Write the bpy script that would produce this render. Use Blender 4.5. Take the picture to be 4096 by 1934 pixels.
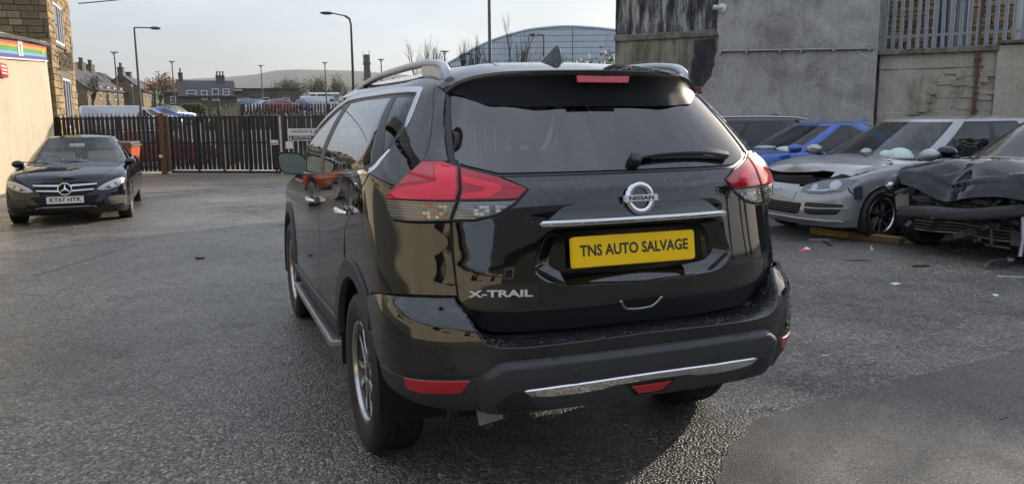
import bpy, bmesh, math, random
import numpy as np
from mathutils import Vector, Matrix, geometry
from mathutils.bvhtree import BVHTree
R=math.radians
scene=bpy.context.scene
COL=scene.collection
for o in list(bpy.data.objects): bpy.data.objects.remove(o)

# ------------------------------------------------------------ camera
cam_d=bpy.data.cameras.new('camera'); cam=bpy.data.objects.new('camera',cam_d); COL.objects.link(cam)
cam_d.sensor_fit='HORIZONTAL'; cam_d.sensor_width=36.0; cam_d.lens=36.0*3199.7/4096.0
cam_d.clip_start=.05; cam_d.clip_end=9000
def cam_axes(yaw,pitch,roll):
    f=Vector((math.sin(yaw)*math.cos(pitch),math.cos(yaw)*math.cos(pitch),-math.sin(pitch)))
    r=Vector((math.cos(yaw),-math.sin(yaw),0)); u=r.cross(f)
    return r*math.cos(roll)+u*math.sin(roll), u*math.cos(roll)-r*math.sin(roll), f
cr,cu,cf=cam_axes(R(21.45),R(8.945),R(-.525))
CAMP=Vector((-1.5276,-2.4987,1.5009))
cam.matrix_world=Matrix(((cr.x,cu.x,-cf.x,CAMP.x),(cr.y,cu.y,-cf.y,CAMP.y),(cr.z,cu.z,-cf.z,CAMP.z),(0,0,0,1)))
scene.camera=cam

# ------------------------------------------------------------ sky and sun
SUN_AZ=R(62.0); SUN_EL=R(17.0)
world=bpy.data.worlds.new('World'); scene.world=world; world.use_nodes=True
wn=world.node_tree.nodes; wl=world.node_tree.links; wn.clear()
w_out=wn.new('ShaderNodeOutputWorld'); w_bg=wn.new('ShaderNodeBackground'); w_sky=wn.new('ShaderNodeTexSky')
w_sky.sky_type='NISHITA'; w_sky.sun_disc=False; w_sky.sun_elevation=SUN_EL; w_sky.sun_rotation=SUN_AZ
w_sky.dust_density=1.6; w_sky.air_density=1.0; w_sky.ozone_density=1.5; w_sky.altitude=100
# thin winter haze veil with wisps, over the physical sky
w_tc=wn.new('ShaderNodeTexCoord'); w_map=wn.new('ShaderNodeMapping'); w_map.inputs['Scale'].default_value=(1.0,1.6,4.0); w_map.inputs['Rotation'].default_value=(.2,.1,.9)
w_nz=wn.new('ShaderNodeTexNoise'); w_nz.inputs['Scale'].default_value=2.2; w_nz.inputs['Detail'].default_value=8; w_nz.inputs['Roughness'].default_value=.62; w_nz.inputs['Distortion'].default_value=.5
w_rp=wn.new('ShaderNodeMapRange'); w_rp.inputs['From Min'].default_value=.42; w_rp.inputs['From Max'].default_value=.72; w_rp.inputs['To Min'].default_value=.0; w_rp.inputs['To Max'].default_value=.8
w_sep=wn.new('ShaderNodeSeparateXYZ'); w_el=wn.new('ShaderNodeMapRange'); w_el.inputs['From Min'].default_value=.05; w_el.inputs['From Max'].default_value=.75; w_el.inputs['To Min'].default_value=.82; w_el.inputs['To Max'].default_value=.72
w_add=wn.new('ShaderNodeMath'); w_add.operation='MAXIMUM'
w_mix=wn.new('ShaderNodeMix'); w_mix.data_type='RGBA'
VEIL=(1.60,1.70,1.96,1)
# slow bands of thicker and thinner cloud in the veil itself
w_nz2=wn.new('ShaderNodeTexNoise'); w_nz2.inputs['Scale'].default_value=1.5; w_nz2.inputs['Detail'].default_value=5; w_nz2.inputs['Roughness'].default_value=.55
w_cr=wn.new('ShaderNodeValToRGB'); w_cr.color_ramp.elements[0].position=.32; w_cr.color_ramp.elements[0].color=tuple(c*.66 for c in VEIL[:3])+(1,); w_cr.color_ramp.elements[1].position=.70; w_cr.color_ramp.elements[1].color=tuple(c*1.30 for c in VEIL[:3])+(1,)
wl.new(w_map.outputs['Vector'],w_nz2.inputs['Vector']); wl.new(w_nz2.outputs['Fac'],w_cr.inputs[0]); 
# veil brightened overhead, like an even cloud layer, to lift fill and reflections (about 1 + 1.3 sin elevation)
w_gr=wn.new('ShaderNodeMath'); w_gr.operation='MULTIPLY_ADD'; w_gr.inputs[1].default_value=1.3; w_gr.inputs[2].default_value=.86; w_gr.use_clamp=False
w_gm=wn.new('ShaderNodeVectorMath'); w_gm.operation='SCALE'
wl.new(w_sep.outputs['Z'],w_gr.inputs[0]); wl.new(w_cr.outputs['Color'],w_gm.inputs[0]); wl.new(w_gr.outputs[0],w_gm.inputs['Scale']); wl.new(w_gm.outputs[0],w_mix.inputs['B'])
wl.new(w_tc.outputs['Generated'],w_map.inputs['Vector']); wl.new(w_map.outputs['Vector'],w_nz.inputs['Vector']); wl.new(w_nz.outputs['Fac'],w_rp.inputs['Value'])
wl.new(w_tc.outputs['Generated'],w_sep.inputs[0]); wl.new(w_sep.outputs['Z'],w_el.inputs['Value'])
wl.new(w_rp.outputs['Result'],w_add.inputs[0]); wl.new(w_el.outputs['Result'],w_add.inputs[1])
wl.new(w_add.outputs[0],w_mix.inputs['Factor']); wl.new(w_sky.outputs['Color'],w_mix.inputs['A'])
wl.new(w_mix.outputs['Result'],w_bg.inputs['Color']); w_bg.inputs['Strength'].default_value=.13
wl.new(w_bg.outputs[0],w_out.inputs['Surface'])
sun_d=bpy.data.lights.new('sun','SUN'); sun_d.energy=2.2; sun_d.angle=R(1.2); sun_d.color=(1,.86,.68)
sun=bpy.data.objects.new('sun',sun_d); COL.objects.link(sun)
sdir=Vector((math.sin(SUN_AZ)*math.cos(SUN_EL),math.cos(SUN_AZ)*math.cos(SUN_EL),math.sin(SUN_EL)))
sun.rotation_euler=sdir.to_track_quat('Z','Y').to_euler(); sun.location=(30,20,30)
scene.view_settings.view_transform='Standard'; scene.view_settings.look='None'; scene.view_settings.gamma=1; scene.view_settings.use_curve_mapping=False
scene.view_settings.exposure=1.42
scene.render.resolution_x=1024; scene.render.resolution_y=483
scene.cycles.max_bounces=10; scene.cycles.transparent_max_bounces=16; scene.cycles.caustics_reflective=False; scene.cycles.caustics_refractive=False

# ------------------------------------------------------------ materials
MATS={}
def lin(c):
    return tuple(((v/255+.055)/1.055)**2.4 if v/255>.04045 else v/255/12.92 for v in c)+(1,)
def new_mat(name):
    m=bpy.data.materials.new(name); m.use_nodes=True; MATS[name]=m
    nt=m.node_tree; b=nt.nodes['Principled BSDF']
    return m,nt,b
def setp(b,**k):
    for n,v in k.items():
        n=n.replace('_',' ')
        b.inputs[n].default_value=v
def node(nt,t,**k):
    n=nt.nodes.new(t)
    for a,v in k.items():
        if hasattr(n,a): setattr(n,a,v)
        else: n.inputs[a].default_value=v
    return n
def ramp(nt,stops):
    r=nt.nodes.new('ShaderNodeValToRGB'); e=r.color_ramp.elements
    while len(e)<len(stops): e.new(.5)
    for i,(p,c) in enumerate(stops):
        e[i].position=p; e[i].color=c if len(c)==4 else tuple(c)+(1,)
    return r
def coords(nt,kind='Object',scale=(1,1,1),rot=(0,0,0)):
    tc=nt.nodes.new('ShaderNodeTexCoord'); mp=nt.nodes.new('ShaderNodeMapping'); mp.inputs['Scale'].default_value=scale; mp.inputs['Rotation'].default_value=rot
    nt.links.new(tc.outputs[kind],mp.inputs['Vector']); return mp.outputs['Vector']
def simple(name,col,rough=.5,metal=0,coat=0,spec=.5,var=0,vscale=6,bump=0,bscale=40,emit=None):
    m,nt,b=new_mat(name)
    setp(b,Base_Color=tuple(col)+(1,) if len(col)==3 else col,Roughness=rough,Metallic=metal); b.inputs['Coat Weight'].default_value=coat; b.inputs['Coat Roughness'].default_value=.03
    b.inputs['Specular IOR Level'].default_value=spec
    if var or bump:
        v=coords(nt)
        if var:
            n=node(nt,'ShaderNodeTexNoise',Scale=vscale,Detail=6.,Roughness=.65); nt.links.new(v,n.inputs['Vector'])
            c=Vector(col[:3]); r=ramp(nt,[(.25,tuple(c*(1-var))),(.75,tuple(c*(1+var)))]); nt.links.new(n.outputs['Fac'],r.inputs[0]); nt.links.new(r.outputs[0],b.inputs['Base Color'])
        if bump:
            n2=node(nt,'ShaderNodeTexNoise',Scale=bscale,Detail=5.); nt.links.new(v,n2.inputs['Vector'])
            bp=node(nt,'ShaderNodeBump',Strength=bump,Distance=.02); nt.links.new(n2.outputs['Fac'],bp.inputs['Height']); nt.links.new(bp.outputs[0],b.inputs['Normal'])
    return m
def paint(name,col,rough=.25,metal=.0,ior=1.6,dirt=0.0,spec=.2):
    m,nt,b=new_mat(name)
    setp(b,Base_Color=tuple(col)+(1,),Roughness=rough,Metallic=metal); b.inputs['Coat Weight'].default_value=1; b.inputs['Coat Roughness'].default_value=.02; b.inputs['Coat IOR'].default_value=ior
    b.inputs['Specular IOR Level'].default_value=spec
    v=coords(nt); n=node(nt,'ShaderNodeTexNoise',Scale=5.,Detail=6.,Roughness=.6); nt.links.new(v,n.inputs['Vector'])
    mr=node(nt,'ShaderNodeMapRange'); mr.inputs['From Min'].default_value=.35; mr.inputs['From Max'].default_value=.75; mr.inputs['To Min'].default_value=.012; mr.inputs['To Max'].default_value=.05+dirt
    nt.links.new(n.outputs['Fac'],mr.inputs['Value']); nt.links.new(mr.outputs[0],b.inputs['Coat Roughness'])
    return m
def glass(name,tint,ior=1.5,rough=0.0,boost=1.0):
    # clear pane: Schlick reflection that is the same from both sides, the rest passes straight through
    m=bpy.data.materials.new(name); m.use_nodes=True; MATS[name]=m; nt=m.node_tree; nt.nodes.clear(); L=nt.links
    o=nt.nodes.new('ShaderNodeOutputMaterial'); t=node(nt,'ShaderNodeBsdfTransparent',Color=tuple(tint)+(1,)); g=node(nt,'ShaderNodeBsdfGlossy',Roughness=rough,Color=(1,1,1,1))
    ge=nt.nodes.new('ShaderNodeNewGeometry'); dp=node(nt,'ShaderNodeVectorMath',operation='DOT_PRODUCT'); L.new(ge.outputs['Normal'],dp.inputs[0]); L.new(ge.outputs['Incoming'],dp.inputs[1])
    ab=node(nt,'ShaderNodeMath',operation='ABSOLUTE'); L.new(dp.outputs['Value'],ab.inputs[0]); iv=node(nt,'ShaderNodeMath',operation='SUBTRACT'); iv.inputs[0].default_value=1; L.new(ab.outputs[0],iv.inputs[1])
    pw=node(nt,'ShaderNodeMath',operation='POWER'); pw.inputs[1].default_value=5; L.new(iv.outputs[0],pw.inputs[0])
    f0=((ior-1)/(ior+1))**2*boost; ma=node(nt,'ShaderNodeMath',operation='MULTIPLY_ADD'); ma.inputs[1].default_value=1-f0; ma.inputs[2].default_value=f0; ma.use_clamp=True; L.new(pw.outputs[0],ma.inputs[0])
    mx=nt.nodes.new('ShaderNodeMixShader'); L.new(ma.outputs[0],mx.inputs[0]); L.new(t.outputs[0],mx.inputs[1]); L.new(g.outputs[0],mx.inputs[2]); L.new(mx.outputs[0],o.inputs[0])
    return m

BLACKPAINT=paint('black_paint',(.0045,.0055,.0065),ior=1.82,spec=0.0)
SPOILERBLACK=simple('spoiler_underside_black',(.006,.007,.008),.4,spec=.12)
SALOONBLACK=paint('saloon_black_paint',(.005,.007,.013),ior=1.56,dirt=.0,spec=0.0)
BLUEPAINT=paint('blue_paint',(.03,.105,.38),rough=.35,metal=.3,ior=1.5,dirt=.08)
GREYPAINT=paint('grey_paint',(.37,.375,.385),rough=.34,metal=.5,ior=1.5,dirt=.1)
WRECKPAINT=paint('wreck_black_paint',(.005,.006,.010),ior=1.5,dirt=.05,spec=0.0)
ESTATEPAINT=paint('dark_estate_paint',(.02,.022,.026),ior=1.5)
WHITEPAINT=paint('white_paint',(.62,.63,.65),ior=1.45)
SILVERPAINT=paint('silver_paint',(.42,.45,.48),rough=.35,metal=.5,ior=1.45)
DARKPAINT=paint('dark_grey_paint',(.03,.032,.04),ior=1.5)
REDPAINT=paint('red_paint',(.25,.02,.025),ior=1.45)
PLASTIC=simple('black_plastic',(.014,.0145,.016),.42,spec=.5,bump=.05,bscale=400)
STEPPLASTIC=simple('bumper_step_black',(.016,.017,.019),.24,spec=.6)
PLASTIC2=simple('grey_plastic',(.032,.034,.037),.5,spec=.5,var=.15,bump=.08,bscale=300)
WRECKPART=simple('wreck_parts_grey',(.055,.057,.062),.5,var=.3,vscale=14)
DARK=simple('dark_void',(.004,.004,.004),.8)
RUBBER=simple('tyre_rubber',(.018,.017,.016),.62,var=.3,vscale=30,bump=.1,bscale=120)
CHROME=simple('chrome',(.78,.79,.8),.06,metal=1)
SATIN=simple('satin_silver',(.55,.56,.57),.28,metal=1,var=.06)
RAILSILVER=simple('rail_silver',(.52,.54,.57),.38,metal=.35)
LETTERCHROME=simple('bright_lettering',(.66,.67,.68),.3,metal=.35)
ALLOY=simple('alloy',(.50,.50,.50),.22,metal=1,coat=.3)
ALLOYDARK=simple('alloy_dark',(.02,.021,.023),.3,coat=.6)
STEEL=simple('dull_steel',(.30,.30,.30),.45,metal=.8,var=.25)
RUST=simple('rusty_steel',(.12,.062,.036),.75,metal=.2,var=.6,vscale=14,bump=.3,bscale=60)
GALV=simple('galvanised_steel',(.50,.52,.55),.45,metal=.4,var=.25,vscale=20,bump=.05)
FENCEBLACK=simple('black_fence_paint',(.016,.0155,.018),.42,spec=.45,var=.4,vscale=9,bump=.12,bscale=30)
FENCEBROWN=simple('brown_fence_paint',(.045,.036,.034),.6,var=.4,vscale=9,bump=.12)
YELLOW=simple('plate_yellow',(.95,.60,.004),.32,spec=.4)
PLATEWHITE=simple('plate_white',(.72,.72,.72),.35)
PLATEINK=simple('plate_ink',(.03,.028,.022),.45)
BLACKPRINT=simple('black_print',(.012,.012,.013),.5)
SIGNWHITE=simple('sign_white',(.68,.67,.66),.5,var=.1)
WHITETRIM=simple('white_window_frame',(.72,.72,.72),.4,var=.05)
GLASSDARK=glass('tinted_glass',(.11,.12,.125),ior=1.6,boost=2.0)
GLASSCLEAR=glass('clear_glass',(.84,.90,.88),ior=1.5,boost=1.3)
GLASSSIDE=glass('side_glass',(.22,.24,.25),ior=1.62)
WINGLASS=simple('window_glass',(.045,.05,.06),.05,spec=.9)
SEATDARK=simple('dark_upholstery',(.018,.018,.02),.8,var=.2)
SEATBEIGE=simple('beige_upholstery',(.34,.28,.2),.75,var=.1)
AIRBAG=simple('airbag_fabric',(.72,.78,.76),.8,bump=.5,bscale=22)
PAPER=simple('paper',(.75,.78,.8),.7)
BLUECARD=simple('blue_folder',(.02,.08,.45),.5)
ORANGE=simple('orange_steel',(.55,.09,.022),.5,var=.25,vscale=7)
SKIPRIM=simple('skip_lid',(.10,.08,.07),.6,var=.4)
CLAY=simple('terracotta',(.28,.09,.07),.7,var=.2)
POT=simple('chimney_pot',(.035,.03,.028),.8,var=.4)
def lens(name,col,alpha,rough=.05,deep=(.2,.0,.0)):
    m,nt,b=new_mat(name); setp(b,Base_Color=tuple(col)+(1,),Roughness=rough); b.inputs['Coat Weight'].default_value=1; b.inputs['Coat Roughness'].default_value=.02
    b.inputs['Transmission Weight'].default_value=alpha; b.inputs['IOR'].default_value=1.3
    return m
REDLENS=lens('red_lens',(.82,.008,.04),.05)
REDDEEP=lens('deep_red_lens',(.42,.003,.018),.05)
REFLECTOR=simple('red_reflector',(.46,.005,.015),.22,coat=1,spec=.6)
CLEARLENS=glass('clear_lens',(.86,.87,.88),ior=1.5)
AMBER=simple('amber_bulb',(.75,.20,.02),.3,coat=.5)
LAMPBACK=simple('lamp_reflector',(.55,.56,.57),.22,metal=1)
# ------------------------------------------------------------ helpers
def link(o,parent=None):
    COL.objects.link(o)
    if parent is not None: o.parent=parent
    return o
def mesh_obj(name,verts,faces,mat,parent=None,smooth=False,normals=None,kind=None):
    me=bpy.data.meshes.new(name); me.from_pydata([tuple(v) for v in verts],[],[tuple(f) for f in faces])
    if isinstance(mat,(list,tuple)):
        for m in mat: me.materials.append(m)
    elif mat: me.materials.append(mat)
    if smooth or normals is not None:
        me.polygons.foreach_set('use_smooth',[True]*len(me.polygons))
    me.update()
    if normals is not None: me.normals_split_custom_set_from_vertices([tuple(n) for n in normals])
    o=bpy.data.objects.new(name,me); link(o,parent)
    if kind: o['kind']=kind
    return o
def empty(name,loc=(0,0,0),rz=0,label=None,cat=None,group=None,scale=None):
    o=bpy.data.objects.new(name,None); o.empty_display_size=.1; COL.objects.link(o); o.location=loc; o.rotation_euler=(0,0,rz)
    if scale: o.scale=scale
    tag(o,label,cat,group); return o
def tag(o,label=None,cat=None,group=None,kind=None):
    if label: o['label']=label
    if cat: o['category']=cat
    if group: o['group']=group
    if kind: o['kind']=kind
    return o
class MB:
    """collects simple solids, links them as one mesh"""
    def __init__(s): s.v=[]; s.f=[]; s.m=[]
    def add(s,v,f,mi=0):
        k=len(s.v); s.v+=[Vector(p) for p in v]; s.f+=[[i+k for i in q] for q in f]; s.m+=[mi]*len(f); return s
    def box(s,lo,hi,M=None,mi=0):
        x0,y0,z0=lo;x1,y1,z1=hi
        v=[(x0,y0,z0),(x1,y0,z0),(x1,y1,z0),(x0,y1,z0),(x0,y0,z1),(x1,y0,z1),(x1,y1,z1),(x0,y1,z1)]
        if M is not None: v=[M@Vector(p) for p in v]
        return s.add(v,[(0,3,2,1),(4,5,6,7),(0,1,5,4),(1,2,6,5),(2,3,7,6),(3,0,4,7)],mi)
    def tube(s,pts,r,n=8,cap=True,mi=0,rs=None):
        pts=[Vector(p) for p in pts]; v=[];f=[]
        for i,p in enumerate(pts):
            d=(pts[min(i+1,len(pts)-1)]-pts[max(i-1,0)]).normalized()
            up=Vector((0,0,1)) if abs(d.z)<.9 else Vector((1,0,0))
            a=d.cross(up).normalized(); b=a.cross(d)
            rr=rs[i] if rs else r
            for k in range(n):
                t=2*math.pi*k/n; v.append(p+a*(rr*math.cos(t))+b*(rr*math.sin(t)))
        for i in range(len(pts)-1):
            for k in range(n):
                a0=i*n+k;a1=i*n+(k+1)%n; f.append((a0,a1,a1+n,a0+n))
        if cap: f.append(tuple(range(n))[::-1]); f.append(tuple(range((len(pts)-1)*n,len(pts)*n)))
        return s.add(v,f,mi)
    def prism(s,poly,h0,h1,M=None,mi=0):
        n=len(poly); v=[Vector((p[0],p[1],h0)) for p in poly]+[Vector((p[0],p[1],h1)) for p in poly]
        if M is not None: v=[M@p for p in v]
        f=[tuple(range(n))[::-1],tuple(range(n,2*n))]+[(i,(i+1)%n,(i+1)%n+n,i+n) for i in range(n)]
        return s.add(v,f,mi)
    def lathe(s,prof,n=32,M=None,mi=0,closed=False):
        v=[];f=[]
        for r,h in prof:
            for k in range(n):
                t=2*math.pi*k/n; p=Vector((r*math.cos(t),r*math.sin(t),h)); v.append(M@p if M is not None else p)
        m=len(prof)
        for i in range(m-1 if not closed else m):
            j=(i+1)%m
            for k in range(n): f.append((i*n+k,i*n+(k+1)%n,j*n+(k+1)%n,j*n+k))
        return s.add(v,f,mi)
    def sphere(s,c,r,n=10,m=6,mi=0,top=False):
        c=Vector(c); rr=Vector(r) if hasattr(r,'__len__') else Vector((r,r,r)); v=[];f=[]
        for i in range(m+1):
            t=math.pi*i/m*(0.5 if top else 1)
            for k in range(n):
                a=2*math.pi*k/n; v.append(c+Vector((rr.x*math.sin(t)*math.cos(a),rr.y*math.sin(t)*math.sin(a),rr.z*math.cos(t))))
        for i in range(m):
            for k in range(n): f.append((i*n+k,i*n+(k+1)%n,(i+1)*n+(k+1)%n,(i+1)*n+k)[::-1])
        return s.add(v,f,mi)
    def build(s,name,mat,parent=None,smooth=False,bevel=0,kind=None,angle=None):
        me=bpy.data.meshes.new(name); me.from_pydata([tuple(p) for p in s.v],[],s.f)
        ms=mat if isinstance(mat,(list,tuple)) else [mat]
        for m in ms: me.materials.append(m)
        me.polygons.foreach_set('material_index',s.m)
        bm=bmesh.new(); bm.from_mesh(me)
        if bevel:
            bmesh.ops.bevel(bm,geom=[e for e in bm.edges if e.is_manifold and e.calc_face_angle(0)>.5],offset=bevel,segments=2,affect='EDGES',profile=.5)
        bmesh.ops.recalc_face_normals(bm,faces=bm.faces); 
        if smooth:
            for e in bm.edges:
                if len(e.link_faces)==2 and e.calc_face_angle(0)>R(angle or 38): e.smooth=False
            for fc in bm.faces: fc.smooth=True
        bm.to_mesh(me); bm.free(); me.update()
        o=bpy.data.objects.new(name,me); link(o,parent)
        if kind: o['kind']=kind
        return o
def frame(o,x,y):
    """matrix with origin o, local x and y axes (z = x cross y)"""
    o=Vector(o); x=Vector(x).normalized(); z=x.cross(Vector(y)).normalized(); y=z.cross(x)
    return Matrix(((x.x,y.x,z.x,o.x),(x.y,y.y,z.y,o.y),(x.z,y.z,z.z,o.z),(0,0,0,1)))
def text_obj(name,body,size,mat,parent,M,extrude=.001,bold=0.0,width=None,align='CENTER',sx=1.0,spacing=1.0,shear=0):
    cu=bpy.data.curves.new(name,'FONT'); cu.body=body; cu.size=size; cu.align_x=align; cu.align_y='CENTER'; cu.extrude=extrude; cu.offset=bold; cu.space_character=spacing; cu.shear=shear
    cu.resolution_u=3
    t=bpy.data.objects.new(name,cu); COL.objects.link(t)
    dg=bpy.context.evaluated_depsgraph_get(); me=bpy.data.meshes.new_from_object(t.evaluated_get(dg)); me.name=name
    bpy.data.objects.remove(t); bpy.data.curves.remove(cu)
    n=len(me.vertices); a=np.empty(n*3); me.vertices.foreach_get('co',a); a=a.reshape(-1,3)
    if width:
        sx=width/(a[:,0].max()-a[:,0].min())
    a[:,0]*=sx
    A=np.c_[a,np.ones(n)]@np.array(M).T; me.vertices.foreach_set('co',A[:,:3].ravel()); me.materials.clear(); me.materials.append(mat); me.update()
    o=bpy.data.objects.new(name,me); return link(o,parent)
def copy_tree(o,parent=None):
    c=o.copy(); COL.objects.link(c); c.parent=parent
    for ch in o.children: copy_tree(ch,c)
    return c
def pchip(xk,yk,x):
    xk=np.asarray(xk,float);yk=np.asarray(yk,float)
    h=np.diff(xk);d=np.diff(yk)/h;m=np.zeros_like(yk)
    for i in range(1,len(xk)-1):
        if d[i-1]*d[i]>0:
            w1=2*h[i]+h[i-1];w2=h[i]+2*h[i-1]; m[i]=(w1+w2)/(w1/d[i-1]+w2/d[i])
    m[0]=d[0];m[-1]=d[-1]
    x=np.clip(x,xk[0],xk[-1]);i=np.clip(np.searchsorted(xk,x)-1,0,len(xk)-2);t=(x-xk[i])/h[i]
    return yk[i]*(2*t**3-3*t*t+1)+h[i]*m[i]*(t**3-2*t*t+t)+yk[i+1]*(3*t*t-2*t**3)+h[i]*m[i+1]*(t**3-t*t)
def sstep(a,b,x):
    t=np.clip((np.asarray(x,float)-a)/(b-a),0,1); return t*t*(3-2*t)

def densify(poly,d):
    out=[]
    for i,p in enumerate(poly):
        q=poly[(i+1)%len(poly)]; L=math.hypot(q[0]-p[0],q[1]-p[1]); n=max(1,int(math.ceil(L/d)))
        for k in range(n): out.append((p[0]+(q[0]-p[0])*k/n,p[1]+(q[1]-p[1])*k/n))
    return out
def round_poly(poly,r,n=4):
    """round the corners of a polygon; r is one radius or one per corner"""
    out=[]; m=len(poly)
    for i in range(m):
        rr=r[i] if hasattr(r,'__len__') else r
        p0=np.array(poly[i-1],float);p=np.array(poly[i],float);p1=np.array(poly[(i+1)%m],float)
        a=p0-p;b=p1-p;la=np.linalg.norm(a);lb=np.linalg.norm(b); t=min(rr,la*.45,lb*.45)
        if t<1e-5: out.append(tuple(p)); continue
        s=p+a/la*t;e=p+b/lb*t
        for k in range(n+1):
            u=k/n; out.append(tuple(s*(1-u)**2+p*2*u*(1-u)+e*u*u))
    return out
def smooth_curve(pts,n=6,closed=False):
    """catmull-rom through 2D/3D points"""
    P=[np.array(p,float) for p in pts]; m=len(P); out=[]
    rng=range(m) if closed else range(m-1)
    for i in rng:
        p0=P[(i-1)%m] if closed or i>0 else 2*P[0]-P[1]; p1=P[i]; p2=P[(i+1)%m]; p3=P[(i+2)%m] if closed or i+2<m else 2*P[-1]-P[-2]
        for k in range(n):
            t=k/n; out.append(tuple(.5*((2*p1)+(-p0+p2)*t+(2*p0-5*p1+4*p2-p3)*t*t+(-p0+3*p1-3*p2+p3)*t**3)))
    if not closed: out.append(tuple(P[-1]))
    return out
def in_poly(pts,poly):
    x=pts[:,0];y=pts[:,1];c=np.zeros(len(pts),bool); n=len(poly)
    for i in range(n):
        x0,y0=poly[i];x1,y1=poly[(i+1)%n]
        if y0==y1: continue
        m=((y0>y)!=(y1>y))&(x<(x1-x0)*(y-y0)/(y1-y0)+x0); c^=m
    return c
def area(poly): return .5*sum(poly[i][0]*poly[(i+1)%len(poly)][1]-poly[(i+1)%len(poly)][0]*poly[i][1] for i in range(len(poly)))
class Par:
    """parametric surface evaluator: f(q,z)->xyz, outward = dq x dz"""
    def __init__(s,f,flip=1): s.f=f; s.flip=flip
    def ev(s,pts):
        q=pts[:,0];z=pts[:,1];e=.004
        P=s.f(q,z); a=s.f(q+e,z)-s.f(q-e,z); b=s.f(q,z+e)-s.f(q,z-e); N=np.cross(a,b)*s.flip; N/=np.linalg.norm(N,axis=1)[:,None]+1e-12
        return P,N
class Ray:
    """evaluator that casts onto a mesh: 2D point -> O + a*ax + b*bx, along dir"""
    def __init__(s,me,O,ax,bx,d,M=None):
        me.calc_loop_triangles()
        s.v=[v.co.copy() for v in me.vertices]; s.n=[Vector(n.vector) for n in me.vertex_normals]; s.t=[tuple(t.vertices) for t in me.loop_triangles]
        s.b=BVHTree.FromPolygons(s.v,s.t); s.O=Vector(O);s.ax=Vector(ax);s.bx=Vector(bx);s.d=Vector(d).normalized()
    def ev(s,pts):
        P=[];N=[]
        for a,b in pts:
            o=s.O+s.ax*float(a)+s.bx*float(b)
            h=s.b.ray_cast(o,s.d)
            if h[0] is None: 
                h=s.b.find_nearest(o+s.d*(P and (Vector(P[-1])-o).dot(s.d) or 1.0))
            i=h[2]; t=s.t[i]; A,B,C_=s.v[t[0]],s.v[t[1]],s.v[t[2]]
            w=geometry.intersect_point_line  # unused
            ab=B-A;ac=C_-A;ap=h[0]-A; d00=ab.dot(ab);d01=ab.dot(ac);d11=ac.dot(ac);d20=ap.dot(ab);d21=ap.dot(ac);den=d00*d11-d01*d01 or 1e-12
            v=(d11*d20-d01*d21)/den;u=(d00*d21-d01*d20)/den
            n=(s.n[t[0]]*(1-v-u)+s.n[t[1]]*v+s.n[t[2]]*u)
            if n.dot(s.d)>0: n=-n
            P.append(tuple(h[0]));N.append(tuple(n.normalized()))
        return np.array(P),np.array(N)
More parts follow.
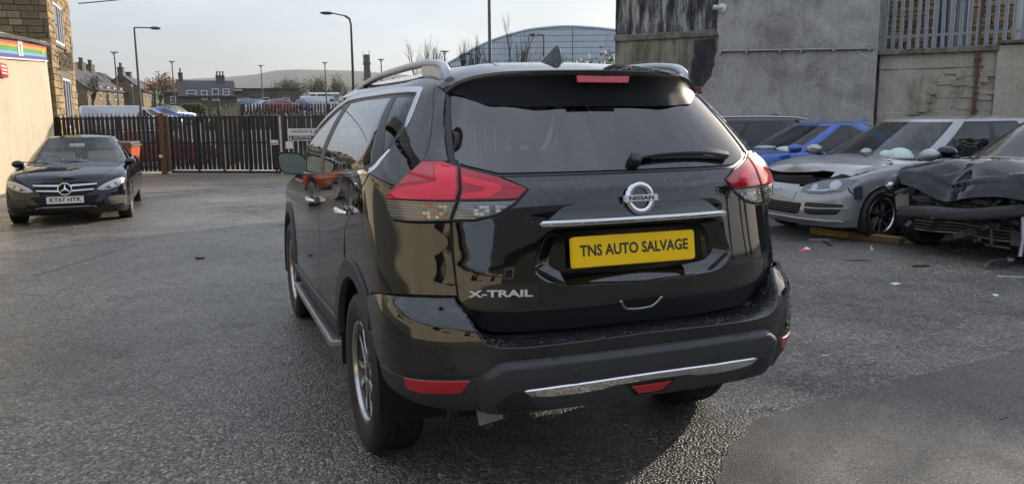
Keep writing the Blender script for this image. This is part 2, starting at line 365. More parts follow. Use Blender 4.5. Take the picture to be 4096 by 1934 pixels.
def panel(name,poly,S,mat,parent=None,off=0.0,inset=.002,lip=.012,holes=(),step=.03,dens=.025,mirror=False,scale=(1,1),smooth=True,kind=None):
    """a sheet-metal panel cut out of surface S, edges rolled inwards"""
    sc=np.array(scale,float)
    if area(poly)<0: poly=poly[::-1]
    loops=[densify([(p[0]*sc[0],p[1]*sc[1]) for p in poly],dens)]
    for h in holes:
        if area(h)>0: h=h[::-1]
        loops.append(densify([(p[0]*sc[0],p[1]*sc[1]) for p in h],dens))
    pts=[];edges=[];rng=[]
    for lp in loops:
        k=len(pts); pts+=lp; n=len(lp); edges+=[(k+i,k+(i+1)%n) for i in range(n)]; rng.append((k,n))
    B=np.array(pts); lo=B.min(0);hi=B.max(0)
    gx=np.arange(lo[0]+step*.5,hi[0],step);gy=np.arange(lo[1]+step*.5,hi[1],step*.87)
    G_=np.array([(x+(step*.5 if j%2 else 0),y) for j,y in enumerate(gy) for x in gx])
    if len(G_):
        m=in_poly(G_,loops[0])
        for lp in loops[1:]: m&=~in_poly(G_,lp)
        G_=G_[m]
        if len(G_):
            dmin=np.full(len(G_),9.)
            for i in range(0,len(B),200): dmin=np.minimum(dmin,np.sqrt(((G_[:,None,:]-B[None,i:i+200,:])**2).sum(-1)).min(1))
            G_=G_[dmin>max(step*.5,inset*2.5)]
    allp=[Vector((float(a),float(b))) for a,b in (np.vstack([B,G_]) if len(G_) else B)]
    vo,eo,fo,ov,oe,of=geometry.delaunay_2d_cdt(allp,edges,[],0,1e-7)
    cen=np.array([((vo[f[0]].x+vo[f[1]].x+vo[f[2]].x)/3,(vo[f[0]].y+vo[f[1]].y+vo[f[2]].y)/3) for f in fo]); keep=in_poly(cen,loops[0])
    for lp in loops[1:]: keep&=~in_poly(cen,lp)
    fo=[f for f,k in zip(fo,keep) if k]
    mp={}
    for i,l in enumerate(ov):
        for j in l: mp[j]=i
    V2=np.array([(v.x,v.y) for v in vo])/sc
    P,N=S.ev(V2)
    o_=np.array([off(q,z) for q,z in V2]) if callable(off) else np.full(len(V2),off)
    P=P+N*o_[:,None]
    F=[tuple(f) for f in fo if len(f)==3]
    e=np.array(F); fn=np.cross(P[e[:,1]]-P[e[:,0]],P[e[:,2]]-P[e[:,0]]); flip=(fn*N[e[:,0]]).sum()<0
    if flip: F=[f[::-1] for f in F]
    P=list(P);N=list(N)
    sgn=-1 if flip else 1
    for k,n in rng:
        ids=[mp[k+i] for i in range(n)]
        L=np.array([P[i] for i in ids]); Nn=np.array([N[i] for i in ids]); T=np.roll(L,-1,0)-np.roll(L,1,0); T/=np.linalg.norm(T,axis=1)[:,None]+1e-12
        Bd=np.cross(Nn,T)*sgn; Bd/=np.linalg.norm(Bd,axis=1)[:,None]+1e-12   # inwards
        L2=L+Bd*inset
        for i,idx in enumerate(ids): P[idx]=L2[i]
        if lip>0:
            b=len(P); w=min(.0025,lip*.3)
            r1=L2-Bd*w*.7-Nn*w; r2=r1-Nn*(lip-w)
            for i in range(n): P.append(r1[i]);N.append((-Bd[i]*.8+Nn[i]*.6))
            for i in range(n): P.append(r2[i]);N.append(-Bd[i])
            for i in range(n):
                j=(i+1)%n
                q1=(ids[i],b+i,b+j,ids[j]); q2=(b+i,b+n+i,b+n+j,b+j)
                if flip: q1=q1[::-1];q2=q2[::-1]
                F+=[q1,q2]
    P=np.array(P);N=np.array(N)
    if mirror:
        P[:,0]*=-1;N[:,0]*=-1;F=[f[::-1] for f in F]
    return mesh_obj(name,P,F,mat,parent,normals=N,kind=kind)
def grid_obj(name,P,mat,parent=None,closed_u=False,smooth=True,flip=False,skip=None):
    """P[i][j] grid of points"""
    P=np.asarray(P,float); n,m=P.shape[:2]; F=[]
    for i in range(n-1):
        for j in range(m if closed_u else m-1):
            if skip and skip(i,j): continue
            a=i*m+j;b=i*m+(j+1)%m; q=(a,b,b+m,a+m); F.append(q[::-1] if flip else q)
    return mesh_obj(name,P.reshape(-1,3),F,mat,parent,smooth=smooth)
rnd=random.Random(7)
BLUEDUMMY=None
CHROMEBLUE=simple('mirror_glass_blue',(.22,.31,.38),.02,metal=1)
LETTERGREY=simple('sidewall_letter_grey',(.10,.095,.085),.6)
WATER=glass('water',(.93,.94,.95),ior=1.42,boost=1.6)
def gz(y): return -.013*max(0.0,min(y,30.0)-4.0)
def terrain(x,y):
    z=gz(y); d=min(y,400.0)
    if d>31:
        z=float(np.interp(d,[31,36,52,59,64,70,80,120,400],[-.338,-.33,.2,.42,.85,1.1,1.25,1.4,1.6]))
        z+=.85*float(sstep(-1,9,x))*float(sstep(72,92,d))
    return z
def asphalt_mat(name,dark,light,cell,bump,rough0,rough1,wet=1.0,tint=None):
    m,nt,b=new_mat(name); L=nt.links
    v=coords(nt)
    vo=node(nt,'ShaderNodeTexVoronoi',Scale=cell); vo.feature='F1'; L.new(v,vo.inputs['Vector'])
    v2=node(nt,'ShaderNodeTexVoronoi',Scale=cell*2.3); L.new(v,v2.inputs['Vector'])
    n1=node(nt,'ShaderNodeTexNoise',Scale=.45,Detail=7.,Roughness=.62); L.new(v,n1.inputs['Vector'])
    n2=node(nt,'ShaderNodeTexNoise',Scale=2.6,Detail=6.,Roughness=.65,Distortion=.4); L.new(v,n2.inputs['Vector'])
    n3=node(nt,'ShaderNodeTexNoise',Scale=cell*.5,Detail=4.,Roughness=.7); L.new(v,n3.inputs['Vector'])
    sep=nt.nodes.new('ShaderNodeSeparateColor'); L.new(vo.outputs['Color'],sep.inputs[0])
    rc=ramp(nt,[(.0,dark),(.6,tuple(.5*(a+c) for a,c in zip(dark,light))),(.9,light),(1.,tuple(min(.4,c*1.9) for c in light))]); L.new(sep.outputs[0],rc.inputs[0])
    big=ramp(nt,[(.30,(.50,.50,.50)),(.5,(.95,.94,.92)),(.68,(1.42,1.34,1.22))]); L.new(n1.outputs['Fac'],big.inputs[0])
    mu=nt.nodes.new('ShaderNodeMix'); mu.data_type='RGBA'; mu.blend_type='MULTIPLY'; mu.inputs['Factor'].default_value=1; L.new(rc.outputs[0],mu.inputs['A']); L.new(big.outputs[0],mu.inputs['B'])
    L.new(mu.outputs['Result'],b.inputs['Base Color'])
    ad=node(nt,'ShaderNodeMath',operation='MULTIPLY_ADD'); ad.inputs[1].default_value=.6; L.new(n2.outputs['Fac'],ad.inputs[0])
    k=node(nt,'ShaderNodeMath',operation='MULTIPLY'); k.inputs[1].default_value=.4; L.new(n1.outputs['Fac'],k.inputs[0]); L.new(k.outputs[0],ad.inputs[2])
    rr=node(nt,'ShaderNodeMapRange'); rr.inputs['From Min'].default_value=.38; rr.inputs['From Max'].default_value=.62; rr.inputs['To Min'].default_value=rough0; rr.inputs['To Max'].default_value=rough1; L.new(ad.outputs[0],rr.inputs['Value']); L.new(rr.outputs[0],b.inputs['Roughness'])
    b.inputs['Specular IOR Level'].default_value=.55
    # pebbles stand proud of the binder
    h=ramp(nt,[(.0,(1,1,1)),(.45,(.55,.55,.55)),(.8,(0,0,0))]); L.new(vo.outputs['Distance'],h.inputs[0])
    sm=node(nt,'ShaderNodeMath',operation='MULTIPLY_ADD'); sm.inputs[1].default_value=.75; L.new(n3.outputs['Fac'],sm.inputs[0]); L.new(h.outputs[0],sm.inputs[2])
    sm2=node(nt,'ShaderNodeMath',operation='MULTIPLY_ADD'); sm2.inputs[1].default_value=.5; L.new(sep.outputs[1],sm2.inputs[0]); L.new(sm.outputs[0],sm2.inputs[2])
    bp=node(nt,'ShaderNodeBump',Strength=bump,Distance=.010); L.new(sm2.outputs[0],bp.inputs['Height']); L.new(bp.outputs[0],b.inputs['Normal'])
    return m
ASPHALT=asphalt_mat('coarse_wet_asphalt',(.050,.049,.046),(.26,.245,.215),76.,1.0,.20,.56)
TARMAC=asphalt_mat('fine_tarmac',(.056,.055,.053),(.15,.146,.138),150.,.6,.58,.80)
APRON=asphalt_mat('worn_concrete',(.10,.085,.068),(.17,.15,.125),60.,.3,.55,.8)
EARTH=simple('rough_ground',(.075,.075,.05),.9,var=.4,vscale=.6,bump=.2,bscale=3)
LOT=simple('car_park_surface',(.06,.06,.062),.6,var=.2,vscale=1)
def stain_wall(name,base,dark,light,streak=.6,bump=.3,scale=1.0,lo=.38,hi=.62,rough=.9,crack=0.0):
    """rendered masonry with vertical run-off streaks and blotches"""
    m,nt,b=new_mat(name); L=nt.links
    v=coords(nt,scale=(2.2*scale,2.2*scale,.32*scale)); n=node(nt,'ShaderNodeTexNoise',Scale=2.4,Detail=9.,Roughness=.7,Distortion=.2); L.new(v,n.inputs['Vector'])
    v2=coords(nt); n2=node(nt,'ShaderNodeTexNoise',Scale=1.1*scale,Detail=8.,Roughness=.66,Distortion=.6); L.new(v2,n2.inputs['Vector'])
    mx=node(nt,'ShaderNodeMath',operation='MULTIPLY_ADD'); mx.inputs[1].default_value=streak; L.new(n.outputs['Fac'],mx.inputs[0])
    k=node(nt,'ShaderNodeMath',operation='MULTIPLY'); k.inputs[1].default_value=1-streak; L.new(n2.outputs['Fac'],k.inputs[0]); L.new(k.outputs[0],mx.inputs[2])
    r=ramp(nt,[(lo,dark),(.5*(lo+hi),base),(hi,light)]); L.new(mx.outputs[0],r.inputs[0])
    n3=node(nt,'ShaderNodeTexNoise',Scale=26.,Detail=7.,Roughness=.7); L.new(v2,n3.inputs['Vector'])
    sp=ramp(nt,[(.35,(.72,.72,.72)),(.6,(1.06,1.06,1.06))]); L.new(n3.outputs['Fac'],sp.inputs[0])
    mu=nt.nodes.new('ShaderNodeMix'); mu.data_type='RGBA'; mu.blend_type='MULTIPLY'; mu.inputs['Factor'].default_value=.8; L.new(r.outputs[0],mu.inputs['A']); L.new(sp.outputs[0],mu.inputs['B']); out=mu.outputs['Result']
    if crack:
        wv=node(nt,'ShaderNodeTexNoise',Scale=3.,Detail=6.,Roughness=.7); L.new(v2,wv.inputs['Vector'])
        ad=node(nt,'ShaderNodeVectorMath',operation='MULTIPLY_ADD'); ad.inputs[1].default_value=(.55,.55,.55); L.new(wv.outputs['Color'],ad.inputs[0]); L.new(v2,ad.inputs[2])
        vc=node(nt,'ShaderNodeTexVoronoi',Scale=.85); vc.feature='DISTANCE_TO_EDGE'; L.new(ad.outputs[0],vc.inputs['Vector'])
        cr_=ramp(nt,[(.0,(.45,.45,.45)),(.010,(1,1,1))]); L.new(vc.outputs['Distance'],cr_.inputs[0])
        gate=ramp(nt,[(.50,(0,0,0)),(.58,(1,1,1))]); L.new(n2.outputs['Fac'],gate.inputs[0])
        m3=nt.nodes.new('ShaderNodeMix'); m3.data_type='RGBA'; m3.blend_type='MULTIPLY'; L.new(gate.outputs[0],m3.inputs['Factor']); L.new(out,m3.inputs['A']); L.new(cr_.outputs[0],m3.inputs['B']); out=m3.outputs['Result']
    L.new(out,b.inputs['Base Color'])
    b.inputs['Roughness'].default_value=rough
    ah=node(nt,'ShaderNodeMath',operation='MULTIPLY_ADD'); ah.inputs[1].default_value=.35; L.new(n3.outputs['Fac'],ah.inputs[0]); L.new(n2.outputs['Fac'],ah.inputs[2])
    bp=node(nt,'ShaderNodeBump',Strength=bump,Distance=.06); L.new(ah.outputs[0],bp.inputs['Height']); L.new(bp.outputs[0],b.inputs['Normal'])
    return m
CREAM=stain_wall('cream_render',(.52,.46,.34),(.40,.345,.25),(.57,.515,.40),.55,.15,.6,.3,.6)
GREYRENDER=stain_wall('grey_cement_render',(.37,.355,.325),(.24,.23,.21),(.46,.445,.41),.25,.5,.9,.40,.58,crack=1)
BLACKMOULD=stain_wall('mould_blackened_render',(.10,.10,.095),(.014,.014,.015),(.40,.39,.35),.85,.3,1.6,.40,.60)
MOSSRENDER=stain_wall('mossy_render',(.20,.185,.135),(.06,.056,.045),(.34,.31,.24),.6,.4,1.2,.38,.62)
OLDRENDER=stain_wall('old_beige_render',(.40,.36,.285),(.23,.20,.15),(.47,.43,.345),.45,.45,.9,.36,.6)
BLUEBLACK=stain_wall('dark_bitumen',(.035,.037,.045),(.02,.02,.022),(.09,.09,.09),.5,.3,2,.4,.62)
RUBBLE=stain_wall('rubble_stone',(.20,.175,.135),(.09,.078,.06),(.28,.25,.20),.1,1.0,3,.36,.62)
COPING=stain_wall('stone_coping',(.16,.15,.125),(.09,.085,.07),(.24,.23,.20),.2,.4,3)
STONES=[stain_wall('sandstone_%s'%n,c,tuple(a*.55 for a in c),tuple(a*1.25 for a in c),.1,.6,4,.3,.7) for n,c in (('honey',(.40,.29,.14)),('tan',(.33,.245,.135)),('umber',(.22,.16,.095)),('pale',(.44,.34,.19)))]
MORTAR=simple('mortar',(.20,.165,.11),.95,var=.3)
def brickmat(name,c1,c2,mort,sx,sz,rough=.9,bump=.4):
    m,nt,b=new_mat(name); L=nt.links
    tc=nt.nodes.new('ShaderNodeTexCoord'); mp=nt.nodes.new('ShaderNodeMapping'); mp.inputs['Rotation'].default_value=(R(90),0,0); 
    L.new(tc.outputs['Object'],mp.inputs['Vector'])
    sp=nt.nodes.new('ShaderNodeSeparateXYZ'); L.new(tc.outputs['Object'],sp.inputs[0]); ad=node(nt,'ShaderNodeMath',operation='ADD'); L.new(sp.outputs[0],ad.inputs[0]); L.new(sp.outputs[1],ad.inputs[1])
    cb=nt.nodes.new('ShaderNodeCombineXYZ'); L.new(ad.outputs[0],cb.inputs[0]); L.new(sp.outputs[2],cb.inputs[1])
    br=node(nt,'ShaderNodeTexBrick',Scale=1.0); br.inputs['Color1'].default_value=c1+(1,); br.inputs['Color2'].default_value=c2+(1,); br.inputs['Mortar'].default_value=mort+(1,); br.inputs['Brick Width'].default_value=sx; br.inputs['Row Height'].default_value=sz; br.inputs['Mortar Size'].default_value=.012
    L.new(cb.outputs[0],br.inputs['Vector']); L.new(br.outputs['Color'],b.inputs['Base Color']); b.inputs['Roughness'].default_value=rough
    bp=node(nt,'ShaderNodeBump',Strength=bump,Distance=.02); bp.invert=True; L.new(br.outputs['Fac'],bp.inputs['Height']); L.new(bp.outputs[0],b.inputs['Normal'])
    return m
FARSTONE=brickmat('far_sandstone',(.25,.19,.10),(.17,.125,.07),(.12,.10,.07),.5,.22)
FARSTONE2=brickmat('far_grey_stone',(.13,.12,.09),(.09,.08,.062),(.08,.075,.06),.5,.22)
SLATE=brickmat('roof_slates',(.085,.075,.072),(.062,.055,.055),(.035,.032,.032),.35,.22,.7,.5)
SLATE2=brickmat('dark_roof_slates',(.052,.050,.050),(.040,.039,.040),(.02,.02,.022),.35,.22,.6,.5)
CLADDING=simple('pale_steel_cladding',(.46,.52,.57),.4,metal=.25,var=.05,vscale=.4)
CLADRIB=simple('cladding_joint',(.16,.19,.22),.5)
BARK=simple('bark',(.05,.038,.03),.9,var=.4,vscale=10)
TWIGRED=simple('reddish_twig',(.075,.042,.035),.85,var=.3)
LEAFBROWN=simple('brown_leaf',(.19,.085,.032),.8,var=.5,vscale=2)
LEAFGREEN=simple('green_leaf',(.07,.088,.024),.6,var=.45,vscale=2)
LEAFDULL=simple('dull_winter_foliage',(.13,.125,.07),.9,var=.4,vscale=.5)
HEDGE=simple('hedge_leaf',(.11,.095,.022),.8,var=.5,vscale=3)
HILL=simple('distant_hillside',(.065,.075,.055),.95,var=.35,vscale=.01)
ROOFCHIP=simple('mineral_roofing',(.085,.075,.06),.95,var=.6,vscale=6,bump=.5,bscale=40)
FLASHING=simple('bitumen_flashing',(.03,.036,.045),.6,var=.4)
PALEYARD=simple('pale_concrete_yard',(.30,.285,.25),.8,var=.25,vscale=1.2)
LAMPSHADE=simple('lamp_inner_grey',(.22,.22,.215),.25,metal=.6)
LAMPRIB=simple('lamp_rib_grey',(.34,.34,.335),.3,metal=.5)
WIPERGREY=simple('wiper_grey',(.07,.072,.075),.38)
LAMPWHITE=simple('lamp_white',(.60,.61,.63),.28,metal=.15,coat=.5)
def worn_paint():
    m,nt,b=new_mat('worn_line_paint'); L=nt.links; v=coords(nt); n=node(nt,'ShaderNodeTexNoise',Scale=22.,Detail=8.,Roughness=.75); L.new(v,n.inputs['Vector'])
    r=ramp(nt,[(.42,(.10,.098,.094)),(.58,(.19,.187,.18)),(.72,(.34,.335,.32))]); L.new(n.outputs['Fac'],r.inputs[0]); L.new(r.outputs[0],b.inputs['Base Color']); b.inputs['Roughness'].default_value=.6
    bp=node(nt,'ShaderNodeBump',Strength=.7,Distance=.008); L.new(n.outputs['Fac'],bp.inputs['Height']); L.new(bp.outputs[0],b.inputs['Normal']); return m
WORNPAINT=worn_paint()
# ------------------------------------------------------------ ground, yard, hills
def sheet(name,poly,dz,mat,step=3.0):
    """flush sheet a few millimetres over the ground, following its fall"""
    V=[];F=[]
    loop=densify(poly,step); B=np.array(loop); lo=B.min(0);hi=B.max(0)
    n=len(loop); edges=[(i,(i+1)%n) for i in range(n)]
    G_=np.array([(x,y) for x in np.arange(lo[0],hi[0],step) for y in np.arange(lo[1],hi[1],step)])
    G_=G_[in_poly(G_,loop)]
    vo,_,fo,_,_,_=geometry.delaunay_2d_cdt([Vector(p) for p in loop]+[Vector((float(a),float(b))) for a,b in G_],edges,[],1,1e-5)
    c=[tuple(sum((vo[i] for i in f),Vector((0,0)))/3) for f in fo]; ok=in_poly(np.array(c),loop)
    return mesh_obj(name,[(v.x,v.y,terrain(v.x,v.y)+dz) for v in vo],[f for f,o in zip(fo,ok) if o],mat,kind='structure',smooth=True)
xs=np.r_[-900,-500,-300,-200,-140,-100,-70,np.arange(-50,80.1,4),95,120,160,220,320,500,900]
ys=np.r_[-400,-200,-100,-60,-40,np.arange(-30,150.1,3),165,190,230,300,400,600,900,1400,2000]
g=[[(x,y,terrain(x,y)-.004) for x in xs] for y in ys]
ground=grid_obj('ground',g,EARTH); ground['kind']='structure'
sheet('yard',[(-5.9,-40),(24,-40),(24,2.0),(13.9,5.4),(7.3,13.3),(7.0,20.4),(-5.9,28.4)],0.0,ASPHALT,2.0)
sheet('apron',[(-5.78,18.3),(-2.65,17.5),(.36,18.3),(3.0,17.2),(6.2,16.0),(6.9,20.3),(-5.78,28.2)],.004,APRON,1.0)
pp=[(.25,-.15),(.42,.12),(.66,.36),(.92,.55),(1.3,.66),(1.72,.68),(2.06,.745),(2.5,.80),(2.95,.83),(3.3,.92),(3.9,1.0),(4.8,1.18),(6.6,1.25),(8.5,1.0),(8.5,-9),(-.4,-9),(-.3,-3),(-.1,-1)]
pj=[(x+rnd.uniform(-.015,.015),y+rnd.uniform(-.02,.02)) for x,y in densify(pp[:13],.12)][:-75] if False else pp
sheet('tarmac_patch',[(x+rnd.uniform(-.02,.02),y+rnd.uniform(-.022,.022)) for x,y in densify(pp,.09)],.004,TARMAC,.5)
sheet('car_park',[(-40,44),(-9,42),(30,40),(80,60),(80,110),(-40,110)],.006,LOT,4.0)
sheet('far_yard',[(-5.7,28.6),(7.0,20.7),(14,19),(20,30),(16,33),(1,34.6),(-.4,44),(-12,44),(-12,34.5),(-5.7,34.5)],.005,PALEYARD,2.0)
# far hills
hp=[(-160,60),(-120,85),(-72,104),(0,110),(90,115),(140,121),(175,124),(215,133),(242,139),(300,138),(447,136),(560,128),(643,124),(800,110),(1100,100)]
hx=np.linspace(-1800,2600,90); hv=np.linspace(0,1,14)
def hz(x,t):
    r=np.interp(x,[p[0]*1.0 for p in hp],[p[1] for p in hp])
    return r*math.sin(t*math.pi/2)**1.2+6*math.sin(x*.011+t*4)*t*(1-t)
grid_obj('hills',[[(x*(1+.0*t),1500+1000*t,1.5+hz(x,t)) for x in hx] for t in hv]+[[(x,2900,60) for x in hx]],HILL,smooth=True)['kind']='structure'
def strip(x0,y0,x1,y1,w): 
    d=Vector((x1-x0,y1-y0)).normalized(); n=Vector((-d.y,d.x))*w/2; return [(x0+n.x,y0+n.y),(x0-n.x,y0-n.y),(x1-n.x,y1-n.y),(x1+n.x,y1+n.y)]
sheet('worn_marking',strip(-3.1,6.6,-2.3,8.6,.045),.004,WORNPAINT,.5)
sheet('worn_marking',strip(-4.6,7.2,-4.0,9.0,.04),.004,WORNPAINT,.5)
# ------------------------------------------------------------ masonry laid stone by stone
STONEMESH=[]
for k in range(5):
    bm=bmesh.new(); bmesh.ops.create_cube(bm,size=1.0)
    for v in bm.verts:
        v.co.x+=rnd.uniform(-.03,.03); v.co.z+=rnd.uniform(-.05,.05)
        if v.co.y<0: v.co.y+=rnd.uniform(-.12,.12)
    bmesh.ops.bevel(bm,geom=bm.edges[:],offset=.05,segments=1,affect='EDGES')
    for m in STONES:
        me=bpy.data.meshes.new('stone'); bm.to_mesh(me); me.materials.append(m); STONEMESH.append(me)
    bm.free()
def lay_stones(parent,M,w,h,sw,sh,openings,limit,depth=.10,gap=.018,key=None,weights=(4,4,2,1),lo=0.0):
    """M: local x along the wall, local z up, local -y towards the viewer"""
    jobs=[]; z=lo
    while z<h-.04:
        hh=min(sh*rnd.uniform(.8,1.2),h-z); x=-rnd.uniform(0,sw*.6)
        while x<w:
            ww=sw*rnd.uniform(.55,1.5); a=max(0,x);b=min(w,x+ww)
            segs=[(a,b)]
            for (ox0,oz0,ox1,oz1) in openings:
                if z+hh*.5>oz0 and z+hh*.5<oz1:
                    ns=[]
                    for s0,s1 in segs:
                        if s1<=ox0 or s0>=ox1: ns.append((s0,s1)); continue
                        if s0<ox0: ns.append((s0,ox0))
                        if s1>ox1: ns.append((ox1,s1))
                    segs=ns
            for s0,s1 in segs:
                if s1-s0>.06: jobs.append(((s0+s1)/2,z+hh/2,s1-s0-gap,hh-gap))
            x+=ww
        z+=hh
    jobs.sort(key=key or (lambda j:j[0]))
    mb=MB()
    for i,(cx,cz,ww,hh) in enumerate(jobs):
        me=STONEMESH[rnd.randrange(5)*4+rnd.choices(range(4),weights)[0]]
        Mt=M@Matrix.Translation((cx,-depth*.5+rnd.uniform(-.018,.012)+.02,cz))@Matrix.Diagonal((ww,depth,hh,1))
        if i<limit:
            o=bpy.data.objects.new('stone',me); COL.objects.link(o); o.parent=parent; o.matrix_local=Mt
        else: mb.box((-.5,-.5,-.5),(.5,.5,.5),Mt,mi=rnd.randrange(4))
    if mb.v: mb.build('stonework',STONES,parent,kind='stuff')
    return len(jobs)
def wmat(o,xdir):
    """wall frame: origin o, x along the wall, z up, -y outwards (to the right of ... x cross z = -y)"""
    x=Vector(xdir).normalized(); z=Vector((0,0,1)); y=z.cross(x)
    return Matrix(((x.x,y.x,z.x,o[0]),(x.y,y.y,z.y,o[1]),(x.z,y.z,z.z,o[2]),(0,0,0,1)))
def window(parent,M,x0,z0,x1,z1,mull=(),trans=(),fw=.06,recess=-.02,frame_mat=None,pane=None,sill=True,name='window',sillmat=None):
    fm=frame_mat or WHITETRIM
    mb=MB(); d0=recess-.03;d1=recess+.03
    mb.box((x0,d0,z0),(x0+fw,d1,z1),M); mb.box((x1-fw,d0,z0),(x1,d1,z1),M); mb.box((x0+fw,d0,z0),(x1-fw,d1,z0+fw),M); mb.box((x0+fw,d0,z1-fw),(x1-fw,d1,z1),M)
    for m in mull: mb.box((m-fw*.45,d0+.003,z0+fw),(m+fw*.45,d1-.003,z1-fw),M)
    for t in trans: mb.box((x0+fw,d0+.006,t-fw*.4),(x1-fw,d1-.006,t+fw*.4),M)
    w=mb.build(name,fm,parent)
    mb=MB(); mb.box((x0+fw*.5,recess,z0+fw*.5),(x1-fw*.5,recess+.012,z1-fw*.5),M); mb.build('pane',pane or WINGLASS,w)
    if sill: mb=MB(); mb.box((x0-.08,-.06,z0-.10),(x1+.08,recess+.03,z0-.002),M); mb.build('sill',sillmat or COPING,w)
    return w
# ------------------------------------------------------------ low cream building on the left
cream=empty('rendered_building',(-5.78,20,-.2),0,'low cream rendered building with stained walls along the left of the yard','building')
T=Matrix.Translation((5.78,-20,.2))      # world -> local of that empty
mb=MB()
g=[]
ysw=np.linspace(-16,27.55,60); zsw=np.linspace(-.35,3.50,14)
wall=[]
for z in zsw:
    wall.append([(-5.78+.012*math.sin(y*1.3+z*2)+.01*math.sin(y*3.7),y,z+.052*(y-22)*(1 if z>2.5 else 0)) for y in ysw])
w=grid_obj('wall',wall,CREAM,cream,flip=True); w.matrix_parent_inverse=T
mb=MB(); mb.box((-16,27.35,-.4),(-5.80,27.5,3.8)); o=mb.build('end_wall',CREAM,cream); o.matrix_parent_inverse=T
rf=[]
for t in np.linspace(0,1,8):
    rf.append([(-5.62-3.2*t-.03*math.sin(y*2)*(t<.1),y,3.60+.052*(y-20.8)+.60*t+.012*math.sin(y*5)) for y in np.linspace(-16,27.45,40)])
rf=[[(x+.02,y,z-.10) for x,y,z in rf[0]]]+rf+[[(-16,y,z) for x,y,z in rf[-1]]]
roof_=grid_obj('roof',rf,ROOFCHIP,cream,flip=True); roof_.matrix_parent_inverse=T
mb=MB(); mb.tube([(-7.2,20.7+.1,4.0),(-7.2,20.8,4.62)],.13,14); mb.lathe([(.0,.40),(.2,.38),(.21,.18),(.13,.16)],16,Matrix.Translation((-7.2,20.8,4.35))); o=mb.build('vent_pipe',STEEL,roof_,smooth=True); o.matrix_parent_inverse=T
mb=MB(); mb.box((-8.9,19.5,4.22),(-8.7,27.5,4.75)); o=mb.build('flashing',FLASHING,roof_); o.matrix_parent_inverse=T
# rainbow sign board
sgn=empty('rainbow_sign',(-5.75,20,3.2),0,'long rainbow striped board along the top of the cream wall','sign')
TS=Matrix.Translation((5.75,-20,-3.2))
RB=[((150,95,100)),((196,92,72)),((214,150,52)),((72,160,60)),((104,166,204)),((84,70,140))]
cols=[simple('rainbow_%s'%n,lin(c)[:3],.45,var=.06) for n,c in zip(('pink','red','orange','green','blue','violet'),RB)]
zt=lambda y:3.592+.0518*(y-20.823); zb=lambda y:3.026+.0532*(y-20.545)
def bandpiece(name,y0,y1,f0,f1,mat,x0=-5.745,x1=-5.72):
    v=[]
    for x in (x0,x1):
        for y in (y0,y1):
            for f in (f0,f1): v.append((x,y,zb(y)+(zt(y)-zb(y))*f))
    mb=MB(); mb.add(v,[(0,1,3,2),(4,6,7,5),(0,4,5,1),(2,3,7,6),(0,2,6,4),(1,5,7,3)]); o=mb.build(name,mat,sgn); o.matrix_parent_inverse=TS; return o
bandpiece('backing',12.0,27.30,-.04,1.05,SIGNWHITE,-5.76,-5.742)
for k,c in enumerate(cols): bandpiece('stripe',12.0,27.2,1-(k+1)/6+.004,1-k/6-.004,c)
bandpiece('top_rail',12.0,27.26,1.0,1.06,SIGNWHITE,-5.76,-5.70); bandpiece('bottom_rail',12.0,27.26,-.07,0,SIGNWHITE,-5.76,-5.70)
bright=[simple('rainbow_bright_%s'%n,lin(c)[:3],.45) for n,c in zip(('red','orange','yellow','green','blue'),((206,58,20),(226,150,26),(214,190,30),(40,150,50),(30,130,210)))]
for k,c in enumerate(bright): bandpiece('sticker',26.2 if k<1 else 26.85,27.12,.86-k*.17,1.0-k*.17,c,-5.72,-5.714)
em=bandpiece('emblem_panel',22.5,23.15,.12,.98,SIGNWHITE,-5.72,-5.705)
mb=MB(); Me=frame((-5.703,22.82,3.40),(0,1,0.05),(0,0,1))
mb.prism([(-.03,-.16),(.06,-.16),(.03,-.02),(.05,.10),(-.02,.17),(-.05,.05)],0,.004,Me); mb.prism([(-.12,.05),(.12,.09),(.11,.11),(-.12,.08)],0,.005,Me); o=mb.build('emblem',simple('emblem_ink',(.10,.10,.16),.5),sgn); o.matrix_parent_inverse=TS
mb=MB(); Me=frame((-5.712,26.5,3.57),(0,1,0.05),(0,0,1)); mb.prism(round_poly([(-.3,-.07),(.3,-.07),(.3,.07),(-.3,.07)],.02),0,.003,Me); o=mb.build('small_label',simple('label_gold',(.45,.33,.05),.5),sgn); o.matrix_parent_inverse=TS
# red alarm box
mb=MB(); Ma=frame((-5.78,20.35,2.70),(0,1,0),(0,0,1)); pr=round_poly([(-.42,-.17),(.42,-.17),(.42,.17),(-.42,.17)],.12,5); mb.prism(pr,0,.10,Ma); al=mb.build('alarm_box',simple('alarm_red',(.48,.03,.03),.4),None,bevel=.02,smooth=True); tag(al,'red alarm box on the cream wall under the rainbow board','alarm')
mb=MB(); 
for i in range(3): mb.box((-.30,-.09+i*.08,.098),(.30,-.055+i*.08,.104),Ma)
mb.build('alarm_print',SIGNWHITE,al)
# drain stains are in the render; a downpipe scar strip
# ------------------------------------------------------------ stone mill building behind
tower=empty('stone_building',(-5.75,28.4,-.3),0,'tall sandstone building with white windows beyond the fence on the left','building')
TT=Matrix.Translation((5.75,-28.4,.3))
mb=MB(); mb.box((-15,28.5,-.4),(-5.83,34.0,8.2)); tw=mb.build('wall',MORTAR,tower); tw.matrix_parent_inverse=TT
Mlit=wmat((-5.83,28.45,0.0),(0,1,0))
Ml=TT@Mlit
op=[(1.42,4.17,3.50,5.56),(1.98,1.2,4.02,3.0),(1.75,3.0,4.25,3.32),(1.3,3.97,3.6,4.17)]
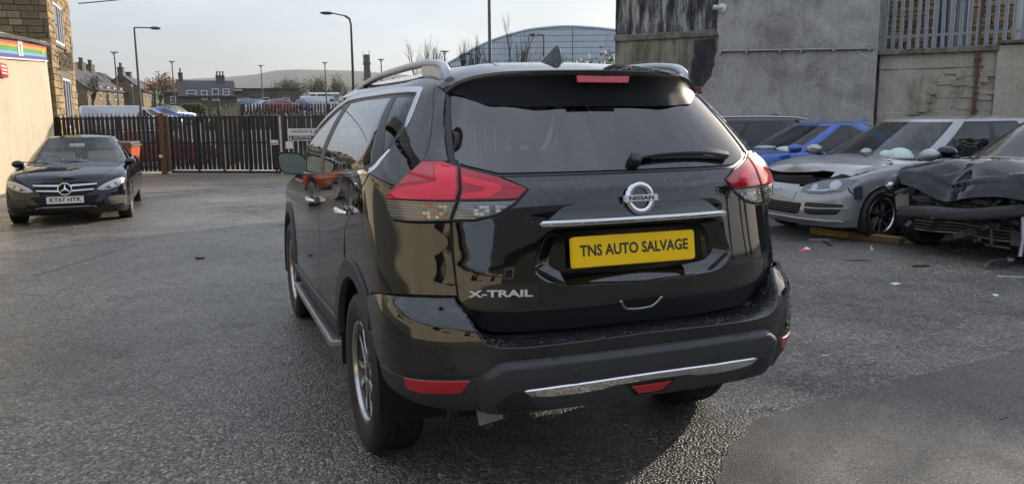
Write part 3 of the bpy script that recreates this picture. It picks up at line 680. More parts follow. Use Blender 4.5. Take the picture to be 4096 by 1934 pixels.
# lit face: world matrix -> keep as local of the tower wall
def setw(o,parent): o.parent=parent; o.matrix_parent_inverse=parent.matrix_world.inverted()
bpy.context.view_layer.update()
n1=lay_stones(tw,Mlit,5.55,6.9,.46,.215,op,200,key=lambda j:abs(j[1]-3.8)-10*(j[1]>1.5),lo=1.0)
Mdk=wmat((-9.6,28.5,0),(1,0,0))
n2=lay_stones(tw,Mdk,3.86,6.6,.40,.20,[],100,key=lambda j:-j[1]-(2 if j[1]<5.9 else -9),lo=3.2,weights=(1,2,4,0))  # face turned from the sun: its shade is put into a darker stone mix
w1=window(tower,TT@Mlit,1.42,4.17,3.50,5.56,(2.55,3.02),(),.085,-.035)
w2=window(tower,TT@Mlit,1.98,1.2,4.02,3.0,(2.75,3.35),(),.085,-.035)
mb=MB(); mb.box((1.75,-.07,3.02),(4.25,.05,3.30),TT@Mlit); mb.build('lintel',COPING,tower)
mb=MB(); mb.box((-15.2,28.3,8.2),(-5.6,34.2,8.35)); o=mb.build('roof_edge',COPING,tower); o.matrix_parent_inverse=TT
# weathered painted letters on the stones
Mt_=TT@frame((-5.83+.125,31.35,3.60),(0,1,0.05),(0,0,1))
# cut-metal letters, too weathered to read: uprights on a base rail
ink=simple('old_metal_letters',(.03,.026,.035),.7)
for k in range(9):
    x=-1.72+k*.41; mb=MB(); wv=.05
    hs_=.56+.05*rnd.random()
    mb.box((x,-.25,0),(x+wv,-.25+hs_,.012),Mt_); 
    mb.box((x+.20,-.25,0),(x+.20+wv,-.25+hs_*rnd.uniform(.6,1),.012),Mt_)
    zz=rnd.choice([.25,-.02,.1]); mb.prism([(x+wv,zz),(x+.20,zz+rnd.uniform(-.2,.1)),(x+.20,zz+.07),(x+wv,zz+.06)],.001,.011,Mt_)
    if k%2==0: mb.box((x-.06,-.25+hs_-.05,.0005),(x+.30,-.25+hs_,.0125),Mt_)
    o=mb.build('metal_letter',ink,tower)
mb=MB(); mb.box((-1.75,-.30,0),(1.95,-.255,.012),Mt_); mb.build('letter_rail',ink,tower)
# ------------------------------------------------------------ right-hand boundary: cement-rendered gable, retaining wall, palisade
AZ=R(-40); wd=Vector((math.sin(AZ),math.cos(AZ),0)); A0=Vector((10.6,9.4,0))
Mw=wmat((A0.x,A0.y,0),-wd)          # local x runs from the gable towards the camera's right, -y faces the yard
# note: local x = -s
gable=empty('gable_wall',(A0.x,A0.y,0),0,'high cement-rendered gable wall, its left half black with mould','building')
TG=Matrix.Translation((-A0.x,-A0.y,0))
def gridwall(name,x0,x1,z0,z1,mat,parent,Tm,off=0.0,nx=30,nz=24,amp=.012,edge=None,M=None,depth=None):
    Mx=M or Mw
    g=[]
    for k in range(nz+1):
        row=[]
        for i in range(nx+1):
            x=x0+(x1-x0)*i/nx; z=z0+(z1-z0)*k/nz
            if edge: x,z=edge(x,z,i/nx,k/nz)
            row.append(tuple(Mx@Vector((x,-off-amp*(math.sin(x*5.1+z*2.3)*math.sin(z*4.1-x*1.7)+.5*math.sin(x*13+z*9)),z))))
        g.append(row)
    o=grid_obj(name,g,mat,parent); 
    if Tm is not None: o.matrix_parent_inverse=Tm
    return o
mb=MB(); mb.box((-5.27,.05,-.4),(.0,4.0,6.3),Mw); o=mb.build('core',GREYRENDER,gable); o.matrix_parent_inverse=TG
gridwall('upper_render',-5.27,-3.02,3.16,6.3,BLACKMOULD,gable,TG,.0)
def jag(x,z,u,v):
    if u>.98: x+=.10*math.sin(z*7)+.06*math.sin(z*17)
    return x,z
gridwall('lower_render',-5.27,-3.0,-.4,3.10,MOSSRENDER,gable,TG,.0)
def grey_edge(x,z,u,v):
    if u<.02 and z<3.1: x+=.03*math.sin(z*9)+.02*math.sin(z*23)-.42*float(sstep(2.7,1.6,z))
    return x,z
gridwall('grey_render',-3.02,.02,-.4,6.3,GREYRENDER,gable,TG,.045,nx=40,nz=60,edge=grey_edge)
mb=MB(); mb.box((-5.29,-.05,3.08),(-3.0,.06,3.22),Mw); o=mb.build('string_course',COPING,gable,bevel=.02); o.matrix_parent_inverse=TG
bb=[(-3.50,3.02),(-3.10,3.04),(-3.02,2.6),(-3.06,2.3),(-3.2,2.1),(-3.3,1.75),(-3.58,1.75),(-3.60,2.2),(-3.52,2.6)]
mb=MB(); mb.prism([(x+rnd.uniform(-.02,.02),z) for x,z in densify(bb,.12)],.012,.02,Mw@Matrix.Rotation(R(90),4,'X')); o=mb.build('bitumen_patch',BLUEBLACK,gable); o.matrix_parent_inverse=TG
vb=empty('vent_brick',Mw@Vector((-3.40,-.03,1.99)),0,'small terracotta vent brick in the mouldy wall','vent'); 
Mv=Matrix.Translation(-vb.location)@Mw@Matrix.Translation((-3.40,-.03,1.99))
mb=MB(); mb.box((-.11,-.012,-.075),(.11,.05,.075),Mv); mb.build('clay_body',CLAY,vb,bevel=.006)
mb=MB()
for i in range(2):
    for j in range(4): mb.box((-.085+i*.09,-.016,-.055+j*.03),(-.005+i*.09,-.010,-.04+j*.03),Mv)
mb.build('slots',DARK,vb,kind='stuff')
# pipe along the grey render
pz=lambda x:2.755+.024*(-x-2.95)*-1
cp=empty('conduit',Mw@Vector((-1.5,-.09,2.72)),0,'thin grey pipe running level across the grey render','pipe'); Mc=Matrix.Translation(-cp.location)@Mw
mb=MB(); mb.tube([Mc@Vector((-2.95,-.085,2.775)),Mc@Vector((-1.5,-.08,2.735)),Mc@Vector((-.05,-.085,2.69))],.026,10); mb.build('tube',STEEL,cp,smooth=True)
for x in (-2.93,-2.4,-1.75,-1.35,-.75,-.12):
    mb=MB(); mb.box((x-.02,-.12,2.70-.024*x*.9-.05+.0),(x+.02,-.03,2.70-.024*x*.9+.05),Mc); mb.build('clip',STEEL,cp)
sl=empty('wall_sensor',Mw@Vector((-2.93,-.05,3.63)),0,'white round sensor on a bracket on the gable wall','sensor'); Ms=Matrix.Translation(-sl.location)@Mw@Matrix.Translation((-2.93,-.05,3.63))
mb=MB(); mb.lathe([(0,.0),(.09,.0),(.09,.03),(.04,.05),(.0,.05)],16,Ms@Matrix.Rotation(R(90),4,'X')); mb.build('base',SIGNWHITE,sl,smooth=True)
mb=MB(); mb.tube([Ms@Vector((0,-.04,0)),Ms@Vector((-.05,-.12,.0)),Ms@Vector((-.14,-.17,.01))],.045,12,rs=[.03,.05,.05]); mb.build('head',SIGNWHITE,sl,smooth=True)
# retaining wall
ret=empty('retaining_wall',Mw@Vector((0,0,0)),0,'old beige rendered retaining wall under the galvanised palisade fence','wall'); TR=Matrix.Translation(-ret.location)
mb=MB(); mb.box((.02,.18,-.4),(6.5,.9,2.55),Mw); o=mb.build('core',RUBBLE,ret); o.matrix_parent_inverse=TR
gridwall('render_panel',.06,1.97,-.4,2.30,OLDRENDER,ret,TR,-.12,nx=40,nz=50,amp=.02)
gridwall('render_band',.06,1.97,2.305,2.57,OLDRENDER,ret,TR,-.10,nx=20,nz=6,amp=.008)
gridwall('render_pier',1.97,6.5,-.4,2.66,OLDRENDER,ret,TR,-.02,nx=30,nz=30,amp=.012)
mb=MB(); 
for k in range(70):
    x=rnd.uniform(1.0,1.93) if k<50 else rnd.uniform(.25,1.3); z=rnd.uniform(1.35,2.26) if k<50 else rnd.uniform(1.2,1.55)
    w_=rnd.uniform(.07,.19);h_=rnd.uniform(.035,.07); mb.prism(round_poly([(x-w_+rnd.uniform(-.02,.02),z-h_*rnd.uniform(.5,1)),(x+w_,z-h_*rnd.uniform(.6,1)),(x+w_*rnd.uniform(.7,1),z+h_*rnd.uniform(.5,1)),(x-w_*rnd.uniform(.7,1),z+h_)],.03,2),-.112,-.088+rnd.uniform(-.012,.004),Mw@Matrix(((1,0,0,0),(0,0,-1,0),(0,1,0,0),(0,0,0,1))))
o=mb.build('exposed_rubble',OLDRENDER,ret,bevel=.006,kind='stuff'); o.matrix_parent_inverse=TR
for i,(a,b) in enumerate(((.0,.78),(.79,1.36),(1.37,1.99))):
    mb=MB(); mb.box((a,.0,2.57),(b,.9,2.66+.004*i),Mw); o=mb.build('coping_stone',COPING,ret,bevel=.012); o.matrix_parent_inverse=TR
mb=MB(); mb.box((1.99,-.04,2.68),(6.5,.9,2.74),Mw); o=mb.build('coping_stone',COPING,ret,bevel=.012); o.matrix_parent_inverse=TR
dp=empty('drain_pipe',Mw@Vector((1.68,.0,0)),0,'rusty brown drainpipe running down the beige retaining wall','pipe'); TD=Matrix.Translation(-dp.location)
mb=MB(); mb.box((1.645,.02,-.2),(1.705,.08,2.56),Mw); mb.box((1.655,.04,2.56),(1.70,.08,4.6),Mw); o=mb.build('pipe',RUST,dp,bevel=.01); o.matrix_parent_inverse=TD
for z in (.6,1.5,2.4):
    mb=MB(); mb.box((1.62,.005,z),(1.73,.12,z+.05),Mw); o=mb.build('bracket',RUST,dp); o.matrix_parent_inverse=TD
# upper level ground behind the wall
mb=MB(); mb.box((.02,.9,-.4),(12,26,2.5),Mw); o=mb.build('upper_terrace',EARTH); tag(o,kind='structure')
# stone house on the upper level
hs=empty('stone_house',Mw@Vector((1,3.2,2.5)),0,'brown stone house with white door behind the galvanised palisade fence','house'); TH=Matrix.Translation(-hs.location)
Mh=Mw@Matrix.Translation((-.2,2.6,2.5))
mb=MB(); mb.box((0,.05,-.1),(5.6,6,2.3),Mh); hw=mb.build('wall',MORTAR,hs); hw.matrix_parent_inverse=TH
bpy.context.view_layer.update()
lay_stones(hw,Mh,5.6,2.3,.42,.105,[(1.05,.25,1.75,1.9),(2.55,-.1,3.35,2.0),(4.4,.5,5.1,1.8)],290,depth=.10,gap=.014,lo=-.05,key=lambda j:j[1])
for n_ in hw.children: pass
window(hs,TH@Mh,1.05,.25,1.75,1.9,(1.4,),(),.07,-.02)
window(hs,TH@Mh,4.4,.5,5.1,1.8,(),(1.2,),.07,-.02)
mb=MB(); mb.box((2.55,.03,-.05),(3.35,.14,2.0),TH@Mh); dr_=mb.build('door',WHITETRIM,hs); 
mb=MB(); mb.box((2.75,.02,1.1),(3.15,.04,1.8),TH@Mh); mb.build('door_pane',WINGLASS,dr_); mb=MB(); mb.box((3.22,.0,.95),(3.27,.04,1.05),TH@Mh); mb.build('handle',CHROME,dr_)
mb=MB(); mb.add([Mh@Vector(p) for p in ((-.2,-.15,2.3),(5.8,-.15,2.3),(5.8,3.1,3.2),(-.2,3.1,3.2),(5.8,6.2,2.3),(-.2,6.2,2.3))],[(0,1,2,3),(3,2,4,5)]); o=mb.build('roof',SLATE,hs); o.matrix_parent_inverse=TH
for s_,x in ((1,.95),):
    mb=MB(); mb.box((.35,-.06,-.05),(.45,.06,2.3),TH@Mh); mb.build('downpipe',PLASTIC,hs)
# ------------------------------------------------------------ palisade fences
def pale_mesh(name,w,h,mat,spike=.10,notch=False,curl=.016):
    """W-section steel pale, local x across, z up, front -y"""
    prof=[(-w/2,.0),(-w/2+w*.18,-curl),(-w*.12,-curl*.2),(0,-curl*.75),(w*.12,-curl*.2),(w/2-w*.18,-curl),(w/2,.0)]
    v=[];f=[];n=len(prof)
    for z in (0,h): v+=[(x,y,z) for x,y in prof]
    f+=[(i,i+1,i+1+n,i+n) for i in range(n-1)]
    v+=[(x,y+.004,z) for z in (0,h) for x,y in prof]; k=2*n
    f+=[(k+i+1,k+i,k+i+n,k+i+1+n) for i in range(n-1)]
    f+=[(0,n,k+n,k),(n-1,k+n-1,k+2*n-1,2*n-1)]
    if spike:
        t=len(v); sw=w*.16
        v+=[(-sw,-.004,h-.02),(sw,-.004,h-.02),(sw*.5,-.002,h+spike),(-sw*.5,-.002,h+spike),(-sw,.012,h-.02),(sw,.012,h-.02),(sw*.5,.008,h+spike),(-sw*.5,.008,h+spike)]
        f+=[(t,t+1,t+2,t+3),(t+5,t+4,t+7,t+6),(t+1,t+5,t+6,t+2),(t+4,t,t+3,t+7),(t+3,t+2,t+6,t+7)]
    me=bpy.data.meshes.new(name); me.from_pydata(v,[],f); me.materials.append(mat); me.update(); return me
def put(name,me,parent,M):
    o=bpy.data.objects.new(name,me); COL.objects.link(o); o.parent=parent; o.matrix_local=M; return o
P0=Vector((-5.85,28.21)); P1=Vector((-2.45,26.11)); P2=Vector((1.07,23.93)); P3=Vector((7.2,20.13))
fd=(P3-P0).normalized()
def fence(name,label,cat,a,b,pitch,mat,zb,zt,pw=.132,group=None,tilt=0.0,low=.12,parts_end=True,two=False,rails=(.12,.88),cutlow=0):
    L=(b-a).length; z0=gz(a.y)
    e=empty(name,(a.x,a.y,z0),0,label,cat,group)
    M=wmat((0,0,0),(fd.x,fd.y,0)); H=zt-z0; dzl=(gz(b.y)-gz(a.y))/L
    me=pale_mesh('pale',pw,H-low,mat,.11)
    n=int(L/pitch)
    for i in range(n):
        x=(i+.5)*L/n
        o=put('pale',me,e,M@Matrix.Translation((x+rnd.uniform(-.006,.006),-.035+rnd.uniform(-.004,.004),low))@Matrix.Rotation(R(rnd.gauss(0,.35)),4,'Y')); 
    return e,M,L,H
e,M,L,H=fence('fence_panel','black steel palisade fence panel between the stone building and the rusty post','fence',P0,P1-fd*.12,.158,FENCEBLACK,0,1.60,pw=.128)
for z in (.20,1.02,H-.10):
    mb=MB(); mb.box((0,-.02,z),(L,.02,z+.055),M); mb.build('rail',FENCEBLACK,e)
mb=MB(); mb.box((.10,-.03,0),(.17,.04,H+.02),M); mb.build('post',FENCEBLACK,e)
gp=empty('gate_post',(P1.x,P1.y,gz(P1.y)),0,'rusty steel gate post standing left of the black sliding gate','post')
Mg=wmat((0,0,0),(fd.x,fd.y,0))
mb=MB(); mb.box((-.10,-.10,-.05),(.10,.10,1.98),Mg); mb.build('column',RUST,gp,bevel=.012)
mb=MB(); mb.box((.12,-.03,.1),(.20,.03,1.9),Mg); mb.box((.10,-.02,1.60),(.13,.02,1.66),Mg); mb.build('guide',RUST,gp)
for z in (.55,1.35): 
    mb=MB(); mb.box((-.13,-.125,z),(-.02,-.095,z+.09),Mg); mb.build('bracket',SIGNWHITE if z<1 else RUST,gp)
e,M,L,H=fence('sliding_gate','black steel sliding gate of close palisade pales','gate',P1+fd*.24,P2-fd*.05,.1555,FENCEBLACK,0,1.58,pw=.134,low=.16)
for z,h in ((.03,.09),(1.0,.05),(H-.08,.06)):
    mb=MB(); mb.box((0,-.03,z),(L,.03,z+h),M); mb.build('rail',FENCEBLACK,e)
for x in (.0,.95,1.85,2.75,3.65,L-.07):
    mb=MB(); mb.box((x,-.075,.05),(x+.065,.03,H-.01),M); mb.build('stile',FENCEBLACK,e)
mb=MB(); mb.box((-.15,-.06,-.02),(L+.4,.06,.045),M); o=mb.build('gate_track',simple('pale_steel_track',(.42,.40,.36),.5,metal=.4,var=.2),e)
mb=MB(); mb.box((L-.32,-.10,.95),(L-.05,-.05,1.10),M); mb.box((L-.30,-.11,.98),(L-.07,-.1,1.02),M,mi=1); mb.build('lock_plate',[SIGNWHITE,STEEL],e)
e,M,L,H=fence('fence_panel','dark palisade fence panel carrying the white company sign','fence',P2+fd*.06,P3,.158,FENCEBROWN,0,1.58,pw=.134,low=.1)
for z in (.20,H-.10):
    mb=MB(); mb.box((0,-.02,z),(L,.02,z+.055),M); mb.build('rail',FENCEBLACK,e)
mb=MB(); mb.box((-.04,-.08,0),(.08,.06,H+.05),M); mb.build('post',FENCEBLACK,e)
mb=MB(); mb.box((.10,-.13,.80),(.36,-.06,1.02),M); mb.build('lock_box',SIGNWHITE,e,bevel=.01)
# company sign
sg=empty('company_sign',(P2.x,P2.y,0),0,'white and black company sign board with an arrow on the dark fence','sign'); so=.26
mb=MB(); mb.box((so,-.115,.79),(so+2.3,-.09,1.17),M); mb.build('board',SIGNWHITE,sg)
mb=MB(); mb.box((so+.025,-.120,.815),(so+2.28,-.113,.945),M); mb.build('black_band',BLACKPRINT,sg)
Msg=M@Matrix.Rotation(R(90),4,'X')
text_obj('name_lettering','Hanson & Beardsley'.upper(),.135,BLACKPRINT,sg,Msg@Matrix.Translation((so+.10,1.075,.1165)),.001,.001,align='LEFT',sx=1.05)
text_obj('small_lettering','RECEPTION',.085,SIGNWHITE,sg,Msg@Matrix.Translation((so+.17,.89,.121)),.001,.0012,align='LEFT',sx=1.35)
text_obj('small_lettering','DELIVERIES',.085,SIGNWHITE,sg,Msg@Matrix.Translation((so+1.10,.89,.121)),.001,.0012,align='LEFT',sx=1.35)
mb=MB(); Q=Msg@Matrix.Translation((0,0,.1205)); mb.prism([(so+.05,.84),(so+.13,.84),(so+.09,.93)],0,.002,Q); mb.prism([(so+.08,.825),(so+.10,.825),(so+.10,.85),(so+.08,.85)],0,.002,Q); mb.prism([(so+.15,.828),(so+.85,.828),(so+.85,.836),(so+.15,.836)],0,.002,Q); mb.prism([(so+1.08,.828),(so+1.8,.828),(so+1.8,.836),(so+1.08,.836)],0,.002,Q); mb.build('arrow',SIGNWHITE,sg,kind='stuff')
# second fence beyond
S0=Vector((-.55,29.5)); S1=Vector((.45,35.4)); S2=Vector((16,33.9))
e2=empty('palisade_fence',(S1.x,S1.y,gz(30)),0,'dark brown palisade fence standing beyond the sliding gate','fence')
zt2=2.12; H2=zt2-gz(30); me=pale_mesh('pale',.085,H2,FENCEBROWN,.12)
for (a,b,n) in ((S1,S2,118),(S0,S1,34)):
    d=(b-a).normalized(); M2=wmat((a.x-S1.x,a.y-S1.y,0),(d.x,d.y,0)); L2=(b-a).length
    for i in range(n): 
        rise=0.0 if a is S1 else -.32*(1-(i+.5)/n)
        put('pale',me,e2,M2@Matrix.Translation(((i+.5)*L2/n,-.03,rise))@Matrix.Rotation(R(rnd.gauss(0,.4)),4,'Y'))
    for z in (1.35 if a is S1 else .3,H2-.45):
        mb=MB(); mb.box((0,-.02,z),(L2,.02,z+.05),M2); mb.build('rail',FENCEBROWN,e2)
    for x in np.arange(0,L2,2.7):
        mb=MB(); mb.box((x-.04,.02,0),(x+.04,.1,H2+.02),M2); mb.build('post',FENCEBROWN,e2)
# galvanised palisade on the retaining wall
e3=empty('palisade_fence',Mw@Vector((0,.45,2.66)),0,'galvanised steel palisade fence on top of the retaining wall','fence')
M3=Matrix.Translation(-e3.location)@Mw
me=pale_mesh('pale',.072,1.85,GALV,.12,curl=.024)
x=.10; i=0
while x<6.4:
    put('pale',me,e3,M3@Matrix.Translation((x,.40,2.665 if x<1.97 else 2.745))@Matrix.Rotation(R(rnd.gauss(0,.5)),4,'Y')@Matrix.Rotation(R(rnd.gauss(0,3)),4,'Z')); x+=.141; i+=1
for z in (2.93,4.1):
    mb=MB(); mb.box((-.05,.42,z-.022),(6.4,.47,z+.022),M3); mb.box((-.05,.405,z+.012),(6.4,.42,z+.022),M3); mb.build('rail',STEEL,e3)
for x in (-.03,2.9,5.6):
    mb=MB(); mb.box((x-.04,.48,2.66),(x+.04,.54,4.5),M3); mb.build('post',GALV,e3)
# pale wall that holds up the car park, seen as bright slits through the gate
lw=empty('low_wall',(-6.0,35.1,-.34),0,'long pale concrete wall behind the sliding gate, seen through its gaps','wall')
PALEWALL=simple('pale_wall_render',(.66,.65,.62),.85,var=.12,vscale=1.5)
for i,(a,b,h0,h1) in enumerate((((-6.0,35.1),(.35,35.05),1.15,1.35),((.35,35.05),(16,33.55),1.35,1.35))):
    a=Vector(a);b=Vector(b); d=(b-a).normalized(); n=Vector((d.y,-d.x))*.25; o_=Vector((-6.0,35.1))
    q=[a-o_,b-o_,b-o_-n,a-o_-n]; mb=MB(); mb.add([(p.x,p.y,0) for p in q]+[(q[0].x,q[0].y,h0),(q[1].x,q[1].y,h1),(q[2].x,q[2].y,h1),(q[3].x,q[3].y,h0)],[(0,1,2,3),(4,5,6,7),(0,1,5,4),(1,2,6,5),(2,3,7,6),(3,0,4,7)]); mb.build('wall_length',PALEWALL,lw)
# ------------------------------------------------------------ the black SUV (its own frame = world: x right, y forward, rear bumper at y=0)
SZ=np.array([.30,.55,.78,.90,1.0,1.12,1.22,1.27,1.33,1.42,1.52,1.60,1.65,1.69,1.72,1.74,1.75])
SW=np.array([0.879,0.898,0.907,0.913,0.916,0.918,0.916,0.912,0.893,0.846,0.779,0.71,0.643,0.543,0.405,0.22,0.012])
SY=np.array([0.10,0.066,0.058,0.067,0.08,0.091,0.105,0.13,0.187,0.275,0.375,0.455,0.510,0.59,0.72,0.999,1.539])
SD=np.array([0.465,0.513,0.583,0.62,0.663,0.69,0.70,0.69,0.67,0.637,0.595,0.545,0.509,0.474,0.437,0.35,0.061])
SDX=[(.3,.03),(.5,.028),(.7,.012),(.9,-.006),(1.05,-.022),(1.15,-.032),(1.25,-.036),(1.4,-.03),(1.6,-.012),(1.7,0)]
def superplan(q,z,ZK,WK,YK,DK,n):
    q=np.asarray(q,float);z=np.asarray(z,float); sg=np.sign(q);a=np.abs(q)
    w=pchip(ZK,WK,z);y=pchip(ZK,YK,z);d=pchip(ZK,DK,z); ph=np.clip(a,0,1)*np.pi/2
    s=np.sin(ph);c=np.abs(np.cos(ph)); k=(s**n+c**n)**(1/n)
    return sg,w*s/k,y+d*(1-c/k)+np.clip(a-1,0,None)
def body_f(q,z):
    sg,X,Y=superplan(q,z,SZ,SW,SY,SD,2.6)
    dx=np.interp(z,[a for a,b in SDX],[b for a,b in SDX]); X=X+dx*sstep(.45,2.5,Y)
    X=X*(1-.035*np.clip((Y-2.4)/1.6,0,2)**2)
    return np.stack([sg*X,Y,np.asarray(z,float)+0*X],-1)
BZ=np.array([.27,.33,.40,.45,.50,.60,.70,.76,.80,.83,.86])
BW=np.array([.76,.80,.845,.876,.902,.922,.925,.924,.921,.917,.913])
BY=np.array([.16,.11,.06,.03,.008,-.01,-.010,-.003,.016,.042,.064])
BD=np.array([.52,.53,.54,.55,.56,.57,.58,.585,.59,.595,.60])
def bump_f(q,z):
    sg,X,Y=superplan(q,z,BZ,BW,BY,BD,2.9); return np.stack([sg*X,Y,np.asarray(z,float)+0*X],-1)
def gate_f(q,z):          # tailgate: tucks in under the crease, swells a little around the plate
    P=body_f(q,z); z=np.asarray(z,float)
    P[...,1]+=.42*np.clip(.828-.045*np.abs(q)-z,0,None)-.010*np.exp(-((z-.97)/.12)**2)
    return P
SB=Par(body_f); SBU=Par(bump_f); SG=Par(gate_f)
def Sy(y,z):
    """(y,z) on the flank -> (q,z)"""
    w0=float(pchip(SZ,SY,z)); d0=float(pchip(SZ,SD,z))
    if y>=w0+d0: return (1+y-w0-d0,z)
    lo,hi=0.,1.
    for _ in range(40):
        m=(lo+hi)/2; Y=float(body_f(np.array([m]),np.array([z]))[0,1])
        if Y<y: lo=m
        else: hi=m
    return (lo,z)
def sym(half):
    """half outline (q>=0, from the top centre line round to the bottom centre line) -> closed outline"""
    return [p for p in half]+[(-p[0],p[1]) for p in half[::-1] if p[0]>1e-6]
def dist_poly(q,z,poly):
    best=9.
    for i in range(len(poly)):
        ax,ay=poly[i];bx,by=poly[(i+1)%len(poly)]; dx=bx-ax;dy=by-ay; t=max(0,min(1,((q-ax)*dx+(z-ay)*dy)/(dx*dx+dy*dy+1e-12)))
        best=min(best,math.hypot(q-ax-t*dx,z-ay-t*dy))
    return best
def offset_surf(f,offv):
    S=Par(f)
    def g(q,z):
        q=np.asarray(q,float);z=np.asarray(z,float); P,N=S.ev(np.stack([q.ravel(),z.ravel()],-1)); return (P+N*offv(q.ravel(),z.ravel())[:,None]).reshape(q.shape+(3,))
    return Par(g)
def ribbon(path,w,closed=False):
    p=[np.array(a,float) for a in path]; L=[];Rr=[]
    for i in range(len(p)):
        d=p[min(i+1,len(p)-1)]-p[max(i-1,0)]; n=np.array([-d[1],d[0]])/np.linalg.norm(d); ww=w[i] if hasattr(w,'__len__') else w
        L.append(tuple(p[i]+n*ww/2)); Rr.append(tuple(p[i]-n*ww/2))
    return L+Rr[::-1]

suv=empty('suv',(0,0,0),0,'big black wet SUV seen from behind, a lettered yellow plate on its tailgate','car')
WY=1.022; WB=2.705; WZ=.36
def arch(yc,r,a0,a1,n=14): return [(yc+r*math.cos(R(a0+(a1-a0)*i/n)),WZ+r*math.sin(R(a0+(a1-a0)*i/n))) for i in range(n+1)]
ysq=lambda pts:[Sy(y,z) for y,z in pts]

# --- tailgate
gate_half=[(0,1.284),(.345,1.284),(.287,1.242),(.322,1.187),(.365,1.148),(.421,1.130),(.4815,1.126),(.485,1.023),(.486,.94),(.484,.857),(.469,.811),(.452,.783),(.425,.742),(.385,.722),(0,.717)]
rec_half=[(0,1.098),(.238,1.098),(.262,1.07),(.292,.965),(.285,.935),(.255,.903),(.22,.893),(0,.883)]
gate_out=sym(gate_half); rec=round_poly(sym(rec_half),.02,3)
tailgate=panel('tailgate',gate_out,SG,BLACKPAINT,suv,holes=[rec],step=.022,dens=.02)
# plate recess: floor and walls
shrink=lambda poly,k,cz:[(q*k,cz+(z-cz)*k) for q,z in poly]
fl=[(q*.905,max(z,.92) if z<.96 else z) for q,z in rec]
NP=len(rec); inner=offset_surf(gate_f,lambda q,z:-.036+0*q)
a_,_=SG.ev(np.array(rec)); b_,_=inner.ev(np.array([(q*.86,.925+(z-.883)*(1.085-.925)/(1.098-.883)) for q,z in rec]))
mid=(a_*.72+b_*.28); rows=[a_-np.array([0,.001,0]),mid+np.array([0,.004,0]),b_]
grid_obj('plate_recess',rows,BLACKPAINT,tailgate,closed_u=True)
floor_poly=[(q*.865,.923+(z-.883)*(1.087-.923)/(1.098-.883)) for q,z in rec]
panel('recess_floor',floor_poly,inner,BLACKPAINT,tailgate,lip=0,inset=0)
# garnish above the plate, a hood that leans out over the chrome bar
gar_half=[(0,1.186),(.165,1.184),(.205,1.175),(.23,1.15),(.252,1.120),(0,1.120)]
gar=round_poly(sym(gar_half),.012,3)
Sgar=offset_surf(gate_f,lambda q,z:.004+.017*np.clip((1.186-z)/.07,0,1)**1.5)
panel('garnish',gar,Sgar,BLACKPAINT,tailgate,lip=.02,step=.02)
ch=[(-.262,1.126),(0,1.127),(.262,1.126),(.268,1.117),(.266,1.104),(0,1.105),(-.266,1.104),(-.268,1.117)]
panel('chrome_bar',ch,offset_surf(gate_f,lambda q,z:.026-9*(z-1.116)**2/.012*.01),CHROME,tailgate,lip=.03,step=.006,dens=.01)
# ridge of the pressed shoulder round the recess
for s in (1,-1):
    pass
# lip of polished paint below the recess
# badge: ring and bar
def on(S,q,z,off=0.0):
    P,N=S.ev(np.array([[q,z]])); e=.004
    A=S.f(np.array([q+e]),np.array([z]))[0]-S.f(np.array([q-e]),np.array([z]))[0]
    return frame(P[0]+N[0]*off,A,np.cross(N[0],A))
Mb=on(SG,0.0,1.192,.016)
mb=MB(); prof=[(.050+.0125*math.cos(t),.0+.009*math.sin(t)) for t in [2*math.pi*i/10 for i in range(10)]]
mb.lathe(prof,40,Mb,closed=True); badge=mb.build('badge',CHROME,suv,smooth=True)
mb=MB(); mb.prism(round_poly([(-.071,-.0125),(.071,-.0125),(.071,.0125),(-.071,.0125)],.003),-.004,.012,Mb); mb.build('badge_bar',LETTERCHROME,badge,bevel=.002)
text_obj('badge_lettering','NISSAN',.021,BLACKPRINT,badge,Mb@Matrix.Translation((0,0,.0125)),.0006,.0006,width=.104)
mb=MB(); mb.prism([(.045*math.cos(i*math.pi/12),.045*math.sin(i*math.pi/12)) for i in range(24)],-.014,-.005,Mb); mb.build('badge_backing',BLACKPAINT,badge)
# lettering
Mx=on(SG,-.374,.872,.0015)
text_obj('model_lettering','X-TRAIL',.034,LETTERCHROME,tailgate,Mx@Matrix.Rotation(R(.0),4,'Z'),.0018,.0011,width=.232)
# number plate
Mp=on(inner,-.012,1.010,.024)@Matrix.Rotation(R(-.3),4,'Z')
mb=MB(); mb.prism(round_poly([(-.26,-.0555),(.26,-.0555),(.26,.0555),(-.26,.0555)],.009),-.003,.001,Mp@Matrix.Translation((-.007,-.003,-.004))); under=mb.build('number_plate',YELLOW,suv)
mb=MB(); mb.prism(round_poly([(-.26,-.0555),(.26,-.0555),(.26,.0555),(-.26,.0555)],.011),-.002,.002,Mp); pl=mb.build('trade_plate',YELLOW,under)
text_obj('plate_lettering','TNS AUTO SALVAGE',.056,PLATEINK,under,Mp@Matrix.Translation((0,.001,.0024)),.0003,.0016,width=.462)
# release handle under the plate
hd=round_poly([(-.062,.822),(.062,.822),(.034,.782),(-.034,.782)],.008,3)
panel('handle_recess',hd,offset_surf(gate_f,lambda q,z:.0015+0*q),DARK,tailgate,lip=.003,step=.02,dens=.01)
hp=[(-.062,.818),(-.036,.781),(.036,.781),(.062,.818)]
panel('handle_trim',ribbon(smooth_curve(hp,4),.006),offset_surf(gate_f,lambda q,z:.004+0*q),CHROME,tailgate,lip=.004,step=.01,dens=.008,inset=0)
# shut line under the crease is read by light only

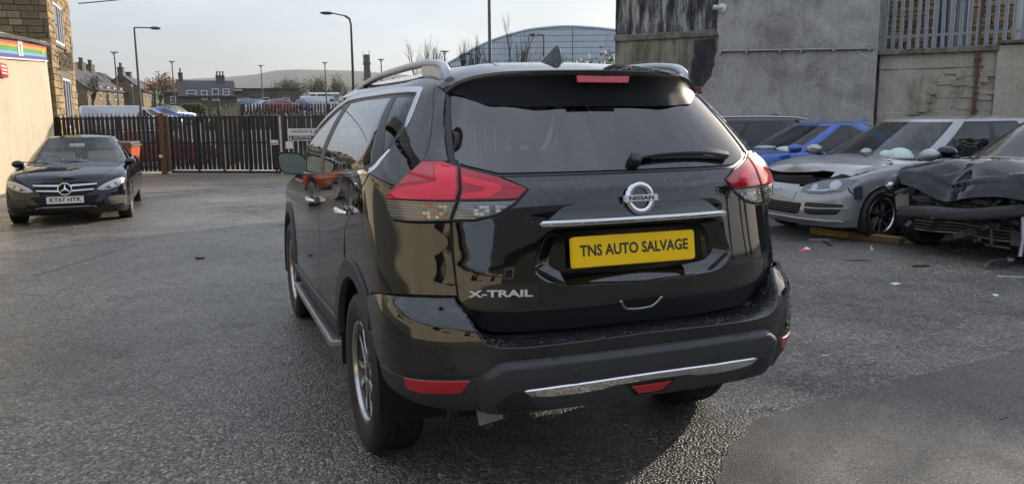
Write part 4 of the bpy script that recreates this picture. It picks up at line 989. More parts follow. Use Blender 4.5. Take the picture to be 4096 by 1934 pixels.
# --- rear window, black edge and D-pillar trim strips
win_half=[(0,1.575),(.44,1.585),(.538,1.596),(.503,1.45),(.481,1.334),(.453,1.318),(.353,1.286),(0,1.289)]
glass_half=[(0,1.565),(.42,1.572),(.518,1.59),(.482,1.45),(.464,1.345),(.44,1.325),(.353,1.297),(0,1.297)]
rw=panel('rear_window',sym(glass_half),offset_surf(body_f,lambda q,z:-.001+0*q),GLASSDARK,suv,lip=0,step=.04)
panel('window_border',sym(win_half),offset_surf(body_f,lambda q,z:-.004+0*q),PLASTIC,rw,holes=[sym(glass_half)],lip=.006,step=.03)
for mi in (0,1):
    st=[(.483,1.340),(.541,1.597),(.602,1.628),(.6145,1.622),(.566,1.536),(.547,1.444),(.551,1.36),(.560,1.340),(.497,1.338)]
    panel('pillar_trim',st,offset_surf(body_f,lambda q,z:.002+0*q),BLACKPAINT,suv,mirror=mi,step=.02,dens=.02)

# --- tail lamps
Slamp=offset_surf(body_f,lambda q,z:.008+.024*sstep(.42,.64,np.abs(q))*np.clip(1-np.abs(z-1.2)/.16,0,1))
LO_red=[(.456,1.316),(.497,1.334),(.556,1.334),(.594,1.293),(.642,1.247),(.688,1.199),(.56,1.199),(.468,1.202),(.459,1.24)]
LO_clr=[(.469,1.198),(.56,1.195),(.689,1.194),(.690,1.165),(.676,1.126),(.62,1.124),(.562,1.126),(.488,1.132)]
LI_red=[(.449,1.313),(.353,1.279),(.293,1.241),(.317,1.207),(.458,1.204),(.450,1.24)]
LI_clr=[(.320,1.202),(.459,1.199),(.479,1.134),(.421,1.138),(.367,1.155),(.329,1.188)]
for mi in (0,1):
    for (red,clr,nm,strip) in ((LO_red,LO_clr,'tail_lamp',None),(LI_red,LI_clr,'boot_lamp',None)):
        allp=np.array(red+clr); cx,cz=allp.mean(0)
        hous=[p for p in red]; 
        if nm=='tail_lamp': hull=[(.452,1.322),(.497,1.339),(.560,1.339),(.597,1.296),(.645,1.25),(.693,1.199),(.695,1.165),(.679,1.121),(.62,1.119),(.562,1.121),(.484,1.127),(.464,1.2),(.455,1.24)]
        else: hull=[(.452,1.319),(.353,1.284),(.288,1.242),(.322,1.187),(.365,1.15),(.421,1.132),(.4825,1.128),(.463,1.2),(.454,1.24)]
        lamp=panel(nm,hull,offset_surf(body_f,lambda q,z:.002+.020*sstep(.42,.64,np.abs(q))*np.clip(1-np.abs(z-1.2)/.16,0,1)),PLASTIC,suv,mirror=mi,lip=.03,step=.02,dens=.02)
        panel('red_lens',red,Slamp,REDDEEP,lamp,mirror=mi,lip=.006,step=.018,dens=.015)
        g=(lambda P,k,c:[(c[0]+(q-c[0])*k,c[1]+(z-c[1])*k) for q,z in P])
        if nm=='tail_lamp': band=[(.462,1.312),(.520,1.322),(.516,1.262),(.630,1.236),(.676,1.203),(.56,1.203),(.472,1.206),(.464,1.24)]
        else: band=[(.445,1.285),(.36,1.257),(.35,1.24),(.385,1.213),(.455,1.209),(.449,1.225),(.40,1.232),(.392,1.246),(.446,1.262)]
        panel('light_guide',band,offset_surf(body_f,lambda q,z:.0095+.024*sstep(.42,.64,np.abs(q))*np.clip(1-np.abs(z-1.2)/.16,0,1)),REDLENS,lamp,mirror=mi,lip=.001,step=.018,dens=.015,inset=0)
        if nm=='tail_lamp': up=[(.524,1.32),(.556,1.329),(.590,1.292),(.63,1.25),(.522,1.268)]; panel('light_guide',up,offset_surf(body_f,lambda q,z:.0095+.024*sstep(.42,.64,np.abs(q))*np.clip(1-np.abs(z-1.2)/.16,0,1)),REFLECTOR,lamp,mirror=mi,lip=.001,step=.018,dens=.015,inset=0)
        back=panel('lamp_reflector',clr,offset_surf(body_f,lambda q,z:.0035+.020*sstep(.42,.64,np.abs(q))*np.clip(1-np.abs(z-1.2)/.16,0,1)),LAMPSHADE,lamp,mirror=mi,lip=0,step=.02)
        for k in range(6):
            zz=1.14+k*.0105; qs=[p for p in np.linspace(.30,.70,60) if in_poly(np.array([[p,zz]]),clr)[0]]
            if len(qs)>3: panel('rib',[(qs[0]+.004,zz-.0022),(qs[-1]-.004,zz-.0022),(qs[-1]-.004,zz+.0022),(qs[0]+.004,zz+.0022)],offset_surf(body_f,lambda q,z:.0055+.021*sstep(.42,.64,np.abs(q))*np.clip(1-np.abs(z-1.2)/.16,0,1)),LAMPRIB,lamp,mirror=mi,lip=.002,dens=.03,inset=0)
        # cut-glass facets behind the clear lens
        q0,q1=(.490,.560) if nm=='tail_lamp' else (.345,.425)
        for a in range(6):
            for b_ in range(4):
                cq=q0+(q1-q0)*(a+.5)/6; cz=1.142+.0125*b_; hw=(q1-q0)/12*.84
                if not in_poly(np.array([[cq-hw,cz-.005],[cq+hw,cz-.005],[cq,cz+.005]]),clr).all(): continue
                mt_=(AMBER if rnd.random()<.22 else rnd.choice((LAMPBACK,LAMPSHADE,LAMPRIB))) if nm=='tail_lamp' else rnd.choice((LAMPWHITE,LAMPBACK,LAMPBACK,LAMPSHADE))
                panel('facet',[(cq-hw,cz-.005),(cq+hw,cz-.005),(cq+hw,cz+.005),(cq-hw,cz+.005)],offset_surf(body_f,lambda q,z,s_=rnd.uniform(-.3,.3),c_=cq:.0070+.0215*sstep(.42,.64,np.abs(q))*np.clip(1-np.abs(z-1.2)/.16,0,1)+(np.abs(q)-c_)*s_),mt_,lamp,mirror=mi,lip=.002,dens=.03,inset=0)
        panel('clear_lens',clr,Slamp,CLEARLENS,lamp,mirror=mi,lip=.004,step=.02,dens=.015)

# --- quarter panels, doors, wings
for mi in (0,1):
    dooredge=[(.622,1.296),(.66,1.25),(.80,1.17),(1.06,1.045),(1.17,.99)]
    qp=[(.6185,1.624),(.568,1.536),(.549,1.444),(.553,1.36),(.563,1.341),(.599,1.298),(.647,1.252),(.696,1.201),(.698,1.165),(.681,1.117),(.62,1.115),(.562,1.117),(.489,1.122),(.489,1.02),(.489,.949),(.487,.864),(.569,.860),(.67,.852)]
    a=ysq([(.62,.812),(.648,.790)]+arch(WY,.47,125,66,12)+dooredge[::-1]+[(.600,1.33),(.585,1.37),(.592,1.41),(.607,1.465),(.66,1.52),(.735,1.606),(.80,1.613)])
    quarter=panel('rear_quarter',qp+a,SB,BLACKPAINT,suv,mirror=mi,step=.026,dens=.022)
    # fuel flap is on the right; door skins
    rd=[(2.045,1.178),(1.6,1.216),(1.3,1.238),(.95,1.264),(.75,1.284),(.640,1.286)]+[(.668,1.252),(.806,1.174),(1.064,1.05),(1.178,.993),(1.235,.87)]+arch(WY,.47,64,20,8)+[(1.50,.495),(2.045,.478)]
    rear_door=panel('rear_door',ysq(rd),SB,BLACKPAINT,suv,mirror=mi,step=.03)
    fd=[(2.055,1.177),(2.5,1.162),(3.02,1.148),(3.10,1.10),(3.12,.85),(3.13,.60),(3.17,.47),(2.055,.478)]
    front_door=panel('front_door',ysq(fd),SB,BLACKPAINT,suv,mirror=mi,step=.035)
    wg=[(3.03,1.142),(3.3,1.10),(3.7,1.04),(4.1,.96),(4.22,.86),(4.25,.60),(4.23,.47)]+arch(WY+WB,.47,13,167,22)+[(3.18,.47),(3.14,.60),(3.13,.85),(3.11,1.10)]
    panel('front_wing',ysq(wg),SB,BLACKPAINT,suv,mirror=mi,step=.035)
    # windows with black surround
    dlo=[(.735,1.604),(.66,1.52),(.609,1.465),(.594,1.41),(.587,1.37),(.602,1.332),(.625,1.304),(.75,1.287),(.95,1.267),(1.3,1.241),(1.6,1.219),(2.05,1.181),(2.5,1.166),(2.98,1.152),(2.86,1.27),(2.66,1.395),(2.4,1.505),(2.15,1.575),(1.95,1.597),(1.3,1.604)]
    qw=[(.735,1.588),(.66,1.50),(.626,1.452),(.613,1.40),(.612,1.36),(.66,1.40),(.90,1.588)]
    rw_=[(.985,1.588),(.80,1.43),(.668,1.325),(.76,1.303),(.95,1.281),(1.3,1.255),(1.6,1.233),(1.96,1.203),(1.97,1.578),(1.6,1.588)]
    fw_=[(2.10,1.196),(2.5,1.181),(2.70,1.177),(2.72,1.34),(2.62,1.40),(2.38,1.495),(2.12,1.562)]
    tri_=[(2.75,1.180),(2.93,1.168),(2.84,1.265),(2.75,1.322)]
    Sg=offset_surf(body_f,lambda q,z:-.006+0*q)
    fr=panel('window_surround',ysq(dlo),offset_surf(body_f,lambda q,z:-.004+0*q),PLASTIC,suv,mirror=mi,holes=[ysq(qw),ysq(rw_),ysq(fw_),ysq(tri_)],lip=.012,step=.04)
    for nm,w in (('quarter_window',qw),('rear_door_window',rw_),('front_door_window',fw_),('front_quarter_window',tri_)):
        panel(nm,ysq(w),Sg,GLASSSIDE,suv,mirror=mi,lip=0,inset=-.001,step=.06)
    # polished trim round the glass
    lower=smooth_curve([(2.99,1.146),(2.5,1.160),(2.05,1.175),(1.6,1.213),(1.3,1.235),(.95,1.261),(.75,1.281),(.625,1.298),(.594,1.34),(.582,1.375)],4)
    panel('belt_trim',ribbon(ysq(lower),[.017]*(len(lower)-8)+[.015,.014,.012,.010,.008,.007,.006,.005]),offset_surf(body_f,lambda q,z:.004+0*q),CHROME,suv,mirror=mi,lip=.008,step=.012,dens=.03,inset=.001)
    upper=smooth_curve([(.604,1.462),(.655,1.525),(.715,1.592),(.76,1.610),(1.0,1.612),(1.3,1.612),(1.95,1.606),(2.17,1.585),(2.42,1.515),(2.68,1.405)],4)
    panel('roof_trim',ribbon(ysq(upper),[.006,.012,.018]+[.021]*(len(upper)-6)+[.016,.012,.008]),offset_surf(body_f,lambda q,z:.005+0*q),SATIN,suv,mirror=mi,lip=.008,step=.012,dens=.03,inset=.001)
    # arch mouldings and sill
    for yc in (WY,WY+WB):
        out=arch(yc,.515,168 if yc>2 else 126,12,26); inn=arch(yc,.435,12,168 if yc>2 else 126,26)
        if yc<2: out=arch(yc,.515,128,12,26)+[(yc+.50,.44)]; inn=[(yc+.43,.43)]+arch(yc,.435,10,140,26)+[(yc-.36,.70),(yc-.38,.775)]
        panel('arch_moulding',ysq(out+inn),offset_surf(body_f,lambda q,z:.012+0*q),PLASTIC2,suv,mirror=mi,lip=.035,step=.03,dens=.03)
        P=[];n=26
        for i in range(n+1):
            a=R(-12+204*i/n); P.append([( (1 if not mi else -1)*x,yc+.45*math.cos(a),WZ+.45*math.sin(a)) for x in (.90,.80,.62)])
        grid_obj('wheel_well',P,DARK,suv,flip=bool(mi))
    sl=[(1.46,.505),(3.30,.49),(3.28,.40),(1.49,.405)]
    panel('sill_moulding',ysq(sl),offset_surf(body_f,lambda q,z:.016-.5*np.clip(.44-z,0,1)),PLASTIC2,suv,mirror=mi,lip=.05,step=.04)
    mbs=MB(); s=1 if not mi else -1
    mbs.prism([(-s*0+x_,y_) for x_,y_ in [(s*.80,1.52),(s*.945,1.56),(s*.945,3.16),(s*.80,3.2)]],.325,.372); mbs.build('side_step',STEEL,suv,bevel=.012)
    # door handles
    for yh,zh in ((1.12,1.085),(2.24,1.03)):
        Mh=on(SB,Sy(yh,zh)[0],zh,.0)
        m2=MB(); pts=[]
        for t in np.linspace(-.105,.105,11):
            pts.append((t,0,.012+.026*(1-(t/.105)**4)))
        if mi: Mh=Matrix.Diagonal((-1,1,1,1))@Mh
        m2.tube([Mh@Vector(p) for p in pts],.015,10,rs=[.008,.012,.015,.016,.016,.016,.016,.016,.015,.012,.008]); m2.build('door_handle',CHROME,rear_door if yh<2 else front_door,smooth=True)
        m3=MB(); m3.sphere(Mh@Vector((0,0,0)),(.006,.07,.026),14,8); m3.build('handle_cup',BLACKPAINT,rear_door if yh<2 else front_door,smooth=True)
# --- roof (everything above the gutter line, forward of the spoiler shut line)
qs=np.r_[np.linspace(0,.62,14),np.linspace(.66,1,10)[0:],1+np.linspace(.1,1.42,12)]
zs=np.r_[np.linspace(1.618,1.69,10),np.linspace(1.70,1.75,12)]
top=[]
for z in zs:
    w0=float(pchip(SZ,SY,z))+float(pchip(SZ,SD,z)); yf=2.50-(z-1.618)*3.2
    row=[]
    for q in qs:
        qq=q if q<=1 else 1+(q-1)/1.42*max(.02,(yf-w0))
        row.append(body_f(np.array([qq]),np.array([z]))[0])
    top.append(row)
top=np.array(top); full=np.concatenate([top[:,::-1]*np.array([-1,1,1]),top[:,1:]],1)
roof=grid_obj('roof',full,BLACKPAINT,suv)
# --- spoiler
def curve3(K,n): 
    K=np.array(K,float); d=np.r_[0,np.cumsum(np.linalg.norm(np.diff(K,axis=0),axis=1))]; t=np.linspace(0,d[-1],n)
    return np.stack([pchip(d,K[:,i],t) for i in range(3)],-1)
gapc=curve3([(0,.84,1.737),(.3,.815,1.726),(.42,.79,1.712),(.512,.762,1.684),(.57,.722,1.655),(.604,.688,1.622)],24)
lipc=curve3([(0,.375,1.678),(.21,.402,1.676),(.36,.455,1.673),(.47,.516,1.662),(.55,.573,1.636),(.590,.606,1.600)],24)
undc=curve3([(0,.392,1.536),(.26,.400,1.536),(.40,.446,1.541),(.455,.466,1.545),(.49,.50,1.556),(.54,.555,1.580),(.580,.598,1.592)],24)-np.array([0,.010,0])
up=np.array([0,0,1.])
sec=[gapc,gapc*.7+lipc*.3+up*.007,gapc*.4+lipc*.6+up*.007,gapc*.12+lipc*.88+up*.003,lipc]
mir=lambda A:np.concatenate([A[::-1]*np.array([-1,1,1]),A[1:]],0)
spoiler=grid_obj('spoiler',[mir(s) for s in sec],BLACKPAINT,suv)
l2=lipc+np.array([0,.003,-.020]); 
grid_obj('spoiler_edge',[mir(lipc),mir(lipc+np.array([0,-.002,-.010])),mir(l2)],BLACKPAINT,spoiler)
grid_obj('spoiler_underside',[mir(l2),mir(l2*.7+undc*.3+np.array([0,.012,.004])),mir(l2*.3+undc*.7+np.array([0,.010,.004])),mir(undc)],SPOILERBLACK,spoiler)
mb=MB(); 
Mbl=frame((0.0,.381,1.640),(1,0,0),(0,.35,1)); mb.prism(round_poly([(-.118,.0135),(.118,.0135),(.108,-.0155),(-.118,-.0155)],.004),-.004,.006,Mbl); mb.build('brake_light',REFLECTOR,spoiler,bevel=.002)
# --- aerial fin
mb=MB(); fin=[(.0,.0,1.74),]
P=[]
for k in range(9):
    t=k/8; w=.050*(1-t)**.8+.006; y0=.80+.012*t; y1=1.03-.21*t**.8; z=1.728+.078*t
    P.append([(w*math.cos(a)*1.0,(y0+y1)/2+(y1-y0)/2*math.sin(a),z) for a in [2*math.pi*i/16 for i in range(16)]])
fin=grid_obj('aerial_fin',P+[[(0,.816,1.8075)]*16],BLACKPAINT,suv,closed_u=True)
# --- roof rails
for s in (-1,1):
    pts=[(s*.565,.66,1.675),(s*.563,.70,1.708),(s*.560,.78,1.725),(s*.558,.99,1.738),(s*.556,1.45,1.738),(s*.560,1.95,1.725),(s*.575,2.3,1.69),(s*.59,2.46,1.66)]
    c=smooth_curve(pts,5); mb=MB()
    n=len(c); hw=[.016]*n
    V=[];F=[]
    for i,p in enumerate(c):
        t=i/(n-1); hh=.016+.010*math.exp(-(t/.12)**2); ww=.019
        for a in range(10):
            an=2*math.pi*a/10; V.append((p[0]+ww*math.copysign(abs(math.cos(an))**.7,math.cos(an)),p[1],p[2]-.006+hh*math.copysign(abs(math.sin(an))**.7,math.sin(an))))
    for i in range(n-1):
        for a in range(10): F.append((i*10+a,i*10+(a+1)%10,(i+1)*10+(a+1)%10,(i+1)*10+a))
    F.append(tuple(range(10))); F.append(tuple(range(n*10-10,n*10))); mb.add(V,F)
    rail=mb.build('roof_rail',RAILSILVER,suv,smooth=True,angle=60)
    for (y,z0,z1,l) in ((.86,1.64,1.728,.30),(2.30,1.635,1.685,.16)):
        m2=MB(); m2.box((s*.560-.014,y-l/2,z0),(s*.560+.014,y+l/2,z1-.004)); m2.build('rail_foot',RAILSILVER,rail,bevel=.012)
# --- bumper
lip_half=[(0,.706),(.17,.702),(.337,.694),(.389,.699),(.420,.714),(.436,.740),(.463,.815),(.480,.838),(.487,.860)]
trim=[(.90,.562),(.69,.565),(.60,.573),(.465,.588),(.432,.602),(.393,.640),(.372,.650),(.24,.656),(0,.658)]
pb=lip_half+[(.569,.857),(.67,.849),(.80,.838),(1.02,.800),(1.045,.76)]+[(1.0,.66),(.93,.58)]+trim
bumper=panel('rear_bumper',[p for p in pb]+[(-p[0],p[1]) for p in pb[::-1] if p[0]>1e-6],SBU,BLACKPAINT,suv,step=.024,dens=.022)
low=[(0,.655),(.24,.653),(.372,.647),(.393,.637),(.432,.599),(.465,.585),(.60,.570),(.69,.562),(.895,.558),(.90,.50),(.86,.437),(.735,.430),(.628,.434),(.535,.440),(.40,.452),(.2,.462),(0,.466)]
clad=panel('bumper_cladding',sym(low),offset_surf(bump_f,lambda q,z:.002-.9*np.clip(.47-z,0,1)**1.3),PLASTIC2,suv,lip=.05,step=.025,dens=.025)
ctr=[(0,.657),(.24,.655),(.372,.648),(.395,.637),(.434,.600),(.485,.462),(.44,.455),(.37,.456),(.2,.464),(0,.468)]
ctrp=sym(ctr); outl=[(p[0],p[1]) if p[1]>.47 else (p[0],p[1]-.2) for p in ctrp]
panel('bumper_skid',ctrp,offset_surf(bump_f,lambda q,z:np.array([.003+.020*float(sstep(0,.026,dist_poly(a,b,outl)))*(1-.65*float(sstep(.40,.46,abs(a)))) for a,b in zip(np.atleast_1d(q),np.atleast_1d(z))])),PLASTIC2,clad,lip=.012,step=.012,dens=.014)
sk=[(0,.562),(.10,.561),(.25,.555),(.334,.547),(.318,.522),(.262,.514),(.20,.516),(.14,.521),(.115,.533),(0,.537)]
panel('chrome_skid',sym(sk),offset_surf(bump_f,lambda q,z:.030+.3*(z-.54)),CHROME,clad,lip=.012,step=.012,dens=.015)
for s in (0,1):
    blk=[(.336,.552),(.36,.550),(.402,.50),(.40,.47),(.30,.472),(.32,.51)]
    panel('skid_end',blk,offset_surf(bump_f,lambda q,z:.028+0*q),PLASTIC,clad,mirror=s,lip=.012,step=.02)
    rf=[(.459,.580),(.60,.567),(.682,.561),(.683,.516),(.607,.513),(.487,.530)]
    panel('reflector',rf,offset_surf(bump_f,lambda q,z:.006+0*q),REFLECTOR,clad,mirror=s,lip=.008,step=.02)
    for q,z,S,m in ((.510,.628,SBU,PLASTIC),(.205,.588,offset_surf(bump_f,lambda q,z:.022+0*q),PLASTIC2)):
        Ms=on(S,q,z,.001)
        if s: Ms=Matrix.Diagonal((-1,1,1,1))@Ms
        mb=MB(); mb.lathe([(.0,.0045),(.008,.0045),(.0095,.002),(.0115,.002),(.013,.004),(.0155,.003),(.0165,-.003)],20,Ms); mb.build('parking_sensor',m,bumper,smooth=True)
fg=[(-.062,.519),(.062,.519),(.036,.487),(-.036,.487)]
panel('fog_recess',[(-.075,.527),(.075,.527),(.045,.478),(-.045,.478)],offset_surf(bump_f,lambda q,z:.0245+0*q),DARK,clad,lip=.004,step=.03)
panel('fog_lamp',round_poly(fg,.006),offset_surf(bump_f,lambda q,z:.029+0*q),REFLECTOR,clad,lip=.004,step=.02)
# step plate on top of the bumper
lh=[(0,.706),(.085,.704),(.17,.702),(.25,.698),(.337,.694),(.389,.699),(.420,.714),(.436,.740),(.450,.778),(.463,.815),(.480,.838),(.487,.860)]
gh=[(0,.712),(.08,.712),(.16,.712),(.24,.713),(.33,.714),(.385,.718),(.425,.738),(.440,.760),(.455,.786),(.470,.811),(.484,.845),(.487,.860)]
A_,_=SBU.ev(np.array(lh)); B_,_=SG.ev(np.array(gh)); B2=B_+np.array([0,.05,.0])
rows=[mir(A_+np.array([0,.002,-.001])),mir(A_*.75+B_*.25+np.array([0,.0,.004])),mir(A_*.35+B_*.65+np.array([0,.004,-.003])),mir(B2+np.array([0,0,-.012]))]
grid_obj('bumper_step',rows,STEPPLASTIC,bumper)
# underside
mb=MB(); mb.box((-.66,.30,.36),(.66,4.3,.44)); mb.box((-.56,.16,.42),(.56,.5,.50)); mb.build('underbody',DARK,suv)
mb=MB(); Mf=frame((-.545,.28,.40),(1,.0,-.02),(.1,.25,1)); mb.prism([(-.05,.03),(.05,.03),(.062,-.055),(.02,-.062),(-.038,-.07)],-.001,.0015,Mf); mb.build('exhaust_shield',STEEL,suv)
mb=MB(); mb.tube([(-.50,.75,.30),(-.50,.40,.31)],.03,14,cap=False); mb.build('exhaust_pipe',STEEL,suv,smooth=True)
# black seals behind the shut lines
mb=MB()
def seal(f,pts,off=-.012):
    P,N=Par(f).ev(np.array(pts,float)); 
    for s in (1,-1): mb.tube([tuple((p+n*off)*np.array([s,1,1])) for p,n in zip(P,N)],.008,5,cap=False)
seal(gate_f,densify([(.487,1.125),(.487,1.0),(.487,.86),(.471,.811),(.454,.783),(.427,.74),(.385,.72),(0,.715),(0,.7151)],.03)[:-3])
seal(body_f,densify([(.487,.862),(.569,.858),(.67,.850),(.80,.838),(1.04,.79),(1.04,.7901)],.03)[:-2])
seal(body_f,densify([(.63,1.681),(.6165,1.624),(.567,1.536),(.548,1.444),(.552,1.36),(.561,1.34),(.561,1.3401)],.02)[:-2])
seal(body_f,densify([(-.0,1.2865),(.345,1.2865),(.45,1.318),(.455,1.24),(.464,1.2),(.484,1.13),(.484,1.1301)],.03)[:-2])
seal(body_f,ysq([(.63,1.29),(.664,1.251),(.80,1.172),(1.06,1.0475),(1.174,.9915),(1.24,.87)]))
seal(body_f,ysq([(2.05,z) for z in np.linspace(1.175,.48,10)])); seal(body_f,ysq([(3.03,1.145),(3.105,1.10),(3.125,.85),(3.135,.60),(3.175,.47)]))
mb.build('shut_line_seals',DARK,suv,kind='stuff')
# --- bonnet, windscreen, nose (seen only past the flank)
def gridfn(fn,us,vs): return [[fn(u,v) for u in us] for v in vs]
hood=gridfn(lambda u,v:(u*(.80-.10*v**2),3.08+1.32*v-.10*u*u*(v),1.13-.03*v-.17*v**2.2+.035*(1-u*u)-.02*abs(u)**6),np.linspace(-1,1,15),np.linspace(0,1,12))
grid_obj('bonnet',hood,BLACKPAINT,suv)
nose=gridfn(lambda u,v:(u*.90*(1-.05*v),4.62-.42*abs(u)**3-.20*v**2,.34+.62*v),np.linspace(-1,1,21),np.linspace(0,1,8))
grid_obj('front_bumper',nose,BLACKPAINT,suv,flip=True)
ws=gridfn(lambda u,v:(u*(.74-.17*v),3.16-.86*v-.12*u*u,1.145+.50*v),np.linspace(-1,1,13),np.linspace(0,1,8))
grid_obj('windscreen',ws,GLASSCLEAR,suv,flip=False)
for s in (-1,1):
    mb=MB(); mb.tube([(s*.80,3.10,1.12),(s*.76,2.80,1.31),(s*.70,2.50,1.47),(s*.62,2.26,1.615),(s*.58,2.15,1.655)],.035,8); mb.build('front_pillar',BLACKPAINT,suv,smooth=True)
# --- door mirrors
for s in (-1,1):
    g=[]
    for i in range(9):
        t=i/8; sc=(1-(t)**2.4)**.5 if t<1 else 0.02; yy=2.80+.13*t
        row=[]
        for a in range(24):
            an=2*math.pi*a/24; cx=math.copysign(abs(math.cos(an))**.55,math.cos(an)); sx=math.copysign(abs(math.sin(an))**.6,math.sin(an))
            row.append((s*(.950+.093*cx*sc+.012*sx*sc),yy+.02*cx,1.212+.073*sx*sc+.008*cx*sc))
        g.append(row)
    mr=grid_obj('door_mirror',g,BLACKPAINT,suv,closed_u=True,flip=(s>0))
    f=g[0]; c=Vector((s*.950,2.802,1.212)); rimv=[tuple(c+(Vector(p)-c)*.88+Vector((0,.004,0))) for p in f]
    grid_obj('mirror_rim',[f,[tuple(c+(Vector(p)-c)*.90+Vector((0,-.002,0))) for p in f],[tuple(c+(Vector(p)-c)*.87+Vector((0,.006,0))) for p in f]],PLASTIC,mr,closed_u=True)
    mesh_obj('mirror_glass',[tuple(c+(Vector(p)-c)*.88+Vector((0,.004,0))) for p in f],[tuple(range(24))],CHROMEBLUE,mr)
    mb=MB(); mb.tube([(s*.84,2.90,1.165),(s*.885,2.86,1.16),(s*.93,2.85,1.155)],.022,8); mb.build('mirror_arm',PLASTIC,mr,smooth=True)
# --- wiper
Mw=on(offset_surf(body_f,lambda q,z:0*q),.018,1.322,.0)
mb=MB(); mb.lathe([(.0,.034),(.018,.034),(.024,.028),(.027,.0)],18,Mw); wiper=mb.build('rear_wiper',PLASTIC,suv,smooth=True)
Sw=offset_surf(body_f,lambda q,z:.030+0*q)
wp=smooth_curve([(.018,1.323),(.03,1.338),(.06,1.347),(.11,1.352),(.20,1.351),(.27,1.340),(.338,1.322)],4); wl_=len(wp)
panel('wiper_arm',ribbon(wp,[.026+.013*math.sin(math.pi*min(1,i/(wl_*.75)))-.012*max(0,(i/wl_-.7)/.3) for i in range(wl_)]),Sw,WIPERGREY,wiper,lip=.016,step=.01,dens=.015)
panel('wiper_blade',ribbon([(.075,1.331),(.2,1.331),(.335,1.317)],[.008,.01,.006]),offset_surf(body_f,lambda q,z:.014+0*q),PLASTIC,wiper,lip=.012,step=.02)
# --- wheels
def make_tyre(Rr,w,rim,parent,Mw,name='wheel',mat=RUBBER,style=5,face=ALLOY,n=56,lettering=None):
    h=w/2; rr=rim
    prof=[(rr-.012,-h*.78),(rr+.006,-h*.84),(rr+.02,-h*.90),((rr+Rr)/2,-h*1.0),(Rr-.03,-h*.97),(Rr-.010,-h*.86),(Rr-.002,-h*.72)]
    for g in (-.42,-.14,.14,.42): prof+=[(Rr,h*(g-.075)),(Rr-.007,h*(g-.055)),(Rr-.007,h*(g+.055)),(Rr,h*(g+.075))]
    prof+=[(Rr-.002,h*.72),(Rr-.010,h*.86),(Rr-.03,h*.97),((rr+Rr)/2+.02,h*1.0),((rr+Rr)/2,h*.985),(rr+.03,h*.93),(rr+.012,h*.88),(rr+.002,h*.84),(rr-.012,h*.78)]
    m=MB(); m.lathe(prof,n,Mw); t=m.build(name,mat,parent,smooth=True,angle=50)
    m=MB(); m.lathe([(rr-.004,-h*.8),(rr-.02,-h*.5),(rr-.035,h*.2),(rr-.02,h*.70)],40,Mw); m.build('rim_barrel',ALLOYDARK,t,smooth=True)
    m=MB(); m.lathe([(rr-.02,h*.70),(rr-.012,h*.80),(rr+.004,h*.83),(rr+.002,h*.86),(rr-.012,h*.83),(rr-.020,h*.70)],40,Mw); m.build('rim',face,t,smooth=True)
    m=MB(); m.lathe([(.0,h*.0),(rr*.93,h*.0)],32,Mw); m.build('brake_disc',DARK,t)
    m=MB(); m2=MB()
    for k in range(style):
        for d in (-1,1):
            a=2*math.pi*k/style; Rm=Mw@Matrix.Rotation(a,4,'Z')
            o=d*.030
            poly=[(.045,o-.018*1.0),(rr*.55,o*1.15-.015),(rr-.02,d*.058-.014),(rr-.02,d*.058+.014),(rr*.55,o*1.15+.013),(.045,o+.016)]
            m.prism(poly,h*.30,h*.66,Rm)
        Rm=Mw@Matrix.Rotation(2*math.pi*(k+.5)/style,4,'Z')
        m2.prism([(.05,-.02),(rr-.02,-.028),(rr-.02,.028),(.05,.02)],h*.22,h*.42,Rm)
    m.build('spokes',face,t,bevel=.004); m2.build('spoke_pockets',ALLOYDARK,t)
    m=MB(); m.lathe([(.0,h*.70),(.024,h*.70),(.03,h*.67),(.056,h*.62),(.062,h*.4)],20,Mw); m.build('hub_cap',ALLOYDARK,t,smooth=True)
    if lettering:
        for i,chh in enumerate(lettering):
            a=R(-62-i*7.2); Mt=Mw@Matrix.Rotation(a,4,'Z')@Matrix.Translation((rr+.066,0,h*1.005))@Matrix.Rotation(R(-90),4,'Z')
            text_obj('sidewall_letter',chh,.034,LETTERGREY,t,Mt,.0008,.0006)
    return t
for (y,s) in ((WY,-1),(WY,1),(WY+WB,-1),(WY+WB,1)):
    Mw=frame((s*.787,y,WZ-.004+(gz(y) if y>2 else 0)),(0,1,0),(0,0,1) if s>0 else (0,0,-1))
    if y>2: Mw=Mw@Matrix.Rotation(R(0),4,'X')
    make_tyre(.364,.228,.232,suv,Mw@Matrix.Rotation(R(20),4,'Z'),lettering='BRIDGESTONE' if (s<0) else None)
# --- cabin
mb=MB(); mb.box((-.78,.45,.78),(.78,1.35,.84)); mb.box((-.78,1.3,.42),(.78,3.1,.48)); mb.build('cabin_floor',SEATDARK,suv)
def seat(x,y,zb,w,h,parent,mat,head=True,lean=.22,name='seat',facing=1):
    m=MB(); m.box((x-w/2,y-.02,zb),(x+w/2,y+.46,zb+.15)); 
    Mx=Matrix.Translation((x,y,zb+.1))@Matrix.Rotation(lean*facing,4,'X'); m.box((-w/2,-.08,0),(w/2,.05,h),Mx)
    s=m.build(name,mat,parent,bevel=.035,smooth=True)
    if head:
        m=MB(); m.box((-.13,-.08,h+.05),(.13,.02,h+.25),Mx); m.tube([Mx@Vector((-.06,-.03,h-.02)),Mx@Vector((-.06,-.03,h+.08))],.008,6); m.tube([Mx@Vector((.06,-.03,h-.02)),Mx@Vector((.06,-.03,h+.08))],.008,6)
        m.build('headrest',mat,s,bevel=.03,smooth=True)
    return s
for x in (-.46,0,.46): seat(x,1.45,.56,.44,.50,suv,SEATDARK,head=False)
for x in (-.38,.38): seat(x,2.30,.58,.48,.62,suv,SEATDARK)
mb=MB(); mb.box((-.74,2.85,.6),(.74,3.1,1.06)); mb.build('dashboard',SEATDARK,suv,bevel=.05,smooth=True)
